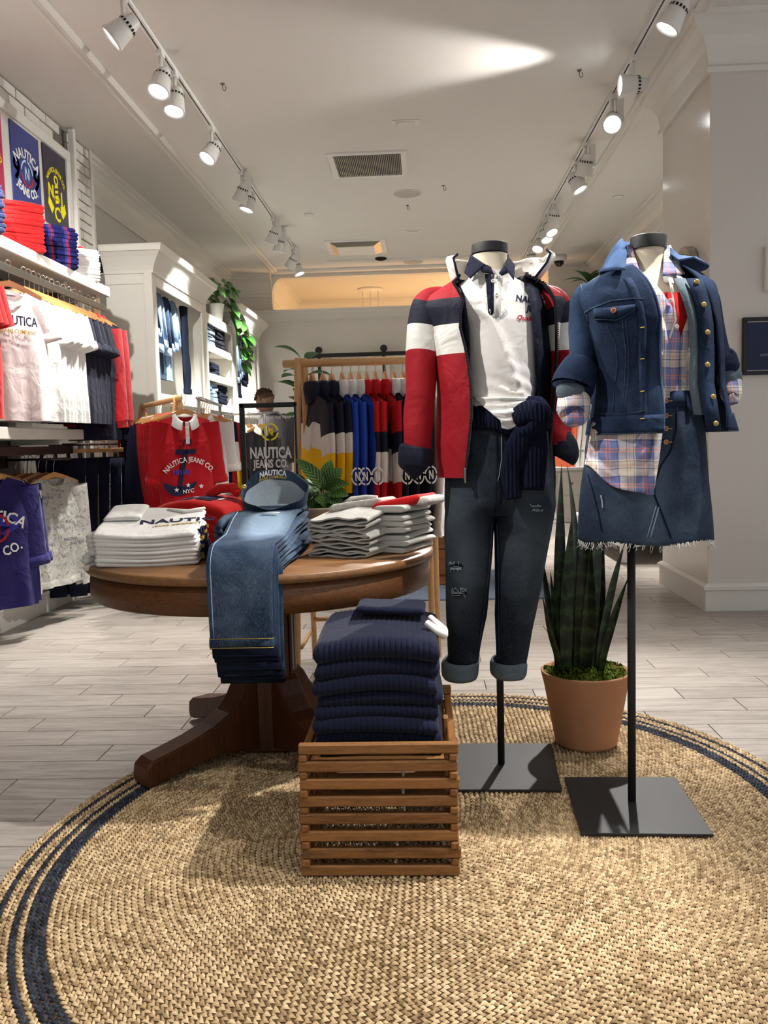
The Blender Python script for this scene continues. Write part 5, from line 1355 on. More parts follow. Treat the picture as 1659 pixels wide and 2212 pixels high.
# big white collar standing open
m = MB(); rings = []
for i, (y, xl, xr, ry) in enumerate(((612, 980, 1160, .085), (598, 975, 1172, .095), (575, 968, 1190, .100), (558, 964, 1198, .098), (552, 975, 1188, .090))):
    a = atY(xl, y, Y1); b = atY(xr, y, Y1); R = []
    for j in range(41):
        an = -0.55 + (PI+1.10)*j/40; cx = (a[0]+b[0])/2; rx = (b[0]-a[0])/2
        R.append((cx + rx*math.copysign(abs(cos(an))**0.8, cos(an)), Y1 + ry*sin(an) + 0.005*sin(j*1.7+i), (a[2]+b[2])/2 + 0.004*sin(j*0.9+i*2)*(i > 1)))
    rings.append(R)
m.loft(rings, False); m.build('collar', K_whiteny, t_, world=True, solid=0.005)
for j in (0, 40):
    m = MB(); m.tube([r[j] for r in rings], 0.004, 8); m.build('collar_zip', K_navy, t_, world=True)

# ---- right mannequin ------------------------------------------------------
# denim skirt
t_ = thing('denim_skirt', 'blue denim skirt with copper buttons and a frayed hem on the right mannequin', 'skirt', (atZ(1365, 1735, RUGZ)[0], Y2, atY(1385, 1165, Y2)[2]))
BD = Body(Y2, [(1162, 1249, 1531, .155), (1100, 1254, 1527, .15), (1040, 1260, 1523, .145), (980, 1268, 1519, .14), (930, 1277, 1514, .133), (890, 1288, 1504, .122), (850, 1298, 1494, .112)], 2.3)
zs = list(np.linspace(BD.z[0], BD.z[-1], 36))
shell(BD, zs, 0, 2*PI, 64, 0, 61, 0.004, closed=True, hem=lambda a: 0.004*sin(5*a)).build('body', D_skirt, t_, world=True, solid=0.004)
zs2 = [BD.z[-1]-0.045, BD.z[-1]-0.02, BD.z[-1]]
shell(BD, zs2, 0, 2*PI, 64, 0.003, 61, 0.002, closed=True).build('waistband', D_jkt, t_, world=True, solid=0.004)
m = MB(); rf = random.Random(4)
for k in range(120):
    a = rf.uniform(-PI, 0); z = BD.z[0]+0.004*sin(5*a)
    p = BD.pt(z, a, 0.002); q = p + np.array((rf.uniform(-.006, .006), rf.uniform(-.004, .002), -rf.uniform(0.003, 0.013))); q2 = q + np.array((rf.uniform(-.010, .010), rf.uniform(-.003, .003), -rf.uniform(-0.002, 0.012)))
    m.tube([p + np.array((0, 0, 0.003)), q, q2], 0.0007, 4)
tag(m.build('frayed_hem', P_white, t_, world=True), kind='stuff')
for by in (866, 898, 926, 955): 
    disc_at(BD, 1438, by, 0.0075, M_copper, t_, 'button', 0.006)
    seam(BD, [(1445, by), (1452, by)], 0.005, 0.0012, P_gold, t_, 'buttonhole')
seam(BD, [(1462, 880), (1460, 930), (1448, 975), (1428, 1005), (1414, 1045), (1414, 1070), (1430, 1110), (1450, 1163)], 0.003, 0.0024, D_dark, t_, 'seam')
seam(BD, [(1424, 1093), (1415, 1125), (1405, 1160)], 0.003, 0.002, D_light, t_, 'seam')
seam(BD, [(1417, 1093), (1408, 1125), (1398, 1160)], 0.003, 0.0014, D_light, t_, 'seam')
seam(BD, [(1270, 1025), (1283, 1070), (1294, 1115), (1300, 1148)], 0.003, 0.002, D_dark, t_, 'seam')
seam(BD, [(1298, 1070), (1301, 1085), (1302, 1098)], 0.0035, 0.0022, D_inside, t_, 'worn_edge')
for bx in (1300, 1487): strip(BD, [(bx, 850), (bx+1, 875), (bx+3, 898)], 9, 0.007, D_jkt, t_, 'belt_loop')

# red camisole
t_ = thing('camisole', 'red camisole top seen in the open neck of the plaid shirt', 'top', (atZ(1365, 1735, RUGZ)[0], Y2, atY(1400, 830, Y2)[2]))
BC = Body(Y2, [(830, 1312, 1488, .102), (780, 1308, 1495, .108), (735, 1304, 1500, .113), (690, 1302, 1503, .112), (662, 1310, 1498, .104), (645, 1320, 1490, .098)], 2.2)
shell(BC, list(np.linspace(BC.z[0], BC.z[-1], 20)), 0, 2*PI, 48, 0, 62, 0.001, closed=True).build('body', K_redbr, t_, world=True)

# plaid flannel shirt
t_ = thing('plaid_shirt', 'open necked plaid flannel shirt hanging over the denim skirt on the right mannequin', 'shirt', (atZ(1365, 1735, RUGZ)[0], Y2, atY(1400, 1068, Y2)[2]))
BP = Body(Y2, [(866, 1296, 1492, .118), (830, 1300, 1498, .118), (780, 1300, 1507, .122), (740, 1300, 1510, .128), (690, 1296, 1512, .126), (650, 1300, 1508, .112), (620, 1325, 1490, .092), (600, 1352, 1462, .072), (588, 1362, 1448, .062)], 2.2)
pL = [(866, 1440), (740, 1440), (700, 1431), (680, 1425), (650, 1408), (630, 1397), (600, 1372), (588, 1369)]
pR = [(866, 1442), (740, 1441), (720, 1449), (690, 1462), (660, 1456), (640, 1450), (620, 1446), (600, 1442), (588, 1436)]
def fx2(tab):
    zz_ = [atY(x, y, Y2)[2] for y, x in tab]; xx_ = [atY(x, y, Y2)[0] for y, x in tab]; o_ = np.argsort(zz_)
    return lambda z: float(np.interp(z, np.array(zz_)[o_], np.array(xx_)[o_]))
gL, gR = fx2(pL), fx2(pR)
def fang(B_, z, x): return B_.ang(z, x)
zs = list(np.linspace(BP.z[0], BP.z[-1], 40))
shell(BP, zs, lambda z: -fang(BP, z, gR(z)), lambda z: 2*PI - fang(BP, z, gL(z)), 72, 0.0, 63, 0.003).build('body', M_plaid, t_, world=True, solid=0.003)
# left tail over the skirt
BDt = Body(Y2, [(l[5], *pix((l[1]-l[2], Y2, l[0]))[:1], *pix((l[1]+l[2], Y2, l[0]))[:1], l[3]+0.012) for l in BD.L], 2.3)
hemx = [1258, 1270, 1285, 1300, 1320, 1345, 1380, 1413]; hemy = [1003, 1010, 1022, 1036, 1050, 1058, 1064, 1069]
m = MB(); rows = []
for v_ in np.linspace(0, 1, 26):
    R = []
    for u in np.linspace(0, 1, 34):
        xt = 1297 + u*(1438-1297); xb_ = 1259 + u*(1413-1259)
        yb_ = float(np.interp(xb_, hemx, hemy)); y0_ = 838 + 72*(1-min(1, max(0, (u-0.62)/0.3))); y_ = y0_ + (yb_-y0_)*v_
        k = (y_-838)/(1065-838); xs_ = xt + (xb_-xt)*min(1, k*1.05)
        if u == 0: xs_ -= 4
        R.append(BDt.hit(xs_, y_, 0.003 + 0.009*max(0, 1-u*6) + 0.004*v_*sin(u*16+v_*5) + 0.002*sin(v_*30+u*4)))
    rows.append(R)
m.loft(rows, False); m.build('shirt_tail', M_plaid, t_, world=True, solid=0.003)
strip(BDt, [(1429, 838), (1427, 880), (1421, 940), (1415, 990), (1409, 1030), (1403, 1069)], 18, 0.012, M_plaid, t_, 'placket')
strip(BP, [(1438, 860), (1438, 800), (1437, 745), (1427, 695), (1405, 650)], 17, 0.006, M_plaid, t_, 'placket')
for bx, by, B_, of in ((1427, 765, BP, 0.012), (1427, 836, BP, 0.012), (1462, 706, BP, 0.008), (1448, 650, BP, 0.008)): disc_at(B_, bx, by, 0.0058, M_button, t_, 'button', of)
seam(BP, [(1446, 600), (1453, 640), (1460, 690), (1446, 730)], 0.003, 0.003, K_white, t_, 'facing_edge')
# collar of the shirt: two points
def flap(name, quad, Yoff, mat, B_, nn=8, thick=0.004, bulge=0.006):
    m = MB(); rows = []
    q = [np.array(p, float) for p in quad]
    for v_ in np.linspace(0, 1, nn):
        R = []
        for u in np.linspace(0, 1, nn):
            p = (1-u)*(1-v_)*q[0] + u*(1-v_)*q[1] + u*v_*q[2] + (1-u)*v_*q[3]
            R.append(atY(p[0], p[1], p[2] - bulge*sin(PI*u)*sin(PI*v_)))
        rows.append(R)
    m.loft(rows, False); return m.build(name, mat, t_, world=True, solid=thick)
flap('collar', [(1352, 530, Y2+0.02), (1366, 536, Y2-0.02), (1387, 606, Y2-0.095), (1350, 588, Y2-0.07)], 0, M_plaid, BP)
flap('collar', [(1435, 533, Y2-0.01), (1447, 530, Y2+0.03), (1479, 592, Y2-0.05), (1432, 596, Y2-0.095)], 0, M_plaid, BP)
flap('collar_back', [(1360, 522, Y2+0.05), (1440, 522, Y2+0.05), (1446, 585, Y2+0.065), (1354, 585, Y2+0.065)], 0, M_plaid, BP, bulge=-0.02)
flap('collar_stand', [(1366, 560, Y2-0.035), (1372, 575, Y2-0.05), (1388, 612, Y2-0.09), (1376, 606, Y2-0.08)], 0, M_plaid, BP)
flap('collar_stand', [(1432, 596, Y2-0.07), (1450, 596, Y2-0.07), (1456, 614, Y2-0.085), (1434, 610, Y2-0.08)], 0, K_white, BP)
for (px_, py_, rr_, yy_, nm) in ((1240, 880, 33, Y2-0.05, 'sleeve_end'), (1580, 842, 20, Y2-0.02, 'sleeve_end')):
    mm = limb([(px_+2, py_-36, yy_+0.02, rr_*0.7), (px_, py_-18, yy_, rr_*0.98), (px_-1, py_+6, yy_-0.02, rr_*1.04), (px_, py_+20, yy_-0.032, rr_*0.8), (px_, py_+14, yy_-0.045, rr_*0.3), (px_, py_+6, yy_-0.035, rr_*0.1)], 20, 64, 0.006, False, True, 4); mm.build(nm, M_plaid, t_, world=True)

# denim jacket
t_ = thing('denim_jacket', 'open dark denim jacket with brass buttons on the right mannequin', 'jacket', (atZ(1365, 1735, RUGZ)[0], Y2, atY(1330, 932, Y2)[2]))
BN = Body(Y2, [(934, 1274, 1578, .175), (890, 1281, 1566, .166), (830, 1288, 1556, .148), (760, 1276, 1555, .145), (700, 1262, 1553, .142), (650, 1247, 1548, .128), (622, 1250, 1542, .112), (600, 1282, 1512, .094), (582, 1325, 1475, .078)], 2.3)
nL = [(934, 1396), (890, 1399), (830, 1397), (760, 1395), (700, 1397), (660, 1390), (622, 1377), (600, 1364), (582, 1354)]
nR = [(934, 1530), (890, 1538), (830, 1526), (760, 1522), (700, 1516), (650, 1504), (622, 1490), (600, 1474), (582, 1462)]
hL, hR = fx2(nL), fx2(nR)
bR = lambda z: -BN.ang(z, hR(z)); bL = lambda z: 2*PI - BN.ang(z, hL(z))
zs = list(np.linspace(BN.z[0], BN.z[-1], 40))
shell(BN, zs, bR, bL, 76, 0.0, 71, 0.004).build('body', D_jkt, t_, world=True, solid=0.004)
zh = list(np.linspace(BN.z[0]-0.002, BN.z[0]+0.046, 5))
shell(BN, zh, bR, bL, 76, 0.005, 71, 0.002).build('hem_band', D_jkt, t_, world=True, solid=0.005)
# right front: inner facing plus button band turned towards the viewer
def rband(tab, w0, off, mat, name):
    m = MB(); rows = []
    for y, x in tab: rows.append([BN.hit(x+w0[0], y, off), BN.hit(x+(w0[0]+w0[1])/2, y, off+0.006), BN.hit(x+w0[1], y, off)])
    m.loft(rows, False); return m.build(name, mat, t_, world=True, solid=0.004)
rb = [(602, 1490), (630, 1500), (660, 1508), (700, 1514), (760, 1516), (830, 1516), (880, 1524), (932, 1532)]
rband(rb, (-6, 26), 0.010, D_jkt, 'button_band')
rband([(602, 1470), (640, 1486), (672, 1496), (700, 1502), (760, 1504), (830, 1502), (896, 1512)], (-14, 10), 0.000, D_cuff, 'front_facing')
for bx, by in ((1505, 609), (1520, 658), (1528, 718), (1528, 788), (1540, 857), (1546, 915)): disc_at(BN, bx, by, 0.0072, M_brass, t_, 'button', 0.018, False)
strip(BN, [(x-8, y) for y, x in nL[:-1]], 16, 0.005, D_jkt, t_, 'front_band')
for yy in (708, 776, 846, 905): seam(BN, [(1383, yy), (1392, yy-1)], 0.009, 0.0014, P_gold, t_, 'buttonhole')
# pocket flap, yoke seam, princess seams
m = MB(); fp = [(1282, 664), (1348, 654), (1370, 656), (1372, 668), (1350, 680), (1330, 690), (1284, 688)]
rows = []
for u in np.linspace(0, 1, 12):
    xt = 1282 + u*90; yt = 667 - 9*u; yb_ = 688 + 3*min(1, u/0.5) - max(0, (u-0.5)/0.5)*23
    rows.append([BN.hit(xt, yt, 0.006), BN.hit(xt, (yt+yb_)/2, 0.009), BN.hit(xt, yb_, 0.007)])
m.loft(rows, False); m.build('pocket_flap', D_jkt, t_, world=True, solid=0.004)
disc_at(BN, 1325, 671, 0.0072, M_copper, t_, 'pocket_button', 0.013)
seam(BN, [(1262, 676), (1282, 665), (1320, 650), (1370, 645), (1390, 646)], 0.004, 0.0018, D_mid, t_, 'yoke_seam')
seam(BN, [(1284, 690), (1330, 692), (1352, 682), (1372, 668)], 0.009, 0.0011, D_mid, t_, 'flap_stitching')
for a_ in ([(1305, 690), (1318, 720), (1330, 745), (1334, 790), (1328, 830), (1324, 890)], [(1352, 690), (1358, 760), (1357, 830), (1350, 890)], [(1344, 690), (1352, 760), (1350, 830), (1343, 890)], [(1254, 615), (1262, 640), (1268, 670), (1270, 700)]):
    seam(BN, a_, 0.003, 0.0015, D_mid, t_, 'seam')
seam(BN, [(1276, 893), (1340, 895), (1395, 888)], 0.008, 0.0013, D_mid, t_, 'hem_stitching')
m = MB(); m.tube([BN.pt(z, bL(z), 0.001) for z in zs], 0.0028, 8); m.build('front_edge', D_collar, t_, world=True)
m = MB(); m.tube([BN.pt(BN.z[0]-0.001, bR(BN.z[0]) + (bL(BN.z[0])-bR(BN.z[0]))*q, 0.006) for q in np.linspace(0, 1, 60)], 0.0022, 6); m.build('hem_edge', D_mid, t_, world=True)
# collar
m = MB(); rings = []
for i, (y, xl, xr, ry, dz) in enumerate(((582, 1350, 1462, .070, 0), (545, 1344, 1452, .066, 0), (514, 1342, 1450, .064, 0), (530, 1328, 1466, .085, 0), (560, 1310, 1500, .108, 0), (584, 1297, 1528, .118, 0))):
    a = atY(xl, y, Y2); b = atY(xr, y, Y2); R = []
    for j in range(37):
        an = -0.62 + (PI+1.10)*j/36; cx = (a[0]+b[0])/2; rx = (b[0]-a[0])/2
        fr = max(0, -sin(an)); zz_ = (a[2]+b[2])/2 - fr*(0.05 if i in (2, 3) else 0.02 if i in (1, 4) else 0.0) - (0.03*max(0, cos(an)) if i in (2, 3, 1) else 0)
        R.append((cx + rx*cos(an), Y2 + ry*sin(an), zz_))
    rings.append(R)
m.loft(rings, False); tag(m.build('collar', D_collar, t_, world=True, solid=0.005), 'lighter blue denim collar')
flap('collar_point', [(1346, 516, Y2+0.015), (1354, 548, Y2-0.045), (1350, 582, Y2-0.105), (1298, 586, Y2-0.075)], 0, D_collar, BN, bulge=0.02)
# sleeves with rolled cuffs
limb([(1278, 622, Y2, 20), (1262, 650, Y2, 28), (1257, 700, Y2-0.005, 27), (1257, 750, Y2-0.02, 26), (1251, 800, Y2-0.04, 26)], 20, 72, 0.004).build('sleeve', D_jkt, t_, world=True)
limb([(1257, 780, Y2-0.032, 27), (1255, 785, Y2-0.034, 35), (1248, 803, Y2-0.040, 41), (1240, 824, Y2-0.048, 46), (1236, 838, Y2-0.053, 46), (1237, 834, Y2-0.052, 40), (1243, 812, Y2-0.045, 33)], 24, 73, 0.002).build('cuff', D_jkt, t_, world=True)
limb([(1237, 826, Y2-0.052, 31), (1233, 845, Y2-0.058, 32), (1236, 852, Y2-0.055, 26)], 20, 74, 0.002).build('cuff_lining', D_cuff, t_, world=True)
limb([(1522, 622, Y2, 20), (1532, 650, Y2, 22), (1540, 700, Y2, 22), (1549, 750, Y2-0.005, 22), (1560, 785, Y2-0.015, 22)], 20, 75, 0.004).build('sleeve', D_jkt, t_, world=True)
limb([(1556, 765, Y2-0.01, 22), (1562, 775, Y2-0.012, 28), (1568, 795, Y2-0.016, 29), (1570, 808, Y2-0.02, 22)], 22, 76, 0.003).build('cuff', D_jkt, t_, world=True)
limb([(1568, 802, Y2-0.015, 22), (1574, 815, Y2-0.018, 25), (1578, 830, Y2-0.02, 22), (1580, 840, Y2-0.02, 16)], 20, 77, 0.005).build('cuff_lining', D_cuff, t_, world=True)
limb([(1566, 776, Y2-0.03, 5), (1574, 770, Y2-0.035, 5), (1580, 757, Y2-0.036, 4)], 8, 78, 0.0, True, True).build('cuff_tab', D_jkt, t_, world=True)
# ------------------------------------------------------------------ hanging garments
def hanger(label, mat=None, group=None, w=0.20, loc=(0, 0, 0), rz=0.0, hz=-0.105):
    """origin at the rail centre; arms across x"""
    t_ = thing('clothes_hanger', label, 'hanger', loc, rz, group)
    m = MB(); pts = [(-0.010, 0, -0.006)] + [(0.017*cos(a), 0, 0.002+0.017*sin(a)) for a in np.linspace(PI, -0.5, 9)] + [(0.004, 0, -0.035), (0, 0, -0.05), (0, 0, hz)]
    m.tube(pts, 0.0020, 6); m.build('hook', M_chrome, t_)
    m = MB(); rings = []
    for q in np.linspace(-1, 1, 15):
        x = q*w; z = hz - 0.055*abs(q)**1.25; hh_ = 0.016*(1-0.35*abs(q)); yb = -0.012*abs(q)**2*0
        rings.append([(x, yb-0.006, z-hh_), (x, yb+0.006, z-hh_), (x, yb+0.006, z+hh_), (x, yb-0.006, z+hh_)])
    m.loft(rings, True, True, True, smooth=False); m.build('shoulder_bar', mat or M_hang, t_)
    return t_
NECK = -0.118
def top(name, label, cat, mats, w=0.245, L=0.68, sh=0.20, neck=0.075, nd=0.075, d=0.055, sl=0.20, sr=0.085, cr=0.075, ang=0.42, seed=1, loc=(0, 0, 0), rz=0.0, group=None,
        zones=None, szones=None, hem=None, collar=None, cuff=None, hood=False, fold_=0.010, long=False, sfwd=0.0, zneck=NECK, flare=1.0, roll=False, slmat=0, slim=1.0):
    """shirt on a hanger; x across, -y is its front, z down from the rail. mats[0] body"""
    t_ = thing(name, label, cat, loc, rz, group)
    nT, nV = 32, 22
    slope = 0.30
    def ztop(x, front):
        ax = abs(x)
        if ax < neck: return zneck - (nd if front else 0.012)*(1-(ax/neck)**2)**0.6
        return zneck - slope*(ax-neck)
    rings = []
    for i in range(nV+1):
        v_ = i/nV
        if v_ < 0.62: W = w*(flare + (1-flare)*v_/0.62); 
        else: W = w + (sh-w)*((v_-0.62)/0.38)**1.6
        D = d*slim*(1 - 0.75*max(0, (v_-0.6)/0.4)**1.5)
        R = []
        for j in range(nT):
            a = 2*PI*j/nT; ca, sa = cos(a), sin(a)
            x = W*math.copysign(abs(ca)**0.75, ca); y = D*math.copysign(abs(sa)**0.85, sa)
            zt_ = ztop(x*(sh/W if v_ > 0.9 else 1), sa < 0); z = (zneck - L) + v_*(zt_-(zneck-L))
            fo = fold_*(1-v_)**0.8*(sin(x*34+seed*1.7) + 0.6*sin(x*61+seed*2.9+z*4))
            y += fo*(1 if abs(sa) > 0.2 else 0.3); z += wave(x, y*3, seed, 0.006)*(1-v_)
            R.append((x + wave(z, y, seed+2, 0.006), y + wave(x, z, seed+4, 0.008)*(1-v_*0.7), z))
        rings.append(R)
    zf = (lambda i, j: zones[min(len(zones)-1, int(len(zones)*i/nV))]) if zones else 0
    m = MB(); m.loft(rings, True, mi=zf); m.build('body', mats, t_)
    if hem is not None:
        m = MB(); m.loft([[(p[0]*0.985, p[1]*0.93, p[2]-0.045*1) for p in rings[0]], [(p[0]*1.01, p[1]*1.02, p[2]-0.02) for p in rings[0]], rings[0]], True); m.build('hem_band', hem, t_)
    for sd in (-1, 1):
        st_ = np.array((sd*(sh-0.005), 0, zneck - slope*(sh-neck) - sr*0.62)); dr = np.array((sd*sin(ang), -sfwd, -cos(ang))); dr /= np.linalg.norm(dr)
        n = 12 if long else 7; rr_ = []
        for i in range(n+1):
            q = i/n; c_ = st_ - dr*0.03 + dr*(sl+0.03)*q
            if long: c_ = c_ + np.array((-sd*0.05*q*q, -0.02*q*q, 0))
            R = sr + (cr-sr)*q
            u = np.array((cos(ang)*sd, 0, sin(ang))); ring_ = []
            for j in range(16):
                a = 2*PI*j/16; ring_.append(c_ + u*(R*(cos(a)) + wave(q*sl, a*0.05, seed+7, 0.006)) + np.array((0, 1, 0))*(R*0.42*slim*sin(a) + wave(q*sl*1.5, a*0.1, seed+8, 0.008)*q))
            rr_.append(ring_)
        sf = (lambda i, j: szones[min(len(szones)-1, int(len(szones)*i/n))]) if szones else slmat
        m = MB(); m.loft(rr_, True, mi=sf); m.build('sleeve', mats, t_)
        if cuff is not None or roll:
            e = rr_[-1]; cc = np.mean(np.array(e), 0); sc_ = lambda k, dz: [cc + (np.array(p)-cc)*k + dr*dz for p in e]
            m = MB()
            if roll: m.loft([sc_(0.95, -0.045), sc_(1.2, -0.04), sc_(1.28, -0.01), sc_(1.2, 0.012), sc_(0.9, 0.012), sc_(0.8, -0.02)], True)
            else: m.loft([sc_(1.0, 0.0), sc_(0.85, 0.012), sc_(0.82, 0.05)], True)
            m.build('cuff', cuff or mats[0], t_)
    # neckband / collar
    def neckpt(a, k, dz):
        x = neck*cos(a)*k; f = sin(a) < 0
        return (x, sin(a)*0.030*slim**0.3*k, zneck - (nd if f else 0.012)*(abs(sin(a)))**0.9*1.0 + dz)
    m = MB()
    if collar == 'polo':
        A = np.linspace(-PI/2+0.30, 1.5*PI-0.30, 26)
        m.loft([[neckpt(a, 1.0, -0.004) for a in A], [neckpt(a, 0.95, 0.03) for a in A], [neckpt(a, 1.28, 0.022 - 0.0*abs(sin(a))) for a in A], [neckpt(a, 1.62, -0.03) for a in A]], False)
    elif hood or collar == 'stand':
        A = np.linspace(0, 2*PI, 24)[:-1]; h_ = 0.075
        m.loft([[neckpt(a, 1.1, -0.006) for a in A], [(neckpt(a, 1.25, 0)[0]*1.0, neckpt(a, 1.5, 0)[1], zneck+h_*0.35) for a in A], [(neckpt(a, 1.05, 0)[0], neckpt(a, 1.4, 0)[1], zneck+h_*0.75) for a in A], [(neckpt(a, 0.7, 0)[0], neckpt(a, 0.9, 0)[1], zneck+h_*0.8) for a in A], [(neckpt(a, 0.6, 0)[0], neckpt(a, 0.7, 0)[1], zneck+h_*0.3) for a in A]], True)
    else:
        A = np.linspace(0, 2*PI, 26)[:-1]
        m.loft([[neckpt(a, 1.03, -0.018) for a in A], [neckpt(a, 1.04, -0.004) for a in A], [neckpt(a, 0.97, 0.004) for a in A], [neckpt(a, 0.93, -0.002) for a in A]], True)
    m.build('collar', mats[-1] if collar else mats[0], t_)
    t_['_d'] = d
    return t_
def chest(d, off=0.004, fold_=0.010, slim=1.0):   # rough front plane of a hanging shirt for prints
    return lambda u, v, w_: (u, -d*slim - fold_*0.7 - off - w_ , v)
def rail_rack(name, label, x, y, rz, half, hgt, overhang=0.06, legw=0.24):
    t_ = thing(name, label, 'clothes rack', (x, y, 0), rz)
    m = MB(); m.tube([(-half-overhang, 0, hgt), (-half-overhang+0.004, 0, hgt), (half+overhang-0.004, 0, hgt), (half+overhang, 0, hgt)], [0.014, 0.0185, 0.0185, 0.014], 16); m.build('rail', M_birchx, t_)
    for sx in (-1, 1):
        for sy in (-1, 1):
            m = MB(); xx = sx*half + sy*0.014
            m.tube([(xx, sy*0.0, hgt+0.022), (xx, sy*0.014, hgt-0.03), (xx + sx*0.012, sy*legw*0.5, hgt*0.5), (xx + sx*0.022, sy*legw, 0.002)], [0.016, 0.017, 0.016, 0.013], 12, flat=1.0); m.build('leg', M_birch, t_)
    for sx in (-1, 1):
        m = MB(); m.tube([(sx*(half+0.018), -legw*0.86, 0.15), (sx*(half+0.018), legw*0.86, 0.15)], 0.010, 10); m.build('side_rung', M_birch, t_)
    m = MB(); m.tube([(-half, legw*0.80, 0.21), (half, legw*0.80, 0.21)], 0.011, 10); m.build('stretcher', M_birchx, t_)
    return t_
M_birch2 = M_birch
# ---- jacket rack in the middle ---------------------------------------------
R2Y = 3.98; R2Z = 1.452
rx0 = atY(650, 785, R2Y)[0]; rx1 = 0.02
R2H = (rx1-rx0)/2; R2X = (rx0+rx1)/2
rail_rack('garment_rack', 'pale wooden garment rack with rounded rail holding the colour block jackets', R2X, R2Y, 0.0, R2H, R2Z, 0.085, 0.20)
JK = [('navy', 673), ('navy', 696), ('navy', 715), ('blue', 738), ('blue', 756), ('blue', 774), ('red', 791), ('red', 810), ('red', 831), ('logo', 850), ('logo', 869), ('logo', 893), ('white', 921)]
cnt = {}
JM = {'navy': [K_navyny, K_whiteny, K_yelny, K_navyny], 'blue': [K_blueny, K_blueny, K_blueny, K_whiteny], 'red': [K_redny2, K_navyny, K_whiteny, K_redny2], 'logo': [K_navyny, K_navyny, K_navyny, K_whiteny], 'white': [K_white, K_white, K_white, K_white]}
JZ = {'navy': [3, 3, 3, 3, 2, 2, 1, 1, 0, 0], 'blue': [0]*8, 'red': [0, 0, 0, 0, 2, 2, 1, 1, 0, 0], 'logo': [0]*8, 'white': [0]*8}
JS = {'navy': [0, 0, 1, 1, 2, 2, 2, 3, 3, 3], 'blue': [0]*8, 'red': [0, 0, 1, 1, 2, 2, 3, 3, 3, 3], 'logo': [0]*8, 'white': [0]*8}
JD = {'navy': 'navy jacket with white and yellow bands', 'blue': 'royal blue jacket with a white collar', 'red': 'red jacket with navy and white bands', 'logo': 'navy jacket with white collar and emblem', 'white': 'white shirt'}
proto = {}
for i, (k, px_) in enumerate(JK):
    cnt[k] = cnt.get(k, 0)+1; x = atY(px_, 785, R2Y)[0]
    lab = '%s %s from the left on the middle rack' % (ord_(cnt[k]-1), JD[k])
    rz = -PI/2 + (0.42 if k == 'navy' else 0.30 if k == 'blue' else 0.22)
    hanger('hanger of the %s %s on the middle rack' % (ord_(cnt[k]-1), JD[k]), loc=(x, R2Y, R2Z), rz=rz, group='hangers on the garment rack', w=0.06, hz=-0.064)
    if k in proto:
        j = dup(proto[k], (x, R2Y, R2Z), rz + rnd.uniform(-0.05, 0.05), lab)
    else:
        j = top('hanging_jacket', lab, 'jacket', JM[k], w=0.235, L=0.66, sh=0.205, neck=0.07, nd=0.04, d=0.055, sl=0.50, sr=0.088, cr=0.062, ang=0.16, seed=500+i, loc=(x, R2Y, R2Z), rz=rz, zones=JZ[k], szones=JS[k], collar='stand', long=True, group='jackets on the garment rack', sfwd=0.0, slim=0.62, cuff=JM[k][0], zneck=-0.145)
        proto[k] = j
        if k in ('blue', 'logo'):
            # emblem on the sleeve turned to the viewer
            p = MB(); sx_ = 1.0
            ring_logo(p, 0.040, lambda u, v, w_: (0.318 + w_ - 0.06*v - 5.0*u*u, -0.012 + 0.7*u, -0.52 + v), w=0.2); p.build('ring_emblem', P_white, j)
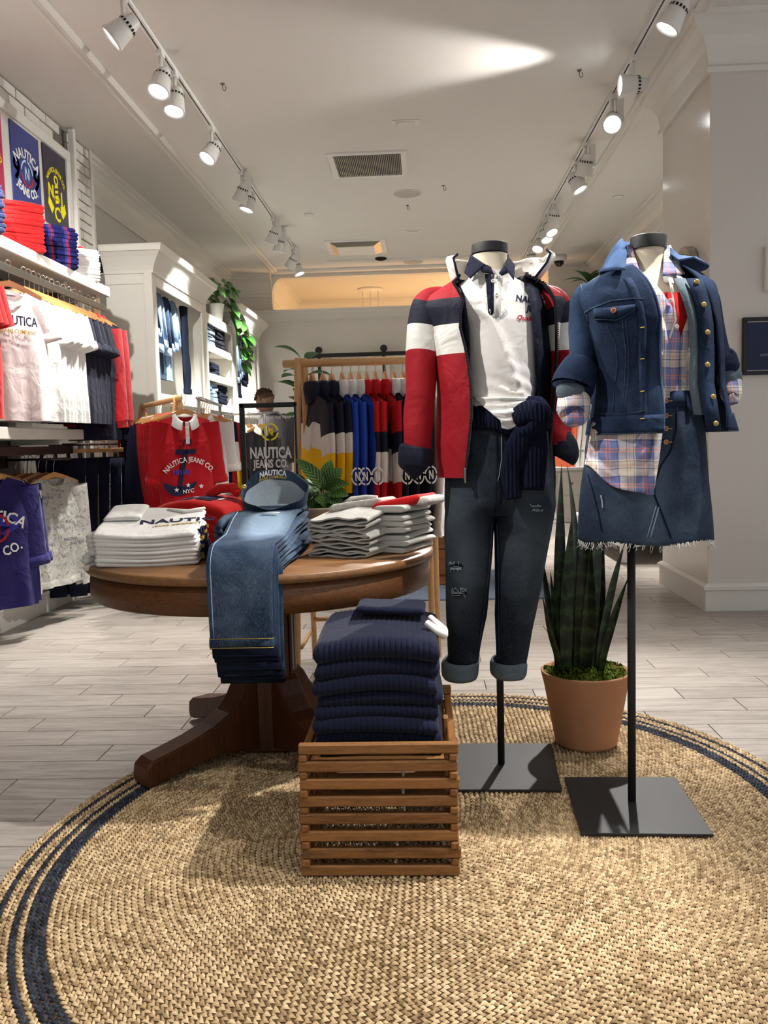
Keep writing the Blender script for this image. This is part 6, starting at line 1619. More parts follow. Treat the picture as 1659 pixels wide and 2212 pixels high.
# ---- polo rack on the left ---------------------------------------------------
pn = np.array((-1.53, 5.45)); pf = np.array((-2.17, 6.55)); pd_ = pn-pf; Lr = np.linalg.norm(pd_); pd_ /= Lr
R1Z = atY(395, 858, 5.45)[2]; ra = math.atan2(pd_[1], pd_[0])
rail_rack('garment_rack', 'pale wooden garment rack at the left holding the red and navy rugby shirts', *((pn+pf)/2 - pd_*0.06), ra, Lr/2-0.10, R1Z, 0.07, 0.20)
face = ra + PI/2      # -y of the shirt along the rail towards the viewer
def on_rail(s): p = pn - pd_*s; return (p[0], p[1], R1Z)
seq = [('red', 0.0)] + [('red', 0.10 + 0.075*i) for i in range(5)] + [('navy', 0.62 + 0.085*i) for i in range(5)] + [('red', 1.08)]
pr = None; prn = None; nr = nn_ = 0
face_r = ra + PI/2
for i, (c_, s_) in enumerate(seq):
    loc = on_rail(s_)
    if c_ == 'red':
        nr += 1; lab = 'red rugby shirt with white and navy anchor print, front of the left rack' if i == 0 else 'red long sleeved rugby shirt, %s from the front on the left rack' % ord_(nr-1)
        hanger('wooden hanger of the %s red rugby shirt on the left garment rack' % ord_(nr-1), loc=loc, rz=face_r, w=0.15, hz=-0.09, group='hangers on the left garment rack')
        if i == 0:
            s0_ = top('hanging_rugby_shirt', lab, 'shirt', [K_red, K_red, K_greyd], w=0.185, L=0.64, sh=0.165, neck=0.062, nd=0.07, d=0.05, sl=0.36, sr=0.070, cr=0.052, ang=0.13, seed=600, loc=loc, rz=face_r, collar='polo', long=False, group='rugby shirts on the left garment rack', roll=True, slim=0.8)
            f = chest(0.045, 0.010, 0.010, 0.8)
            m = MB(); m.cbox(-0.012, 0.012, -0.058, -0.050, -0.30, -0.16, 0.002); tag(m.build('placket', K_white, s0_), 'white placket')
            m = MB()
            for zz_ in (-0.20, -0.245): m.lathe([(0, 0.003), (0.005, 0.003), (0.006, 0)], 10, (0, -0.059, zz_), ax=(0, -1, 0))
            tag(m.build('buttons', M_button, s0_), kind='stuff')
            p = MB(); put_text(p, 'NAUTICA JEANS CO.', 0.047, lambda u, v, w_: f(u-0.0, v-0.415, w_), 0.014, 0.76, arc=0.18); p.build('lettering', P_white, s0_)
            p = MB(); put_text(p, 'NYC', 0.036, lambda u, v, w_: f(u-0.01, v-0.615 + 0.6*u*u + 0.1*u, w_), 0.012); 
            for sx_, sz_ in ((-0.085, -0.592), (0.075, -0.575), (-0.01, -0.565)):
                V = [f(sx_ + (0.017 if q % 2 == 0 else 0.007)*sin(q*PI/5), sz_ + (0.017 if q % 2 == 0 else 0.007)*cos(q*PI/5), 0.001) for q in range(10)]; p.add(V, [tuple(range(10))], 0, False)
            p.build('lower_lettering', P_white, s0_)
            p = MB(); g_ = lambda u, v: f(u - 0.035 + 0.22*v, v - 0.44, -0.003)
            def bar(x0, y0, x1, y1, w_): 
                d_ = np.array((x1-x0, y1-y0)); d_ /= np.linalg.norm(d_); n_ = np.array((-d_[1], d_[0]))*w_/2
                p.add([g_(x0-n_[0], y0-n_[1]), g_(x1-n_[0], y1-n_[1]), g_(x1+n_[0], y1+n_[1]), g_(x0+n_[0], y0+n_[1])], [(0, 1, 2, 3)], 0, False)
            bar(0.0, 0.10, 0.0, -0.16, 0.030); bar(-0.065, 0.09, 0.065, 0.09, 0.032)
            rings = [[g_(0.028*cos(a), 0.145 + 0.034*sin(a)), g_(0.017*cos(a), 0.145 + 0.022*sin(a))] for a in np.linspace(-0.9, 4.0, 14)]; p.loft(rings, False, smooth=False)
            rings = []
            for a in np.linspace(-PI+0.15, -0.15, 15): rings.append([g_(0.115*cos(a), -0.075 + 0.115*sin(a)), g_(0.115*cos(a), -0.075 + (0.055 if abs(a+PI/2) < 1.2 else 0.09)*sin(a))])
            p.loft(rings, False, smooth=False); p.build('anchor_print', P_navy, s0_)
            p = MB(); 
            for q in range(-3, 4): p.add([f(-0.055+0.045*q*0.35+uu*0.5, -0.495+vv, 0.0) for uu, vv in ((0, 0), (0.018, 0), (0.018, 0.03), (0, 0.03))], [(0, 1, 2, 3)], 0, False)
            p.build('faded_print', P_blue, s0_)
            pr = s0_
            prr = None
        else:
            if prr is None:
                prr = top('hanging_rugby_shirt', lab, 'shirt', [K_red, K_red, K_red], w=0.18, L=0.66, sh=0.165, neck=0.062, nd=0.05, d=0.045, sl=0.56, sr=0.072, cr=0.050, ang=0.06, seed=610, loc=loc, rz=face_r, collar='polo', long=True, group='rugby shirts on the left garment rack', cuff=K_red, slim=0.55)
            else: dup(prr, loc, face_r + rnd.uniform(-0.04, 0.04), lab)
    else:
        nn_ += 1; lab = 'navy rugby shirt, %s navy one from the front on the left rack' % ord_(nn_-1)
        hanger('wooden hanger of the %s navy rugby shirt on the left garment rack' % ord_(nn_-1), loc=loc, rz=face_r, w=0.15, hz=-0.09, group='hangers on the left garment rack')
        if prn is None: prn = top('hanging_rugby_shirt', lab, 'shirt', [K_navy, K_navy, K_greyd], w=0.18, L=0.68, sh=0.165, neck=0.062, nd=0.05, d=0.045, sl=0.58, sr=0.072, cr=0.050, ang=0.06, seed=620, loc=loc, rz=face_r, collar='polo', long=True, group='navy rugby shirts on the left garment rack', cuff=K_navy, slim=0.55)
        else: dup(prn, loc, face_r + rnd.uniform(-0.04, 0.04), lab)
# ---- second rail of the same display, behind on the right ----------------------
qn = np.array((-1.50, 5.72)); qf = np.array((-1.62, 6.75)); qd = (qn-qf)/np.linalg.norm(qn-qf)
m = MB(); m.tube([(qn[0], qn[1]-0.05, R1Z+0.005), (qf[0], qf[1]+0.1, R1Z+0.005)], 0.012, 10); m.tube([(qn[0], qn[1]-0.02, R1Z), (qn[0], qn[1]-0.02, 0.012)], 0.012, 10); m.tube([(qf[0], qf[1]+0.05, R1Z), (qf[0], qf[1]+0.05, 0.012)], 0.012, 10)
m.cbox(qn[0]-0.2, qn[0]+0.2, qn[1]-0.04, qn[1], 0.001, 0.013, 0.002); m.cbox(qf[0]-0.2, qf[0]+0.2, qf[1]+0.03, qf[1]+0.07, 0.001, 0.013, 0.002)
tag(m.build('metal_rail', M_chrome), 'chrome clothes rail behind the red rugby shirt holding white, navy and red shirts', 'clothes rail')
sq = [('white', K_white), ('navy', K_navy), ('navy', K_navy), ('red', K_red), ('red', K_red), ('red', K_red)]
pp = {}; cn = {}
for i, (c_, M_) in enumerate(sq):
    y = 5.80 + 0.12*i; x = qn[0] + (qf[0]-qn[0])*(y-qn[1])/(qf[1]-qn[1]) ; cn[c_] = cn.get(c_, 0)+1
    lab = '%s shirt hanging behind the red rugby shirt, %s of that colour on the chrome rail' % (c_, ord_(cn[c_]-1)); loc = (x, y, R1Z)
    hanger('wooden hanger of the %s %s shirt on the chrome rail' % (ord_(cn[c_]-1), c_), loc=loc, rz=0.10, group='hangers on the chrome rail')
    if c_ in pp: dup(pp[c_], loc, 0.12, lab)
    else: pp[c_] = top('hanging_shirt', lab, 'shirt', [M_, K_white if c_ == 'navy' else M_, K_white if c_ == 'navy' else M_], w=0.165, L=0.60, sh=0.15, neck=0.06, nd=0.05, d=0.045, sl=0.30, sr=0.07, cr=0.055, ang=0.10, seed=640+i, loc=loc, rz=0.12, szones=[0, 0, 0, 1, 1, 1, 1] if c_ == 'navy' else None, collar='polo', roll=True, cuff=K_white if c_ == 'navy' else M_, group='shirts on the chrome rail', slim=0.6)
# ------------------------------------------------------------------ wall unit on the left
XS = -2.2
sh = thing('wall_shelf', 'long white wall shelf high on the left holding folded shirts', 'shelf', (-2.41, 5.0, 2.155))
m = MB(); m.cbox(-0.20, 0.21, -1.6, 1.07, 0, 0.068, 0.004); m.build('board', M_cab, sh)
for yy in (-0.55, 0.45, 0.98):
    m = MB(); m.prism([(-0.19, -0.001), (0.15, -0.001), (0.15, -0.018), (-0.15, -0.06), (-0.19, -0.06)], yy-0.02, yy+0.02, T=lambda p: (p[0], p[2], p[1])); m.build('bracket', M_cab, sh)
m = MB(); m.tube([(-0.09, -1.5, 0.40), (-0.09, 1.02, 0.40), (-0.17, 1.05, 0.40)], 0.009, 8); m.build('guard_rail', M_white, sh)
for yy in (-0.6, 0.98):
    m = MB(); m.tube([(-0.09, yy, 0.068), (-0.09, yy, 0.40)], 0.008, 8); m.build('guard_post', M_white, sh)
s2 = thing('wall_shelf', 'long white wall shelf at waist height under the hanging tee shirts', 'shelf', (-2.41, 4.9, 1.145))
m = MB(); m.cbox(-0.20, 0.21, -1.6, 0.56, 0, 0.065, 0.004); m.build('board', M_cab, s2)
for yy in (-0.6, 0.4):
    m = MB(); m.box(-0.19, 0.12, yy-0.02, yy+0.02, -0.03, -0.001); m.build('bracket', M_cab, s2)
def flat_bar(label, x, y0, y1, z0, z1, mat):
    t_ = thing('garment_bar', label, 'garment bar', (x, (y0+y1)/2, z0))
    h_ = (y1-y0)/2; m = MB(); m.cbox(-0.007, 0.007, -h_, h_, 0, z1-z0, 0.002); m.build('bar', mat, t_)
    for yy in (-h_*0.55, h_*0.45):
        m = MB(); m.cbox(-0.41-x-2.2, -0.007, yy-0.012, yy+0.012, 0.004, z1-z0-0.004, 0.002); m.build('arm', mat, t_)
    return t_
flat_bar('flat steel garment bar under the upper wall shelf carrying tee shirts', XS, 3.9, 5.95, 2.035, 2.078, M_steel)
flat_bar('brown flat garment bar under the lower wall shelf', -2.3, 4.1, 5.50, 1.055, 1.105, M_bronze)
m = MB(); m.cbox(-2.30, -2.26, 6.39, 6.43, 0.0, 0.0001+CEIL-0.002, 0.002); m.T(lambda p: (p[0]-0.27, p[1], p[2])); struct(m.build('trim_13', M_trim))
# poster panel
pb = thing('poster_board', 'white painted board on the brick wall framing three printed posters', 'board', (-2.59, 5.4, 2.58))
m = MB(); m.cbox(-0.012, 0.018, -1.2, 0.97, 0, 0.68, 0.003); m.build('board', M_trim, pb)
for z0, z1, y0, y1 in ((0.62, 0.69, -1.2, 0.98), (0.0, 0.06, -1.2, 0.98), (0.06, 0.62, 0.91, 0.98)):
    m = MB(); m.cbox(0.0185, 0.034, y0, y1, z0+0.0005, z1-0.0005, 0.003); m.build('frame_strip', M_trim, pb)
PX_ = -2.565
def poster(label, col, y0, y1, z0, z1):
    t_ = thing('poster', label, 'poster', (PX_, (y0+y1)/2, z0)); w_ = (y1-y0)/2
    m = MB(); m.cbox(-0.006, 0.004, -w_, w_, 0, z1-z0, 0.001); m.build('sheet', plain(label[:12]+'_paper', rgb(*col), 0.25, 0.5, var=0.03), t_)
    return t_, (lambda u, v, ww: (0.005+ww, u, v+(z1-z0)/2))
t_, f = poster('crimson poster with a yellow and navy badge, nearest on the left wall', (176, 34, 76), 4.93, 5.33, 2.645, 3.172)
m = MB(); m.add([f(0.15*cos(a), 0.17*sin(a)-0.02, 0.0004) for a in np.arange(28)*2*PI/28], [tuple(range(28))], 0, False); m.build('badge', P_navy, t_)
p = MB(); put_text(p, 'NAUTICA JEANS CO.', 0.050, lambda u, v, w_: f(u, v+0.055, w_+0.001), 0.02, 0.9, arc=0.15); put_text(p, 'QUALITY', 0.05, lambda u, v, w_: f(u, v-0.165, w_+0.001), 0.02)
p.add([f(u, v, 0.001) for u, v in ((-0.12, -0.05), (0.14, -0.05), (0.12, -0.10), (-0.08, -0.11))], [(0, 1, 2, 3)], 0, False); p.build('yellow_print', P_yel, t_)
m = MB(); m.add([f(u, v, 0.0016) for u, v in ((0.06, 0.06), (0.1, 0.07), (0.05, -0.03), (0.0, -0.09), (0.02, 0.0))], [(0, 1, 2, 3, 4)], 0, False); m.build('bolt_print', P_white, t_)
t_, f = poster('blue poster with white lettering around a ring emblem, middle one on the left wall', (42, 56, 128), 5.45, 5.85, 2.65, 3.177)
p = MB(); put_text(p, 'NAUTICA', 0.088, lambda u, v, w_: f(u, v+0.075, w_+0.001), 0.022, 0.86, arc=0.22); p.build('lettering', P_white, t_); p = MB(); put_text(p, 'JEANS CO.', 0.080, lambda u, v, w_: f(u, v-0.17, w_+0.001), 0.022, 0.86, arc=-0.26); p.build('lettering', P_white, t_)
p = MB(); ring_logo(p, 0.088, lambda u, v, w_: f(u, v-0.02, 0.001)); p.build('ring_emblem', plain('pale_blue_print', rgb(176, 206, 226), 0.6), t_)
p = MB()
for a0, a1 in ((PI+0.12, 1.5*PI-0.12), (1.5*PI+0.12, 2*PI-0.12)): p.loft([[f(0.089*cos(a), 0.089*sin(a)-0.02, 0.0018), f(0.073*cos(a), 0.073*sin(a)-0.02, 0.0018)] for a in np.linspace(a0, a1, 8)], False, smooth=False)
p.build('red_arc', P_red, t_)
p = MB(); put_text(p, '9', 0.20, lambda u, v, w_: f(u-0.145, v-0.09, 0.0005), 0.02); p.build('faded_numeral', P_blue, t_); p = MB(); put_text(p, '9', 0.20, lambda u, v, w_: f(u+0.14, v-0.09, 0.0005), 0.02); p.build('faded_numeral', P_blue, t_)
t_, f = poster('dark navy poster with yellow lettering and rope badge, farthest of the three', (44, 40, 60), 5.915, 6.285, 2.66, 3.19)
p = MB(); put_text(p, 'NAUTICA JEANS CO.', 0.044, lambda u, v, w_: f(u*0.92, v+0.115, w_+0.001), 0.022, 0.86, arc=0.165)
put_text(p, 'N', 0.12, lambda u, v, w_: f(u-0.09, v-0.07, w_+0.001), 0.03); put_text(p, 'J', 0.13, lambda u, v, w_: f(u+0.085, v-0.09, w_+0.001), 0.02); put_text(p, 'C', 0.14, lambda u, v, w_: f(u+0.0, v-0.22, w_+0.001), 0.02)
p.loft([[f(0.035*cos(a), 0.035*sin(a)+0.06, 0.001), f(0.018*cos(a), 0.020*sin(a)+0.06, 0.001)] for a in np.linspace(0, 2*PI, 13)], False, smooth=False)
for k in range(4): p.add([f(u, v-0.035*k, 0.001) for u, v in ((-0.025, 0.02), (0.03, 0.035), (0.03, 0.015), (-0.025, 0.0))], [(0, 1, 2, 3)], 0, False)
for sx_ in (-1, 1): p.add([f(u*sx_, v, 0.001) for u, v in ((0.05, -0.14), (0.13, -0.07), (0.15, -0.13), (0.09, -0.19))], [(0, 1, 2, 3)], 0, False)
put_text(p, '1999', 0.05, lambda u, v, w_: f(u, v-0.085, w_+0.0012), 0.01); p.build('lettering', P_yel, t_)
# folded piles on the upper shelf
def pile(n, x, y, rz, w_, d_, h_, mat, what, grp, seed, mats=None, amp=0.006, top_extra=None):
    z = 2.2235
    for i in range(n):
        lab = ('folded %s, %s from the bottom of its wall shelf pile' % (what, ord_(i))) if i < n-1 else 'folded %s on top of its wall shelf pile' % what
        t_ = thing('folded_shirt', lab, 'shirt', (x + rnd.uniform(-0.006, 0.006), y + rnd.uniform(-0.006, 0.006), z), rz + rnd.uniform(-0.03, 0.03), grp)
        m = slab(w_, d_, h_, seed+i, nx=18, amp=amp, crease=0.004, sag=-0.004); m.build('body', mats[i % len(mats)] if mats else mat, t_)
        if i == n-1 and top_extra: top_extra(t_, h_)
        z += h_*0.93
pile(10, -2.36, 4.50, 0.75, 0.26, 0.30, 0.027, cloth('navy_check_cotton', rgb(40, 50, 84), 0.3), 'slate navy shirt', 'folded slate navy shirts on the shelf', 700)
pile(11, -2.36, 4.98, 0.70, 0.27, 0.30, 0.026, K_redbr, 'bright red polo', 'folded red polos on the shelf', 720)
pile(10, -2.36, 5.45, 0.72, 0.27, 0.30, 0.027, K_check, 'navy and red check shirt', 'folded check shirts on the shelf', 740)
def redtag(t_, h_):
    m = MB(); m.lathe([(0, 0), (0.025, 0.002), (0.035, 0.02), (0.02, 0.05), (0, 0.055)], 12, (0.06, 0.02, h_*0.8)); tag(m.build('collar_tip', K_red, t_), 'dark red collar tip')
pile(11, -2.36, 5.86, 0.70, 0.25, 0.28, 0.020, K_tee, 'white printed tee', 'folded white printed tees on the shelf', 760, top_extra=redtag)
# tee shirts on the upper bar
BZ = 2.084
def lbl(c_, n, where): return '%s, %s from the front on the %s' % (c_, ord_(n), where)
bar = 'upper left wall bar'
tees = [('red', K_redbr, 3), ('pink', K_pink, 1), ('white', K_tee, 7), ('navy', K_navy, 5)]
y = 4.30; 
for c_, M_, n in tees:
    base = None
    for i in range(n):
        rz = 1.12 + rnd.uniform(-0.05, 0.05); x = XS
        if c_ == 'red': yy = 3.92 + 0.06*i
        elif c_ == 'pink': yy = 4.56
        elif c_ == 'white': yy = 4.74 + 0.06*i
        else: yy = 5.18 + 0.085*i
        zz_ = BZ + 0.0; what = {'red': 'red short sleeved tee', 'pink': 'pale pink tee with navy letters', 'white': 'white tee with rolled sleeves', 'navy': 'navy tee with rolled sleeves'}[c_]
        hanger('wooden hanger of the %s %s tee on the upper wall bar' % (ord_(i), c_), M_hangdk if c_ == 'pink' else None, 'hangers on the upper wall bar', loc=(x, yy, zz_), rz=rz)
        lab = lbl(what, i, bar)
        if base is None:
            base = top('hanging_tee', lab, 'tee shirt', [M_], w=0.215, L=0.70, sh=0.19, neck=0.08, nd=0.07, d=0.045, sl=0.17, sr=0.082, cr=0.076, ang=0.30, seed=800+len(lab)+i, loc=(x, yy, zz_), rz=rz, group='tees on the upper wall bar', roll=c_ != 'red', slim=1.0, zneck=-0.14)
            if c_ == 'pink':
                f = chest(0.045, 0.004, 0.010, 1.0)
                p = MB(); put_text(p, 'NAUTICA', 0.070, lambda u, v, w_: f(u, v-0.33, w_), 0.016, 0.78); p.build('lettering', P_navy, base)
                p = MB(); put_text(p, 'JEANS COMPANY', 0.030, lambda u, v, w_: f(u, v-0.375, w_), 0.012, 0.95); p.build('small_lettering', P_gold, base)
                p = MB(); p.box(-0.035, 0.035, 0.006, 0.012, NECK-0.045, NECK-0.02); p.build('neck_label', M_white, base)
        else: dup(base, (x, yy, zz_), rz, lab)
for i in range(2):
    yy = 5.66 + 0.09*i
    hanger('hanger of the %s long sleeved shirt, far end of the upper wall bar' % ord_(i), group='hangers on the upper wall bar', loc=(XS, yy, BZ), rz=1.15)
    if i == 0: lsb = top('hanging_rugby_shirt', 'navy and red long sleeved shirt, first at the far end of the upper wall bar', 'shirt', [K_navy, K_red], w=0.24, L=0.78, sh=0.215, neck=0.075, nd=0.06, d=0.045, sl=0.60, sr=0.085, cr=0.058, ang=0.12, seed=880, loc=(XS, yy, BZ), rz=1.15, slmat=1, collar='polo', long=True, cuff=K_red, group='long sleeved shirts on the upper wall bar', slim=0.6, hem=K_navy)
    else: dup(lsb, (XS, yy, BZ), 1.12, 'navy and red long sleeved shirt, %s at the far end of the upper wall bar' % ord_(i))
# grey sweaters on a faced out arm below
GZ = 1.03
arm = thing('garment_bar', 'steel arm below the lower shelf from which the grey sweaters hang', 'garment bar', (-2.38, 5.18, GZ-0.004), 0)
m = MB(); m.tube([(-0.21, 0, 0), (0.20, 0, 0)], 0.008, 8); m.build('arm', M_bronze, arm)
m = MB(); m.cbox(-0.22, -0.21, -0.03, 0.03, -0.05, 0.05, 0.002); m.build('plate', M_bronze, arm)
gb = None; rz = 1.22
for i in range(6):
    q = i/5; x = -2.29 - 0.24*q; yy = 5.18
    lab = 'grey anchor print sweater fully in view at the front of the lower left arm' if i == 0 else 'grey anchor print sweater, %s from the front on the lower left arm' % ord_(i)
    hanger('wooden hanger of the %s grey sweater on the lower left arm' % ord_(i), M_hang if i % 2 == 0 else M_hangdk, 'hangers on the lower left arm', loc=(x, yy, GZ+0.004), rz=rz)
    if gb is None:
        gb = top('hanging_sweater', lab, 'sweater', [K_anchor], w=0.235, L=0.63, sh=0.20, neck=0.08, nd=0.06, d=0.05, sl=0.56, sr=0.09, cr=0.06, ang=0.13, seed=900, loc=(x, yy, GZ+0.004), rz=rz, long=True, cuff=K_grey, hem=K_grey, group='grey sweaters on the lower left arm', slim=0.7)
        f = chest(0.05, 0.005, 0.010, 0.7)
        rs = random.Random(9); M_gp = plain('grey_print', rgb(96, 96, 112), 0.7)
        for k in range(9):
            ux, vz = rs.uniform(-0.17, 0.15), rs.uniform(-0.58, -0.20); p = MB(); put_text(p, 'NAUTICA' if k % 2 else 'N.J.C', 0.026, lambda u, v, w_: f(u+ux, v+vz, w_), 0.01); p.build('print_lettering', M_gp, gb)
    else: dup(gb, (x, yy, GZ+0.004), rz + rnd.uniform(-0.04, 0.04), lab)
# indigo hoodies
hb = None
for i in range(2):
    loc = (-2.40-0.03*i, 4.58+0.10*i, 1.06); rz = 0.85
    hanger('wooden hanger of the %s indigo sweatshirt under the lower shelf' % ord_(i), group='hangers of the indigo sweatshirts', loc=loc, rz=rz)
    lab = 'indigo sweatshirt with red and white letters hanging at the left edge of the picture' if i == 0 else 'second indigo sweatshirt hanging behind the lettered one at the left edge'
    if hb is None:
        hb = top('hanging_sweatshirt', lab, 'sweatshirt', [K_purple], w=0.245, L=0.74, sh=0.205, neck=0.085, nd=0.06, d=0.05, sl=0.42, sr=0.088, cr=0.07, ang=0.10, seed=920, loc=loc, rz=rz, roll=True, slim=0.8)
        f = chest(0.05, 0.006, 0.010, 0.8)
        p = MB(); put_text(p, 'NAUTICA', 0.085, lambda u, v, w_: f(u, v-0.36, w_), 0.02, 0.9, arc=0.26); p.build('lettering', P_white, hb); p = MB(); put_text(p, 'JEANS CO.', 0.075, lambda u, v, w_: f(u, v-0.56, w_), 0.02, 0.9, arc=-0.30); p.build('lettering', P_white, hb)
        p = MB(); ring_logo(p, 0.085, lambda u, v, w_: f(u, v-0.40, 0.001)); p.build('ring_emblem', P_red, hb)
        p = MB(); put_text(p, '99', 0.16, lambda u, v, w_: f(u*1.9, v-0.44, 0.0005), 0.02); p.build('numerals', P_blue, hb)
        p = MB(); put_text(p, 'NJC', 0.05, lambda u, v, w_: (0.285+w_-0.10*v, -0.02+0.5*u, v-0.24), 0.02); p.build('sleeve_lettering', P_white, hb)
    else: dup(hb, loc, rz, lab)
# joggers on clip hangers
def joggers(label, loc, rz, first):
    t_ = thing('hanging_joggers', label, 'trousers', loc, rz, 'navy joggers below the lower shelf')
    m = MB()
    for sd in (-1, 1):
        rings = []
        for i in range(15):
            q = i/14; R = 0.085*(1-0.30*q); cx = sd*(0.075 - 0.01*q)
            rings.append([(cx + R*math.copysign(abs(cos(a))**0.8, cos(a)) + wave(q*0.8, a*0.1, 940+i*0, 0.006), 0.035*(1-0.3*q)*sin(a) + wave(a*0.1, q*0.9, 941, 0.012), -0.06 - 0.93*q) for a in np.arange(16)*2*PI/16])
        m.loft(rings, True, True, True)
    m.build('legs', K_navy, t_)
    m = MB(); m.loft([[(0.155*cos(a), 0.035*sin(a), z) for a in np.arange(20)*2*PI/20] for z in (-0.11, -0.075, -0.055)], True); m.build('waistband', K_navy, t_)
    p = MB()
    put_text(p, 'NAUTICA', 0.115, lambda u, v, w_: (0.155 - 0.05*0 + w_ - 0.0, v*0.5-0.03, -0.42 - u), 0.03, 1.0); p.T(lambda q: (q[0] - 0.05*(-(q[2]+0.1)), q[1], q[2])); p.build('side_lettering', P_white, t_)
    p = MB(); put_text(p, 'JEANS COMPANY', 0.05, lambda u, v, w_: (0.156 + w_, v*0.5-0.055, -0.44 - u), 0.02, 1.0); p.T(lambda q: (q[0] - 0.05*(-(q[2]+0.1)), q[1], q[2])); p.build('small_side_lettering', P_gold, t_)
    return t_
jb = None
for i in range(7):
    x = -2.43 + 0.062*i*0.6; yy = 5.62 + 0.125*i
    loc = (x, yy, 1.075)
    t_ = thing('clip_hanger', 'wooden clip hanger of the %s navy joggers under the lower shelf' % ord_(i), 'hanger', loc, 0.30, 'clip hangers below the lower shelf')
    m = MB(); m.cbox(-0.17, 0.17, -0.006, 0.006, -0.018, 0.010, 0.003); m.build('bar', M_hang, t_)
    for sx_ in (-0.12, 0.12):
        m = MB(); m.cbox(sx_-0.012, sx_+0.012, -0.010, 0.010, -0.075, -0.019, 0.002); m.build('clip', M_iron, t_)
    m = MB(); m.tube([(0, 0, 0.01), (0, 0, 0.035), (0.012, 0, 0.045), (0.02, 0, 0.035)], 0.0025, 6); m.build('hook', M_chrome, t_)
    lab = 'navy joggers with white side lettering, %s from the front under the lower shelf' % ord_(i)
    if jb is None: jb = joggers(lab, loc, 0.30, True)
    else: dup(jb, loc, 0.30 + rnd.uniform(-0.05, 0.05), lab)
m = MB(); m.tube([(-2.45, 5.5, 1.115), (-2.22, 6.5, 1.115)], 0.009, 8); tag(m.build('garment_bar', M_bronze), 'dark round bar carrying the navy joggers at the end of the left wall', 'garment bar')
# oar on the brick strip
a = atX(197, 640, -2.50); b_ = atX(228, 955, -2.50)
oar = thing('wooden_oar', 'varnished wooden oar hanging upright on the white brick strip', 'oar', (-2.50, (a[1]+b_[1])/2, b_[2]))
Lz = a[2]-b_[2]
m = MB(); m.tube([(0, 0, 0), (0, 0, 0.012), (0, 0, 0.05), (0, 0, 0.07)], [0.012, 0.020, 0.020, 0.016], 14); m.build('grip', M_birch, oar)
m = MB(); m.tube([(0, 0, 0.07), (0, 0, Lz*0.7)], 0.015, 14); m.build('shaft', M_birch, oar)
m = MB(); m.prism([(-0.015, Lz*0.68), (-0.05, Lz*0.78), (-0.058, Lz*1.25), (-0.03, Lz*1.32), (0.03, Lz*1.32), (0.058, Lz*1.25), (0.05, Lz*0.78), (0.015, Lz*0.68)], -0.010, 0.010, T=lambda p: (p[2], p[0], p[1])); m.build('blade', M_birch, oar, bevel=0.004)
m = MB(); m.cbox(-0.097, -0.013, -0.02, 0.02, Lz*0.42, Lz*0.46, 0.003); m.cbox(-0.097, -0.013, -0.02, 0.02, Lz*0.12, Lz*0.16, 0.003); m.build('wall_mount', M_bronze, oar)
# ------------------------------------------------------------------ built-in cabinets on the left
def cabinet(label, y0, y1, ztop_, shelves, side=True, cornice=True, rod=None):
    X0, X1 = -2.748, -2.2
    t_ = thing('display_cabinet', label, 'cabinet', ((X0+X1)/2, (y0+y1)/2, 0), 0, None)
    ox, oy = (X0+X1)/2, (y0+y1)/2
    def bx(name, x0, x1, a, b_, z0, z1, mat=M_cab, bev=0.003):
        m = MB(); m.cbox(x0-ox, x1-ox, a-oy, b_-oy, z0, z1, bev); return m.build(name, mat, t_)
    bx('side_panel', X0, X1-0.021, y0, y0+0.04, 0, ztop_); bx('side_panel', X0, X1-0.021, y1-0.04, y1, 0, ztop_)
    bx('back_panel', X0, X0+0.02, y0+0.041, y1-0.041, 0, ztop_); bx('top_panel', X0+0.021, X1-0.021, y0+0.041, y1-0.041, ztop_-0.04, ztop_)
    bx('face_stile', X1-0.02, X1, y0, y0+0.10, 0.12, ztop_); bx('face_stile', X1-0.02, X1, y1-0.10, y1, 0.12, ztop_)
    bx('face_rail', X1-0.02, X1, y0+0.1005, y1-0.1005, ztop_-0.10, ztop_); bx('plinth', X1-0.02, X1+0.006, y0, y1, 0, 0.119)
    for z in shelves: bx('shelf', X0+0.021, X1-0.022, y0+0.041, y1-0.041, z-0.04, z); bx('shelf_edge', X1-0.0215, X1-0.002, y0+0.1005, y1-0.1005, z-0.075, z+0.002)
    if side:
        w0, w1 = X0+0.06, X1-0.07
        for a, b_, z0, z1 in ((w0, w1, ztop_-0.10, ztop_-0.085), (w1-0.015, w1, 0.2, ztop_-0.1), ): bx('panel_moulding', a, b_, y0-0.008, y0-0.0005, z0, z1, M_cab, 0.002)
        bx('corner_board', X1-0.07, X1, y0-0.010, y0-0.0005, 0, ztop_, M_cab, 0.002)
    if cornice:
        prof = [(0, ztop_-0.015), (0.012, ztop_-0.015), (0.016, ztop_+0.01), (0.03, ztop_+0.045), (0.07, ztop_+0.11), (0.10, ztop_+0.145), (0.112, ztop_+0.15), (0.118, ztop_+0.185), (0.125, ztop_+0.20), (0, ztop_+0.20)]
        for p0, p1, o_, a, b_ in (((X1, y0), (X1, y1), (1, 0), 1, 1), ((X0+0.15, y0), (X1, y0), (0, -1), 0, 1)):
            m = MB(); q0 = np.array(p0, float); q1 = np.array(p1, float); d = (q1-q0)/np.linalg.norm(q1-q0); o2 = np.array(o_, float)
            m.loft([[(*(q0+o2*k-d*k*a), z) for k, z in prof], [(*(q1+o2*k+d*k*b_), z) for k, z in prof]], True, True, True, smooth=False); m.build('cornice', M_cab, t_, world=True)
        bx('cornice_top', X0, X1, y0, y1, ztop_+0.185, ztop_+0.198)
    if rod:
        for z in rod:
            m = MB(); m.tube([(X0+0.25-ox, y0+0.041-oy, z), (X0+0.25-ox, y1-0.041-oy, z)], 0.012, 8); m.build('rod', M_steel, t_)
    return t_
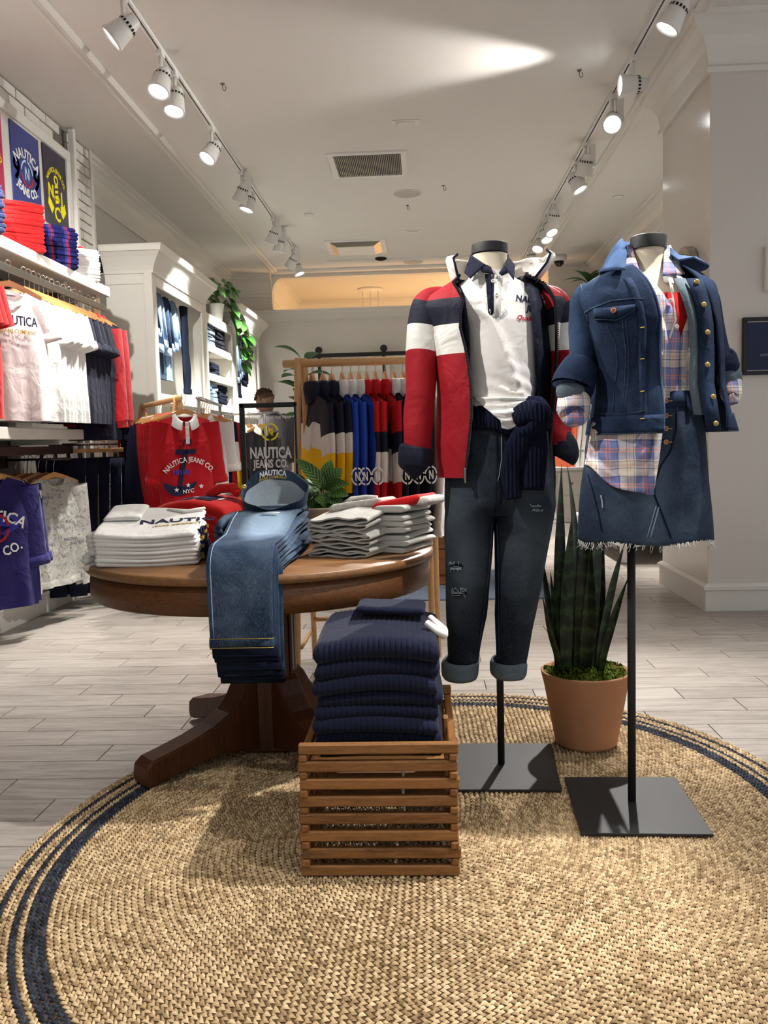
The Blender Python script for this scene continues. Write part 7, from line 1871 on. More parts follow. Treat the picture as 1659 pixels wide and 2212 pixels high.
cabinet('tall white display cabinet with a heavy cornice, nearest of the left row', 7.06, 8.74, 2.53, (0.55, 1.535), True, True, (2.40,))
cabinet('lower white display cabinet with three shelves in the middle of the left row', 8.745, 10.10, 2.46, (0.55, 1.53, 1.84, 2.14), False, False)
cabinet('tall white display cabinet with a heavy cornice, farthest of the left row', 10.105, 11.64, 2.53, (0.55, 1.50), False, True, (2.40,))
def hung_jeans(label, x, y, z, mat, rz, first=0.40, length=0.72, group='jeans hanging in the cabinets'):
    t_ = thing('hanging_jeans', label, 'jeans', (x, y, z), rz, group)
    sd_ = int(abs(y)*100) % 97
    m = MB(); rings = []
    for i in range(13):       # back sheet: waist half hanging down behind
        q = i/12; zz_ = -length*q; w_ = 0.085 + 0.055*q
        rings.append([(0.05+0.016*sin(a) + wave(q, a*0.2, sd_, 0.008), w_*math.copysign(abs(cos(a))**0.7, cos(a)), zz_ + 0.012) for a in np.arange(16)*2*PI/16])
    m.loft(rings, True, True, False); m.build('seat', mat, t_)
    m = MB(); m.loft([[(0.05+0.019*sin(a), 0.143*math.copysign(abs(cos(a))**0.7, cos(a)), -length+k) for a in np.arange(16)*2*PI/16] for k in (0.05, 0.012)], True); m.build('waistband', mat, t_)
    for s_ in (-1, 1):
        pts = [(0.05, s_*0.045, -0.005), (0.062, s_*0.048, 0.018), (0.085, s_*0.052, 0.012), (0.10, s_*0.055, -0.04), (0.11, s_*0.060, -0.16), (0.125, s_*0.066 + 0.01, -first + (0.03 if s_ > 0 else -0.02))]
        m = MB(); m.tube(pts, [0.044, 0.046, 0.046, 0.046, 0.044, 0.042], 12, flat=0.35, up=(1, 0, 0)); m.build('leg', mat, t_)
        e = np.array(pts[-1]); m = MB(); m.loft([[tuple(e + np.array((0.033*k*sin(a), 0.055*k*cos(a), dz - 0.01*sin(a)))) for a in np.arange(16)*2*PI/16] for k, dz in ((0.8, 0.03), (1.0, 0.045), (1.08, 0.02), (1.05, -0.025), (0.85, -0.03), (0.7, 0.0))], True, False, True); tag(m.build('cuff', D_light if mat not in (D_dark,) else D_dark, t_), 'pale turned up cuff')
    return t_
for i, (y, mt, lb, fst) in enumerate(((7.42, D_mid, 'first pair of mid blue cuffed jeans folded over the rod of the nearest cabinet', 0.36), (7.62, D_light, 'light blue cuffed jeans, left of two in the nearest cabinet', 0.44), (7.84, D_mid, 'second pair of mid blue cuffed jeans, in the middle of the nearest cabinet', 0.45), (8.06, D_light, 'light blue cuffed jeans, right of two in the nearest cabinet', 0.38))):
    hung_jeans(lb, -2.44, y, 2.415, mt, 0.05*i-0.05, fst)
dj = thing('hanging_jeans', 'dark indigo jeans hanging straight at the right of the nearest cabinet', 'jeans', (-2.40, 8.32, 2.415), 0.0, 'jeans hanging in the cabinets')
m = MB(); rings = []
for i in range(18):
    q = i/17; rings.append([(0.10+0.028*sin(a)*(1-0.3*q)+wave(q, a*.2, 55, 0.01), (0.085+0.025*q)*math.copysign(abs(cos(a))**0.7, cos(a)) + 0.03*q, 0.02 - 0.84*q) for a in np.arange(16)*2*PI/16])
m.loft(rings, True, True, True); m.build('legs', D_dark, dj)
m = MB(); m.loft([[(0.10+0.026*sin(a), 0.113*math.copysign(abs(cos(a))**0.7, cos(a)) + 0.03, z) for a in np.arange(16)*2*PI/16] for z in (-0.815, -0.77)], True); m.build('waistband', D_dark, dj)
for i, (y, mt, lb, fst) in enumerate(((10.50, D_black, 'black cuffed jeans folded over the rod of the farthest cabinet', 0.42), (10.75, D_light, 'first pale blue cuffed jeans in the farthest cabinet', 0.50), (10.95, D_light, 'second pale blue cuffed jeans in the farthest cabinet', 0.42), (11.18, D_dark, 'dark indigo cuffed jeans at the right of the farthest cabinet', 0.52))):
    hung_jeans(lb, -2.44, y, 2.415, mt, 0.03*i, fst)
def jean_pile(n, x, y, z, mat, what, where, seed, h_=0.036, w_=0.36, d_=0.30):
    for i in range(n):
        t_ = thing('folded_jeans', 'folded %s jeans, %s up in the %s' % (what, ord_(i), where), 'jeans', (x+rnd.uniform(-0.01, 0.01), y+rnd.uniform(-0.01, 0.01), z), PI/2 + rnd.uniform(-0.05, 0.05), 'folded jeans on the cabinet shelves')
        m = slab(w_, d_, h_, seed+i, nx=14, amp=0.014, crease=0.008); m.build('body', mat, t_); z += h_*0.93
D_greyj = denim('grey_denim', rgb(78, 88, 100), rgb(132, 144, 156), 0.5)
jean_pile(7, -2.40, 9.13, 2.1415, D_greyj, 'grey', 'left pile on the top cabinet shelf', 1000, 0.036, 0.40)
jean_pile(7, -2.40, 9.60, 2.1415, D_black, 'black', 'right pile on the top cabinet shelf', 1020, 0.034, 0.38)
jean_pile(4, -2.40, 9.25, 1.8415, D_dark, 'dark indigo', 'pile on the second cabinet shelf', 1040, 0.036, 0.42)
jean_pile(6, -2.40, 9.13, 1.5315, D_light, 'pale blue', 'left pile on the third cabinet shelf', 1060, 0.038, 0.40)
jean_pile(7, -2.40, 9.60, 1.5315, D_dark, 'dark', 'right pile on the third cabinet shelf', 1080, 0.034, 0.38)
# trousers on black clips below
t_ = thing('clip_rail', 'black peg rail in the lower middle cabinet holding trousers on clips', 'garment bar', (-2.36, 9.4, 1.36)); m = MB(); m.tube([(0, -0.5, 0), (0, 0.5, 0)], 0.010, 8); m.build('bar', M_iron, t_)
for i, (y, mt, lb) in enumerate(((8.98, D_light, 'pale denim trousers on black clips in the lower middle cabinet'), (9.2, D_dark, 'dark denim trousers next to the pale pair in the lower middle cabinet'), (9.42, D_black, 'black trousers on clips in the lower middle cabinet'))):
    t_ = thing('hanging_trousers', lb, 'trousers', (-2.25, y, 1.36), 0.5, 'trousers on black clips')
    for sx_ in (-0.10, 0.10):
        m = MB(); m.cbox(sx_-0.014, sx_+0.014, -0.012, 0.012, -0.10, 0.016, 0.003); m.build('clip', M_iron, t_)
    m = MB()
    for s_ in (-1, 1):
        m.loft([[(s_*(0.07-0.01*q) + (0.078-0.02*q)*cos(a), 0.03*sin(a) + wave(q, a*.2, 60+i, 0.01), -0.085-0.75*q) for a in np.arange(14)*2*PI/14] for q in np.linspace(0, 1, 10)], True, True, True)
    m.build('legs', mt, t_)
    m = MB(); m.loft([[(0.142*cos(a), 0.032*sin(a), z) for a in np.arange(18)*2*PI/18] for z in (-0.13, -0.08)], True); m.build('waistband', M_brass if i == 2 else mt, t_)
# pothos in a white pot and a white box on top of the middle cabinet
ph = thing('pothos_plant', 'trailing pothos in a white pot on top of the middle cabinet', 'plant', (-2.28, 9.62, 2.461))
m = MB(); m.lathe([(0, 0), (0.055, 0), (0.085, 0.20), (0.088, 0.205), (0.078, 0.205), (0.07, 0.17), (0, 0.17)], 28, cap0=False, cap1=False); m.build('pot', M_white, ph)
rp = random.Random(12)
for i in range(84):
    if i < 44:
        a = rp.uniform(0, 2*PI); el = rp.uniform(0.1, 1.1); r_ = rp.uniform(0.12, 0.36)
        b2 = np.array((0.05*cos(a), 0.05*sin(a)*1.4, 0.20 + 0.05*rp.random())); c_ = b2 + np.array((r_*cos(a)*cos(el)*0.8, r_*sin(a)*cos(el)*1.4, 0.24*sin(el)))
    else:
        q = (i-44)/40; c_ = np.array((0.10 + 0.10*sin(q*3) + rp.uniform(-0.05, 0.05), 0.12 + 0.42*q + rp.uniform(-0.07, 0.07), 0.20 - 0.62*q + rp.uniform(-0.05, 0.05)))
    a = rp.uniform(0, 2*PI); L_ = rp.uniform(0.13, 0.19); dv = np.array((0.5 + 0.3*cos(a), 0.9*sin(a), -0.5+rp.uniform(-0.4, 0.2))); dv /= np.linalg.norm(dv)
    leaf('leaf', ph, c_, c_ + dv*L_, L_*0.75, (0.7, -0.4, 0.6), M_pothos, 0.10, 6, 0.36, 0.15)
for k in range(3):
    m = MB(); m.tube([(0.03, 0.02*k, 0.18), (0.09, 0.08+0.02*k, 0.26), (0.13, 0.16+0.03*k, 0.16), (0.15, 0.30+0.05*k, -0.08), (0.14, 0.48+0.05*k, -0.36)], 0.005, 6); m.build('vine', M_stem, ph)
m = MB(); m.cbox(-2.36, -2.24, 8.80, 8.98, 2.461, 2.62, 0.004); tag(m.build('storage_box', M_white), 'small white box beside the trailing plant on the middle cabinet', 'box')

# ------------------------------------------------------------------ barn door on the back wall
bd = thing('barn_door', 'white sliding barn door hung on a black track on the back wall', 'barn door', (-0.97, 12.03, 0.02))
m = MB(); m.cbox(-0.53, 0.53, 0.0, 0.035, 0, 2.16, 0.003); m.build('panel', M_wall, bd)
for x0, x1, z0, z1 in ((-0.53, -0.42, 0, 2.16), (0.42, 0.53, 0, 2.16), (-0.419, 0.419, 2.05, 2.16), (-0.419, 0.419, 0, 0.14), (-0.419, 0.419, 1.02, 1.12)):
    m = MB(); m.cbox(x0, x1, -0.018, -0.0005, z0, z1, 0.003); m.build('stile', M_trim, bd)
for x in (-0.455, 0.455):
    m = MB(); m.cbox(x-0.022, x+0.022, -0.027, -0.019, 1.93, 2.40, 0.002); m.build('strap', M_iron, bd)
    m = MB(); m.lathe([(0, 0.012), (0.045, 0.012), (0.05, 0.006), (0.05, -0.006), (0.045, -0.012), (0, -0.012)], 20, (x, -0.035, 2.355), ax=(0, 1, 0)); m.build('wheel', M_iron, bd)
m = MB(); m.cbox(-1.52, 0.75, 11.965, 11.975, 2.27, 2.325, 0.002)
for x in (-1.45, -0.9, -0.35, 0.2, 0.7): m.tube([(x, 11.975, 2.297), (x, 12.098, 2.297)], 0.012, 8)
for x in (-1.52, 0.72): m.cbox(x-0.0, x+0.03, 11.955, 11.99, 2.262, 2.335, 0.003)
tag(m.build('door_track', M_iron), 'black iron sliding door track on the back wall', 'door track')
# fiddle leaf plant by the back wall
fg = thing('fig_plant', 'tall broad leaved fig plant standing behind the garment rack', 'plant', (-1.22, 8.9, 0))
m = MB(); m.lathe([(0, 0.001), (0.14, 0.001), (0.17, 0.28), (0.15, 0.28), (0.14, 0.25), (0, 0.25)], 24, cap0=False, cap1=False); m.build('pot', M_cream, fg)
m = MB(); m.tube([(0, 0, 0.24), (0.02, 0, 0.9), (-0.02, 0.02, 1.5), (0.01, 0, 1.95)], [0.016, 0.013, 0.010, 0.006], 8); m.build('stem', M_chest, fg)
rp = random.Random(3)
for i in range(26):
    z = 0.85 + 1.15*i/26; a = i*2.4; L_ = rp.uniform(0.24, 0.32)
    leaf('leaf', fg, (0.02*cos(a), 0.02*sin(a), z), (L_*cos(a), L_*sin(a)*0.8, z + rp.uniform(-0.05, 0.16)), L_*0.6, (0, -0.3, 1), M_fig, 0.12, 6, 0.6, 0.15)

# ------------------------------------------------------------------ drawer chest and blue rug in the middle distance
r2 = thing('woven_rug', 'blue grey woven rug under the wooden drawer chest behind the table', 'rug', (0.05, 6.3, 0))
m = MB(); m.cbox(-0.85, 0.85, -0.62, 0.62, 0.0005, 0.012, 0.003); m.build('pile', plain('blue_weave', rgb(112, 122, 140), 0.95, 0.05, var=0.5, nscale=45, bumpy=0.5, bscale=120), r2)
ct = thing('drawer_chest', 'vintage wooden drawer chest with metal cup pulls behind the garment rack', 'chest', (-0.20, 6.50, 0.0125))
m = MB(); m.cbox(-0.55, 0.55, -0.26, 0.26, 0.03, 0.66, 0.004); m.build('case', M_chest, ct)
m = MB(); m.cbox(-0.58, 0.58, -0.29, 0.28, 0.661, 0.69, 0.004); m.build('top', M_chest, ct)
m = MB(); m.cbox(-0.57, 0.57, -0.275, -0.2605, 0.0, 0.06, 0.003); m.build('plinth', M_chest, ct)
for r_ in range(3):
    for c_ in range(2):
        x0 = -0.53 + 0.535*c_; z0 = 0.075 + 0.195*r_
        m = MB(); m.cbox(x0, x0+0.525, -0.274, -0.2605, z0, z0+0.185, 0.004); d_ = m.build('drawer', M_chest, ct)
        m = MB(); m.lathe([(0.035, 0), (0.033, 0.012), (0.022, 0.02), (0, 0.022)], 14, (x0+0.26, -0.275, z0+0.10), ax=(0, -1, 0)); m.build('cup_pull', M_steel, d_)

# ------------------------------------------------------------------ right hand wall: frame, call box, plaque
fr = thing('framed_poster', 'black framed navy poster with a white rounded numeral on the right wall', 'framed picture', (2.16, 5.199, 1.415))
fw_, fh = 0.26, 0.335
for x0, x1, z0, z1 in ((-fw_, fw_, 0, 0.022), (-fw_, fw_, fh-0.022, fh), (-fw_, -fw_+0.022, 0.0225, fh-0.0225), (fw_-0.022, fw_, 0.0225, fh-0.0225)):
    m = MB(); m.cbox(x0, x1, -0.032, -0.001, z0, z1, 0.002); m.build('frame', M_iron, fr)
m = MB(); m.box(-fw_+0.022, fw_-0.022, -0.014, -0.012, 0.022, fh-0.022); m.build('mount', P_white, fr)
m = MB(); m.box(-fw_+0.027, fw_-0.027, -0.017, -0.0145, 0.028, fh-0.028); m.build('print', plain('poster_navy', rgb(34, 42, 76), 0.5, 0.3, var=0.25, nscale=5), fr)
ff = lambda u, v, w_: (u, -0.0175-w_, v)
m = MB()
for cx, s_ in ((-0.075, 1), (0.0, 1)):
    pts = [(0.035, 0.035), (-0.035, 0.035), (-0.035, -0.035), (0.035, -0.035)]
    o_ = [ff(cx + 0.032*math.copysign(abs(cos(a))**0.5, cos(a)), 0.19 + 0.05*math.copysign(abs(sin(a))**0.6, sin(a)), 0.001) for a in np.arange(32)*2*PI/32]
    i_ = [ff(cx + 0.021*math.copysign(abs(cos(a))**0.5, cos(a)), 0.19 + 0.039*math.copysign(abs(sin(a))**0.6, sin(a)), 0.001) for a in np.arange(32)*2*PI/32]
    m.loft([o_, i_], True, smooth=False)
m.build('numerals', P_white, fr)
p = MB(); put_text(p, 'HOW DO YOU WEAR YOURS?', 0.020, lambda u, v, w_: ff(u-0.02, v+0.108, w_+0.0005), 0.008); put_text(p, 'NAUTICA', 0.022, lambda u, v, w_: ff(u-0.02, v+0.262, w_+0.0005), 0.01); p.build('caption', plain('grey_caption', rgb(150, 156, 176), 0.6), fr)
m = MB(); m.box(-fw_+0.022, fw_-0.022, -0.0235, -0.0222, 0.022, fh-0.022); m.build('glass', M_glass, fr)
cb = thing('call_box', 'white call box cut off by the right edge above the framed poster', 'call box', (2.10, 5.199, 1.90))
m = MB(); m.cbox(-0.075, 0.075, -0.045, -0.001, 0, 0.26, 0.006); m.build('housing', M_white, cb)
p = MB()
for k, ch in enumerate('FIRE'): put_text(p, ch, 0.024, lambda u, v, w_: (u-0.055, -0.0455-w_, v+0.17-0.032*k+0.03), 0.01)
p.build('lettering', P_red, cb)
m = MB(); m.cbox(-0.045, 0.06, -0.056, -0.0455, 0.015, 0.06, 0.003); m.build('window', M_slot, cb)
pl = thing('wall_plaque', 'translucent arched wall ornament with dark swirls on the pillar side', 'wall ornament', (1.708, 5.56, 1.86))
m = MB(); out = [(-0.19, 0), (0.19, 0), (0.19, 0.22)] + [(0.19*cos(a), 0.22 + 0.17*sin(a)) for a in np.linspace(0, PI, 14)[1:]]
m.prism(out, -0.055, 0.0, T=lambda p: (p[2], p[0], p[1])); m.build('shell', plain('smoked_resin', rgb(150, 142, 130), 0.2, 0.5, var=0.1), pl, bevel=0.01)
m = MB()
for k in range(5):
    c0_ = np.array((-0.06, -0.09+0.035*k, 0.27+0.012*(k % 2))); m.tube([c0_ + np.array((-0.004, 0.03*q/9*cos(q*0.9), 0.05*sin(q*0.7))) for q in range(10)], 0.008, 6)
m.build('swirls', M_bronze, pl)

# ------------------------------------------------------------------ fixtures at the back right
lp = thing('low_display_platform', 'low white display platform on short legs behind the pillar', 'platform', (2.02, 8.15, 0))
m = MB(); m.cbox(-0.40, 0.40, -1.0, 1.25, 0.15, 0.25, 0.004); m.build('top', M_white, lp)
for x, y in ((-0.33, -0.9), (-0.33, 0.2), (-0.33, 1.15), (0.33, -0.9), (0.33, 1.15)):
    m = MB(); m.cbox(x-0.035, x+0.035, y-0.035, y+0.035, 0.001, 0.149, 0.004); m.build('leg', M_white, lp)
for i in range(3):
    t_ = thing('folded_shirt', 'folded %s shirt lying on the low white platform' % ('white', 'blue', 'cream')[i], 'shirt', (1.86, 7.6+0.42*i, 0.2515), 0.1, 'folded shirts on the low platform'); m = slab(0.28, 0.32, 0.03, 1100+i, nx=14, amp=0.005); m.build('body', (K_tee, K_blueny, K_grey)[i], t_)
cw = thing('panelled_cabinet', 'white panelled storage cabinet under the striped shirts at the back right', 'cabinet', (1.55, 11.0, 0))
m = MB(); m.cbox(-0.65, 0.5, -0.30, 0.45, 0.001, 0.66, 0.004); m.build('case', M_cab, cw)
m = MB(); m.cbox(-0.68, 0.53, -0.33, 0.46, 0.661, 0.70, 0.004); m.build('top', M_white, cw)
for c_ in range(3):
    for r_ in range(2):
        x0 = -0.62 + 0.37*c_; z0 = 0.06 + 0.30*r_; m = MB(); m.cbox(x0, x0+0.345, -0.316, -0.3005, z0, z0+0.28, 0.004); d_ = m.build('drawer', M_cab, cw)
        m = MB(); m.lathe([(0.014, 0), (0.018, 0.014), (0.010, 0.024), (0, 0.026)], 12, (x0+0.17, -0.317, z0+0.14), ax=(0, -1, 0)); m.build('knob', M_chest, d_)
m = MB(); m.tube([(1.05, 10.35, 1.62), (2.30, 10.35, 1.62)], 0.012, 8)
for x in (1.05, 2.30): m.tube([(x, 10.35, 1.62), (x, 10.35, 0.005)], 0.012, 8); m.cbox(x-0.02, x+0.02, 10.1, 10.6, 0.0005, 0.012, 0.002)
tag(m.build('clothes_rail', M_chrome), 'chrome clothes rail with the orange and striped shirts at the back right', 'clothes rail')
bb = {}
BR_ = [('orange', K_orange, 1.60), ('orange', K_orange, 1.66), ('white', K_tee, 1.72), ('white', K_tee, 1.78), ('striped', K_stripe, 1.84), ('striped', K_stripe, 1.90), ('striped', K_stripe, 1.96), ('striped', K_stripe, 2.02)]
cc_ = {}
for nm, M_, x in BR_:
    cc_[nm] = cc_.get(nm, 0)+1; lab = '%s shirt at the back right, %s of its colour from the left' % ({'striped': 'blue and white striped'}.get(nm, nm), ord_(cc_[nm]-1)); loc = (x, 10.35, 1.62)
    hanger('wooden hanger of the %s %s shirt at the back right' % (ord_(cc_[nm]-1), nm), group='hangers at the back right', loc=loc, rz=-1.0)
    if nm in bb: dup(bb[nm], loc, -1.0, lab)
    else: bb[nm] = top('hanging_shirt', lab, 'shirt', [M_], w=0.23, L=0.78, sh=0.20, neck=0.075, nd=0.05, d=0.045, sl=0.5, sr=0.08, cr=0.055, ang=0.12, seed=1200, loc=loc, rz=-1.0, long=True, collar='polo', group='shirts at the back right', slim=0.55)
bj = top('hanging_jacket', 'blue denim jacket hanging beyond the denim mannequin at the back right', 'jacket', [D_mid], w=0.24, L=0.60, sh=0.21, neck=0.075, nd=0.05, d=0.05, sl=0.55, sr=0.085, cr=0.06, ang=0.14, seed=1220, loc=(1.98, 9.6, 2.16), rz=-0.9, long=True, collar='polo', slim=0.6)
m = MB(); m.tube([(1.80, 9.6, 2.165), (2.448, 9.6, 2.165)], 0.010, 8); m.cbox(2.43, 2.449, 9.57, 9.63, 2.12, 2.21, 0.002); tag(m.build('wall_peg', M_iron), 'black wall arm holding the denim jacket at the back right', 'garment bar')
ws = thing('wall_shelf', 'white wall shelf at the back right behind the denim mannequin', 'shelf', (2.29, 9.9, 1.83)); m = MB(); m.cbox(-0.16, 0.158, -0.9, 1.1, 0, 0.05, 0.004); m.build('board', M_white, ws)
tc = thing('tall_cabinet', 'tall white cabinet with a moulded top against the right wall', 'cabinet', (2.27, 11.2, 0)); m = MB(); m.cbox(-0.17, 0.178, -0.3, 0.7, 0.001, 2.75, 0.004); m.build('case', M_cab, tc); m = MB(); m.cbox(-0.22, 0.178, -0.35, 0.75, 2.751, 2.85, 0.02); m.build('top_moulding', M_cab, tc)
gp = thing('potted_plant', 'green leafy plant on the tall cabinet at the back right', 'plant', (2.15, 11.05, 2.851)); m = MB(); m.lathe([(0, 0), (0.08, 0), (0.10, 0.14), (0.09, 0.14), (0, 0.12)], 20, cap0=False, cap1=False); m.build('pot', M_white, gp)
for i in range(14):
    a = rp.uniform(0, 2*PI); L_ = rp.uniform(0.2, 0.3); leaf('leaf', gp, (0, 0, 0.13), (L_*cos(a)*1.2, L_*sin(a)*0.7, 0.13+rp.uniform(0.0, 0.25)), 0.09, (0, 0, 1), M_fig, 0.15, 6, 0.5, 0.15)
# garments by the browsing customer
m = MB(); m.tube([(-1.82, 7.75, 1.36), (-1.44, 7.75, 1.36)], 0.011, 8); m.tube([(-1.82, 7.75, 1.36), (-1.82, 7.75, 0.005)], 0.012, 8); m.tube([(-1.44, 7.75, 1.36), (-1.44, 7.75, 0.005)], 0.012, 8); m.cbox(-1.85, -1.41, 7.73, 7.77, 0.0005, 0.012, 0.002)
tag(m.build('clothes_rail', M_chrome), 'short chrome clothes rail in front of the browsing person', 'clothes rail')
yb = [('yellow', K_yellow, -1.74), ('black', K_black, -1.66), ('yellow', K_yellow, -1.58), ('black', K_black, -1.48)]
for i, (nm, M_, x) in enumerate(yb):
    hanger('wooden hanger of the %s %s shirt beside the person' % (('nearer', 'farther')[i > 1], nm), loc=(x, 7.75, 1.36), rz=1.15, group='hangers beside the person')
    top('hanging_shirt', '%s shirt, %s of the two hanging beside the browsing person' % (nm, ('left', 'right')[i > 1]), 'shirt', [M_, M_, K_tee], w=0.22, L=0.66, sh=0.20, neck=0.07, nd=0.05, d=0.04, sl=0.3, sr=0.08, cr=0.06, ang=0.15, seed=1250+i, loc=(x, 7.75, 1.36), rz=1.15, collar='polo', group='shirts beside the person', slim=0.5)

# ------------------------------------------------------------------ person browsing
PXX, PYY = -1.44, 8.30
pe = thing('person', 'person in a grey shirt with a charcoal backpack, looking down at garments behind the sign', 'person', (PXX, PYY, 0), -1.75)
def skinned():
    v = {'pel': (0, 0, 0.90, .125), 'sp': (0, 0.0, 1.05, .115), 'ch': (0, -0.02, 1.22, .13), 'nk0': (0, -0.03, 1.36, .06), 'nk': (0, -0.045, 1.41, .05),
         'sL': (-0.17, -0.02, 1.30, .055), 'eL': (-0.23, -0.06, 1.05, .042), 'wL': (-0.16, -0.28, 1.03, .030), 'hL': (-0.13, -0.36, 1.06, .026),
         'sR': (0.17, -0.02, 1.30, .055), 'eR': (0.22, -0.05, 1.04, .042), 'wR': (0.16, -0.26, 0.98, .030), 'hR': (0.14, -0.34, 1.0, .026),
         'hipL': (-0.09, 0, 0.84, .085), 'kL': (-0.10, -0.02, 0.47, .058), 'aL': (-0.10, 0.03, 0.08, .040), 'fL': (-0.11, -0.13, 0.035, .032),
         'hipR': (0.09, 0, 0.84, .085), 'kR': (0.10, -0.02, 0.47, .058), 'aR': (0.10, 0.03, 0.08, .040), 'fR': (0.11, -0.13, 0.035, .032)}
    e = [('pel', 'sp'), ('sp', 'ch'), ('ch', 'nk0'), ('nk0', 'nk'), ('ch', 'sL'), ('sL', 'eL'), ('eL', 'wL'), ('wL', 'hL'), ('ch', 'sR'), ('sR', 'eR'), ('eR', 'wR'), ('wR', 'hR'), ('pel', 'hipL'), ('hipL', 'kL'), ('kL', 'aL'), ('aL', 'fL'), ('pel', 'hipR'), ('hipR', 'kR'), ('kR', 'aR'), ('aR', 'fR')]
    for s_, x in (('L', -1), ('R', 1)):
        h_ = v['h'+s_]
        for k, (dx, L_) in enumerate(((-0.026, 0.060), (-0.009, 0.072), (0.009, 0.068), (0.026, 0.052))):
            v['f%s%d' % (s_, k)] = (h_[0]+dx, h_[1]-0.030, h_[2]-0.006, .0095); v['g%s%d' % (s_, k)] = (h_[0]+dx*1.1, h_[1]-0.030-L_*0.6, h_[2]-0.02, .0085); v['j%s%d' % (s_, k)] = (h_[0]+dx*1.1, h_[1]-0.03-L_*0.8, h_[2]-0.045, .0075)
            e += [('h'+s_, 'f%s%d' % (s_, k)), ('f%s%d' % (s_, k), 'g%s%d' % (s_, k)), ('g%s%d' % (s_, k), 'j%s%d' % (s_, k))]
        v['t'+s_] = (h_[0]-x*0.035, h_[1]-0.010, h_[2]-0.010, .010); v['u'+s_] = (h_[0]-x*0.045, h_[1]-0.045, h_[2]-0.022, .0085); e += [('h'+s_, 't'+s_), ('t'+s_, 'u'+s_)]
    K = list(v); me = bpy.data.meshes.new('body'); me.from_pydata([v[k][:3] for k in K], [(K.index(a), K.index(b_)) for a, b_ in e], [])
    o = bpy.data.objects.new('body', me); C.objects.link(o); o.parent = pe; CH.setdefault(pe.name, []).append(o)
    md = o.modifiers.new('Skin', 'SKIN'); md.use_smooth_shade = True
    for i, k in enumerate(K): me.skin_vertices[0].data[i].radius = (v[k][3], v[k][3])
    me.skin_vertices[0].data[0].use_root = True
    md = o.modifiers.new('Subdivision', 'SUBSURF'); md.levels = 1; md.render_levels = 2
    me.materials.append(plain('skin', rgb(104, 72, 56), 0.55, 0.3, var=0.05)); return o
skinned()
SK = MATS['skin']
# head turned down and to the left
hd_ = MB(); rings = []
for i in range(17):
    q = i/16; ph_ = -PI/2 + PI*q; r_ = cos(ph_); z = 0.118*sin(ph_); R = []
    for j in range(24):
        a = 2*PI*j/24; X = 0.076*r_*cos(a); Yv = 0.096*r_*sin(a)
        if z < -0.02: X *= 1 - 0.25*min(1, (-z-0.02)/0.08); Yv = Yv*(0.86 if sin(a) > 0 else 1.0) - 0.010
        if sin(a) < -0.85 and -0.04 < z < 0.02: Yv -= 0.020*(1-abs((z+0.015)/0.035))     # nose
        if sin(a) < -0.85 and -0.075 < z < -0.05: Yv -= 0.006
        if 0.5 < abs(cos(a)) < 0.9 and sin(a) < 0 and 0.0 < z < 0.03: Yv += 0.008
        R.append((X, Yv, z))
    rings.append(R)
hd_.loft(rings, True, True, True)
tilt = 0.42
def headT(p): y, z = p[1]*cos(tilt) + p[2]*sin(tilt)*-1*-1, 0
def HT(p):
    y = p[1]*cos(tilt) - p[2]*sin(tilt)*1.0; z = p[1]*sin(tilt) + p[2]*cos(tilt)
    return (p[0], y - 0.085, z + 1.50)
hd_.T(HT); hd_.build('head', SK, pe)
for sx_ in (-1, 1):
    m = MB(); m.lathe([(0, 0.008), (0.012, 0.010), (0.02, 0.006), (0.022, 0), (0, -0.004)], 12, (0, 0, 0), ax=(sx_, 0.3, 0)); m.T(lambda p: HT((p[0]+sx_*0.077, p[1]+0.008, p[2]*1.4-0.005))); m.build('ear', SK, pe)
    m = MB(); m.lathe([(0.0, -0.010), (0.008, -0.006), (0.010, 0), (0.008, 0.006), (0, 0.010)], 10); m.T(lambda p: HT((p[0]+sx_*0.030, p[1]-0.083, p[2]+0.012))); m.build('eye', P_white, pe)
m = MB(); m.tube([(-0.022, -0.099, -0.062), (0, -0.106, -0.060), (0.022, -0.099, -0.062)], 0.005, 6); m.T(HT); m.build('mouth', plain('lips', rgb(110, 62, 54), 0.5), pe)
hm = MB(); rh = np.random.RandomState(8)
for i in range(420):
    a = rh.uniform(0, 2*PI); el = rh.uniform(0.42, PI/2); c_ = np.array((0.078*cos(el)*cos(a), 0.098*cos(el)*sin(a), 0.120*sin(el)))
    s_ = rh.uniform(0.010, 0.017); V = [HT(c_*rh.uniform(1.0, 1.10) + s_*rh.uniform(-1, 1, 3)) for _ in range(4)]; hm.add(V, [(0, 1, 2), (0, 2, 3), (0, 3, 1), (1, 2, 3)])
rings = []
for i in range(8):
    el = 0.1 + 1.4*i/7; rings.append([HT((0.0785*cos(el)*cos(a), 0.0985*cos(el)*sin(a) + 0.004, 0.121*sin(el))) for a in np.linspace(-0.3, PI+0.3, 20)])
hm.loft(rings, False)
hm.build('hair', plain('hair', rgb(58, 40, 28), 0.85, 0.2, var=0.5, nscale=60), pe)
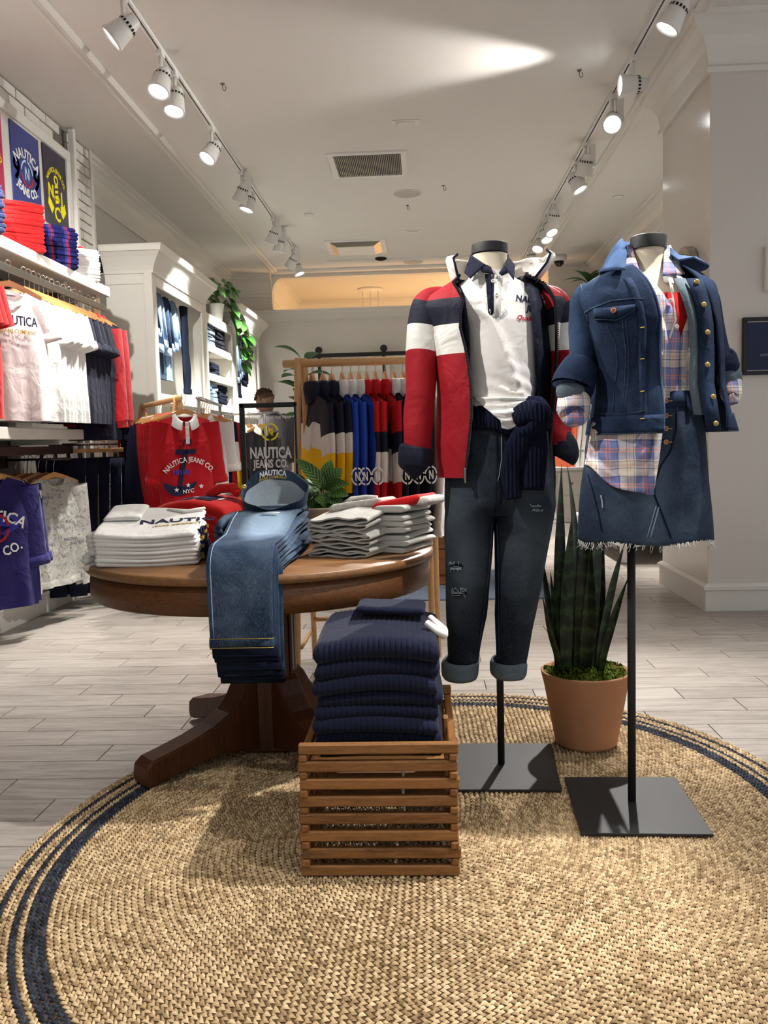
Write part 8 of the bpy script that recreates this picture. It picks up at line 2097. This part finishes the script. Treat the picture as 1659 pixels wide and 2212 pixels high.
# clothes
m = MB(); rings = []
for z, rx, ry, oy in ((0.82, 0.20, 0.145, 0), (0.95, 0.195, 0.145, 0), (1.08, 0.19, 0.14, -0.005), (1.20, 0.205, 0.15, -0.02), (1.29, 0.215, 0.135, -0.02), (1.345, 0.17, 0.11, -0.025), (1.385, 0.085, 0.085, -0.035), (1.40, 0.072, 0.075, -0.04)):
    rings.append([(rx*cos(a), ry*sin(a)+oy + wave(z, a*.2, 77, 0.01), z) for a in np.arange(30)*2*PI/30])
m.loft(rings, True); m.build('shirt', K_greyshirt, pe)
for s_ in (-1, 1):
    m = MB(); m.tube([(s_*0.165, -0.02, 1.315), (s_*0.205, -0.035, 1.20), (s_*0.232, -0.06, 1.05), (s_*0.20, -0.17, 1.03 if s_ < 0 else 1.01)], [0.075, 0.070, 0.062, 0.052], 16); m.build('shirt_sleeve', K_greyshirt, pe)
    m = MB(); m.tube([(s_*0.088, 0, 0.90), (s_*0.095, 0, 0.82), (s_*0.10, -0.02, 0.47), (s_*0.10, 0.03, 0.07)], [0.115, 0.105, 0.078, 0.065], 18); m.build('trouser_leg', D_dark, pe)
    m = MB(); m.tube([(s_*0.105, 0.075, 0.035), (s_*0.105, 0.02, 0.045), (s_*0.11, -0.12, 0.035), (s_*0.11, -0.19, 0.028)], [0.034, 0.045, 0.040, 0.022], 14, flat=0.85); m.build('shoe', K_black, pe)
m = MB(); m.tube([(0, 0, 1.385), (0, -0.0, 1.41)], [0.0, 0.0], 4)
bp = thing('backpack', 'charcoal backpack worn by the person behind the sign', 'backpack', (PXX, PYY, 0.90), -1.75)
rings = []
for z, k in ((0.0, 0.75), (0.02, 0.95), (0.12, 1.0), (0.28, 0.98), (0.38, 0.88), (0.43, 0.6), (0.44, 0.3)):
    rings.append([(0.155*k*math.copysign(abs(cos(a))**0.6, cos(a)), 0.215 + 0.085*k*math.copysign(abs(sin(a))**0.7, sin(a)), z) for a in np.arange(24)*2*PI/24])
m = MB(); m.loft(rings, True, True, True); m.build('pack_body', K_pack, bp)
m = MB(); m.loft([[(0.12*math.copysign(abs(cos(a))**0.6, cos(a)), 0.285 + 0.04*k*math.copysign(abs(sin(a))**0.7, sin(a)), z) for a in np.arange(20)*2*PI/20] for z, k in ((0.03, 0.8), (0.06, 1), (0.20, 1), (0.23, 0.7))], True, True, True); m.build('pocket', K_pack, bp)
for s_ in (-1, 1):
    m = MB(); m.tube([(s_*0.10, 0.14, 0.42), (s_*0.115, 0.06, 0.475), (s_*0.12, -0.08, 0.45), (s_*0.13, -0.17, 0.33), (s_*0.165, -0.10, 0.18), (s_*0.15, 0.14, 0.08)], 0.022, 10, flat=0.4, up=(0, 0, 1)); m.build('strap', K_pack, bp)
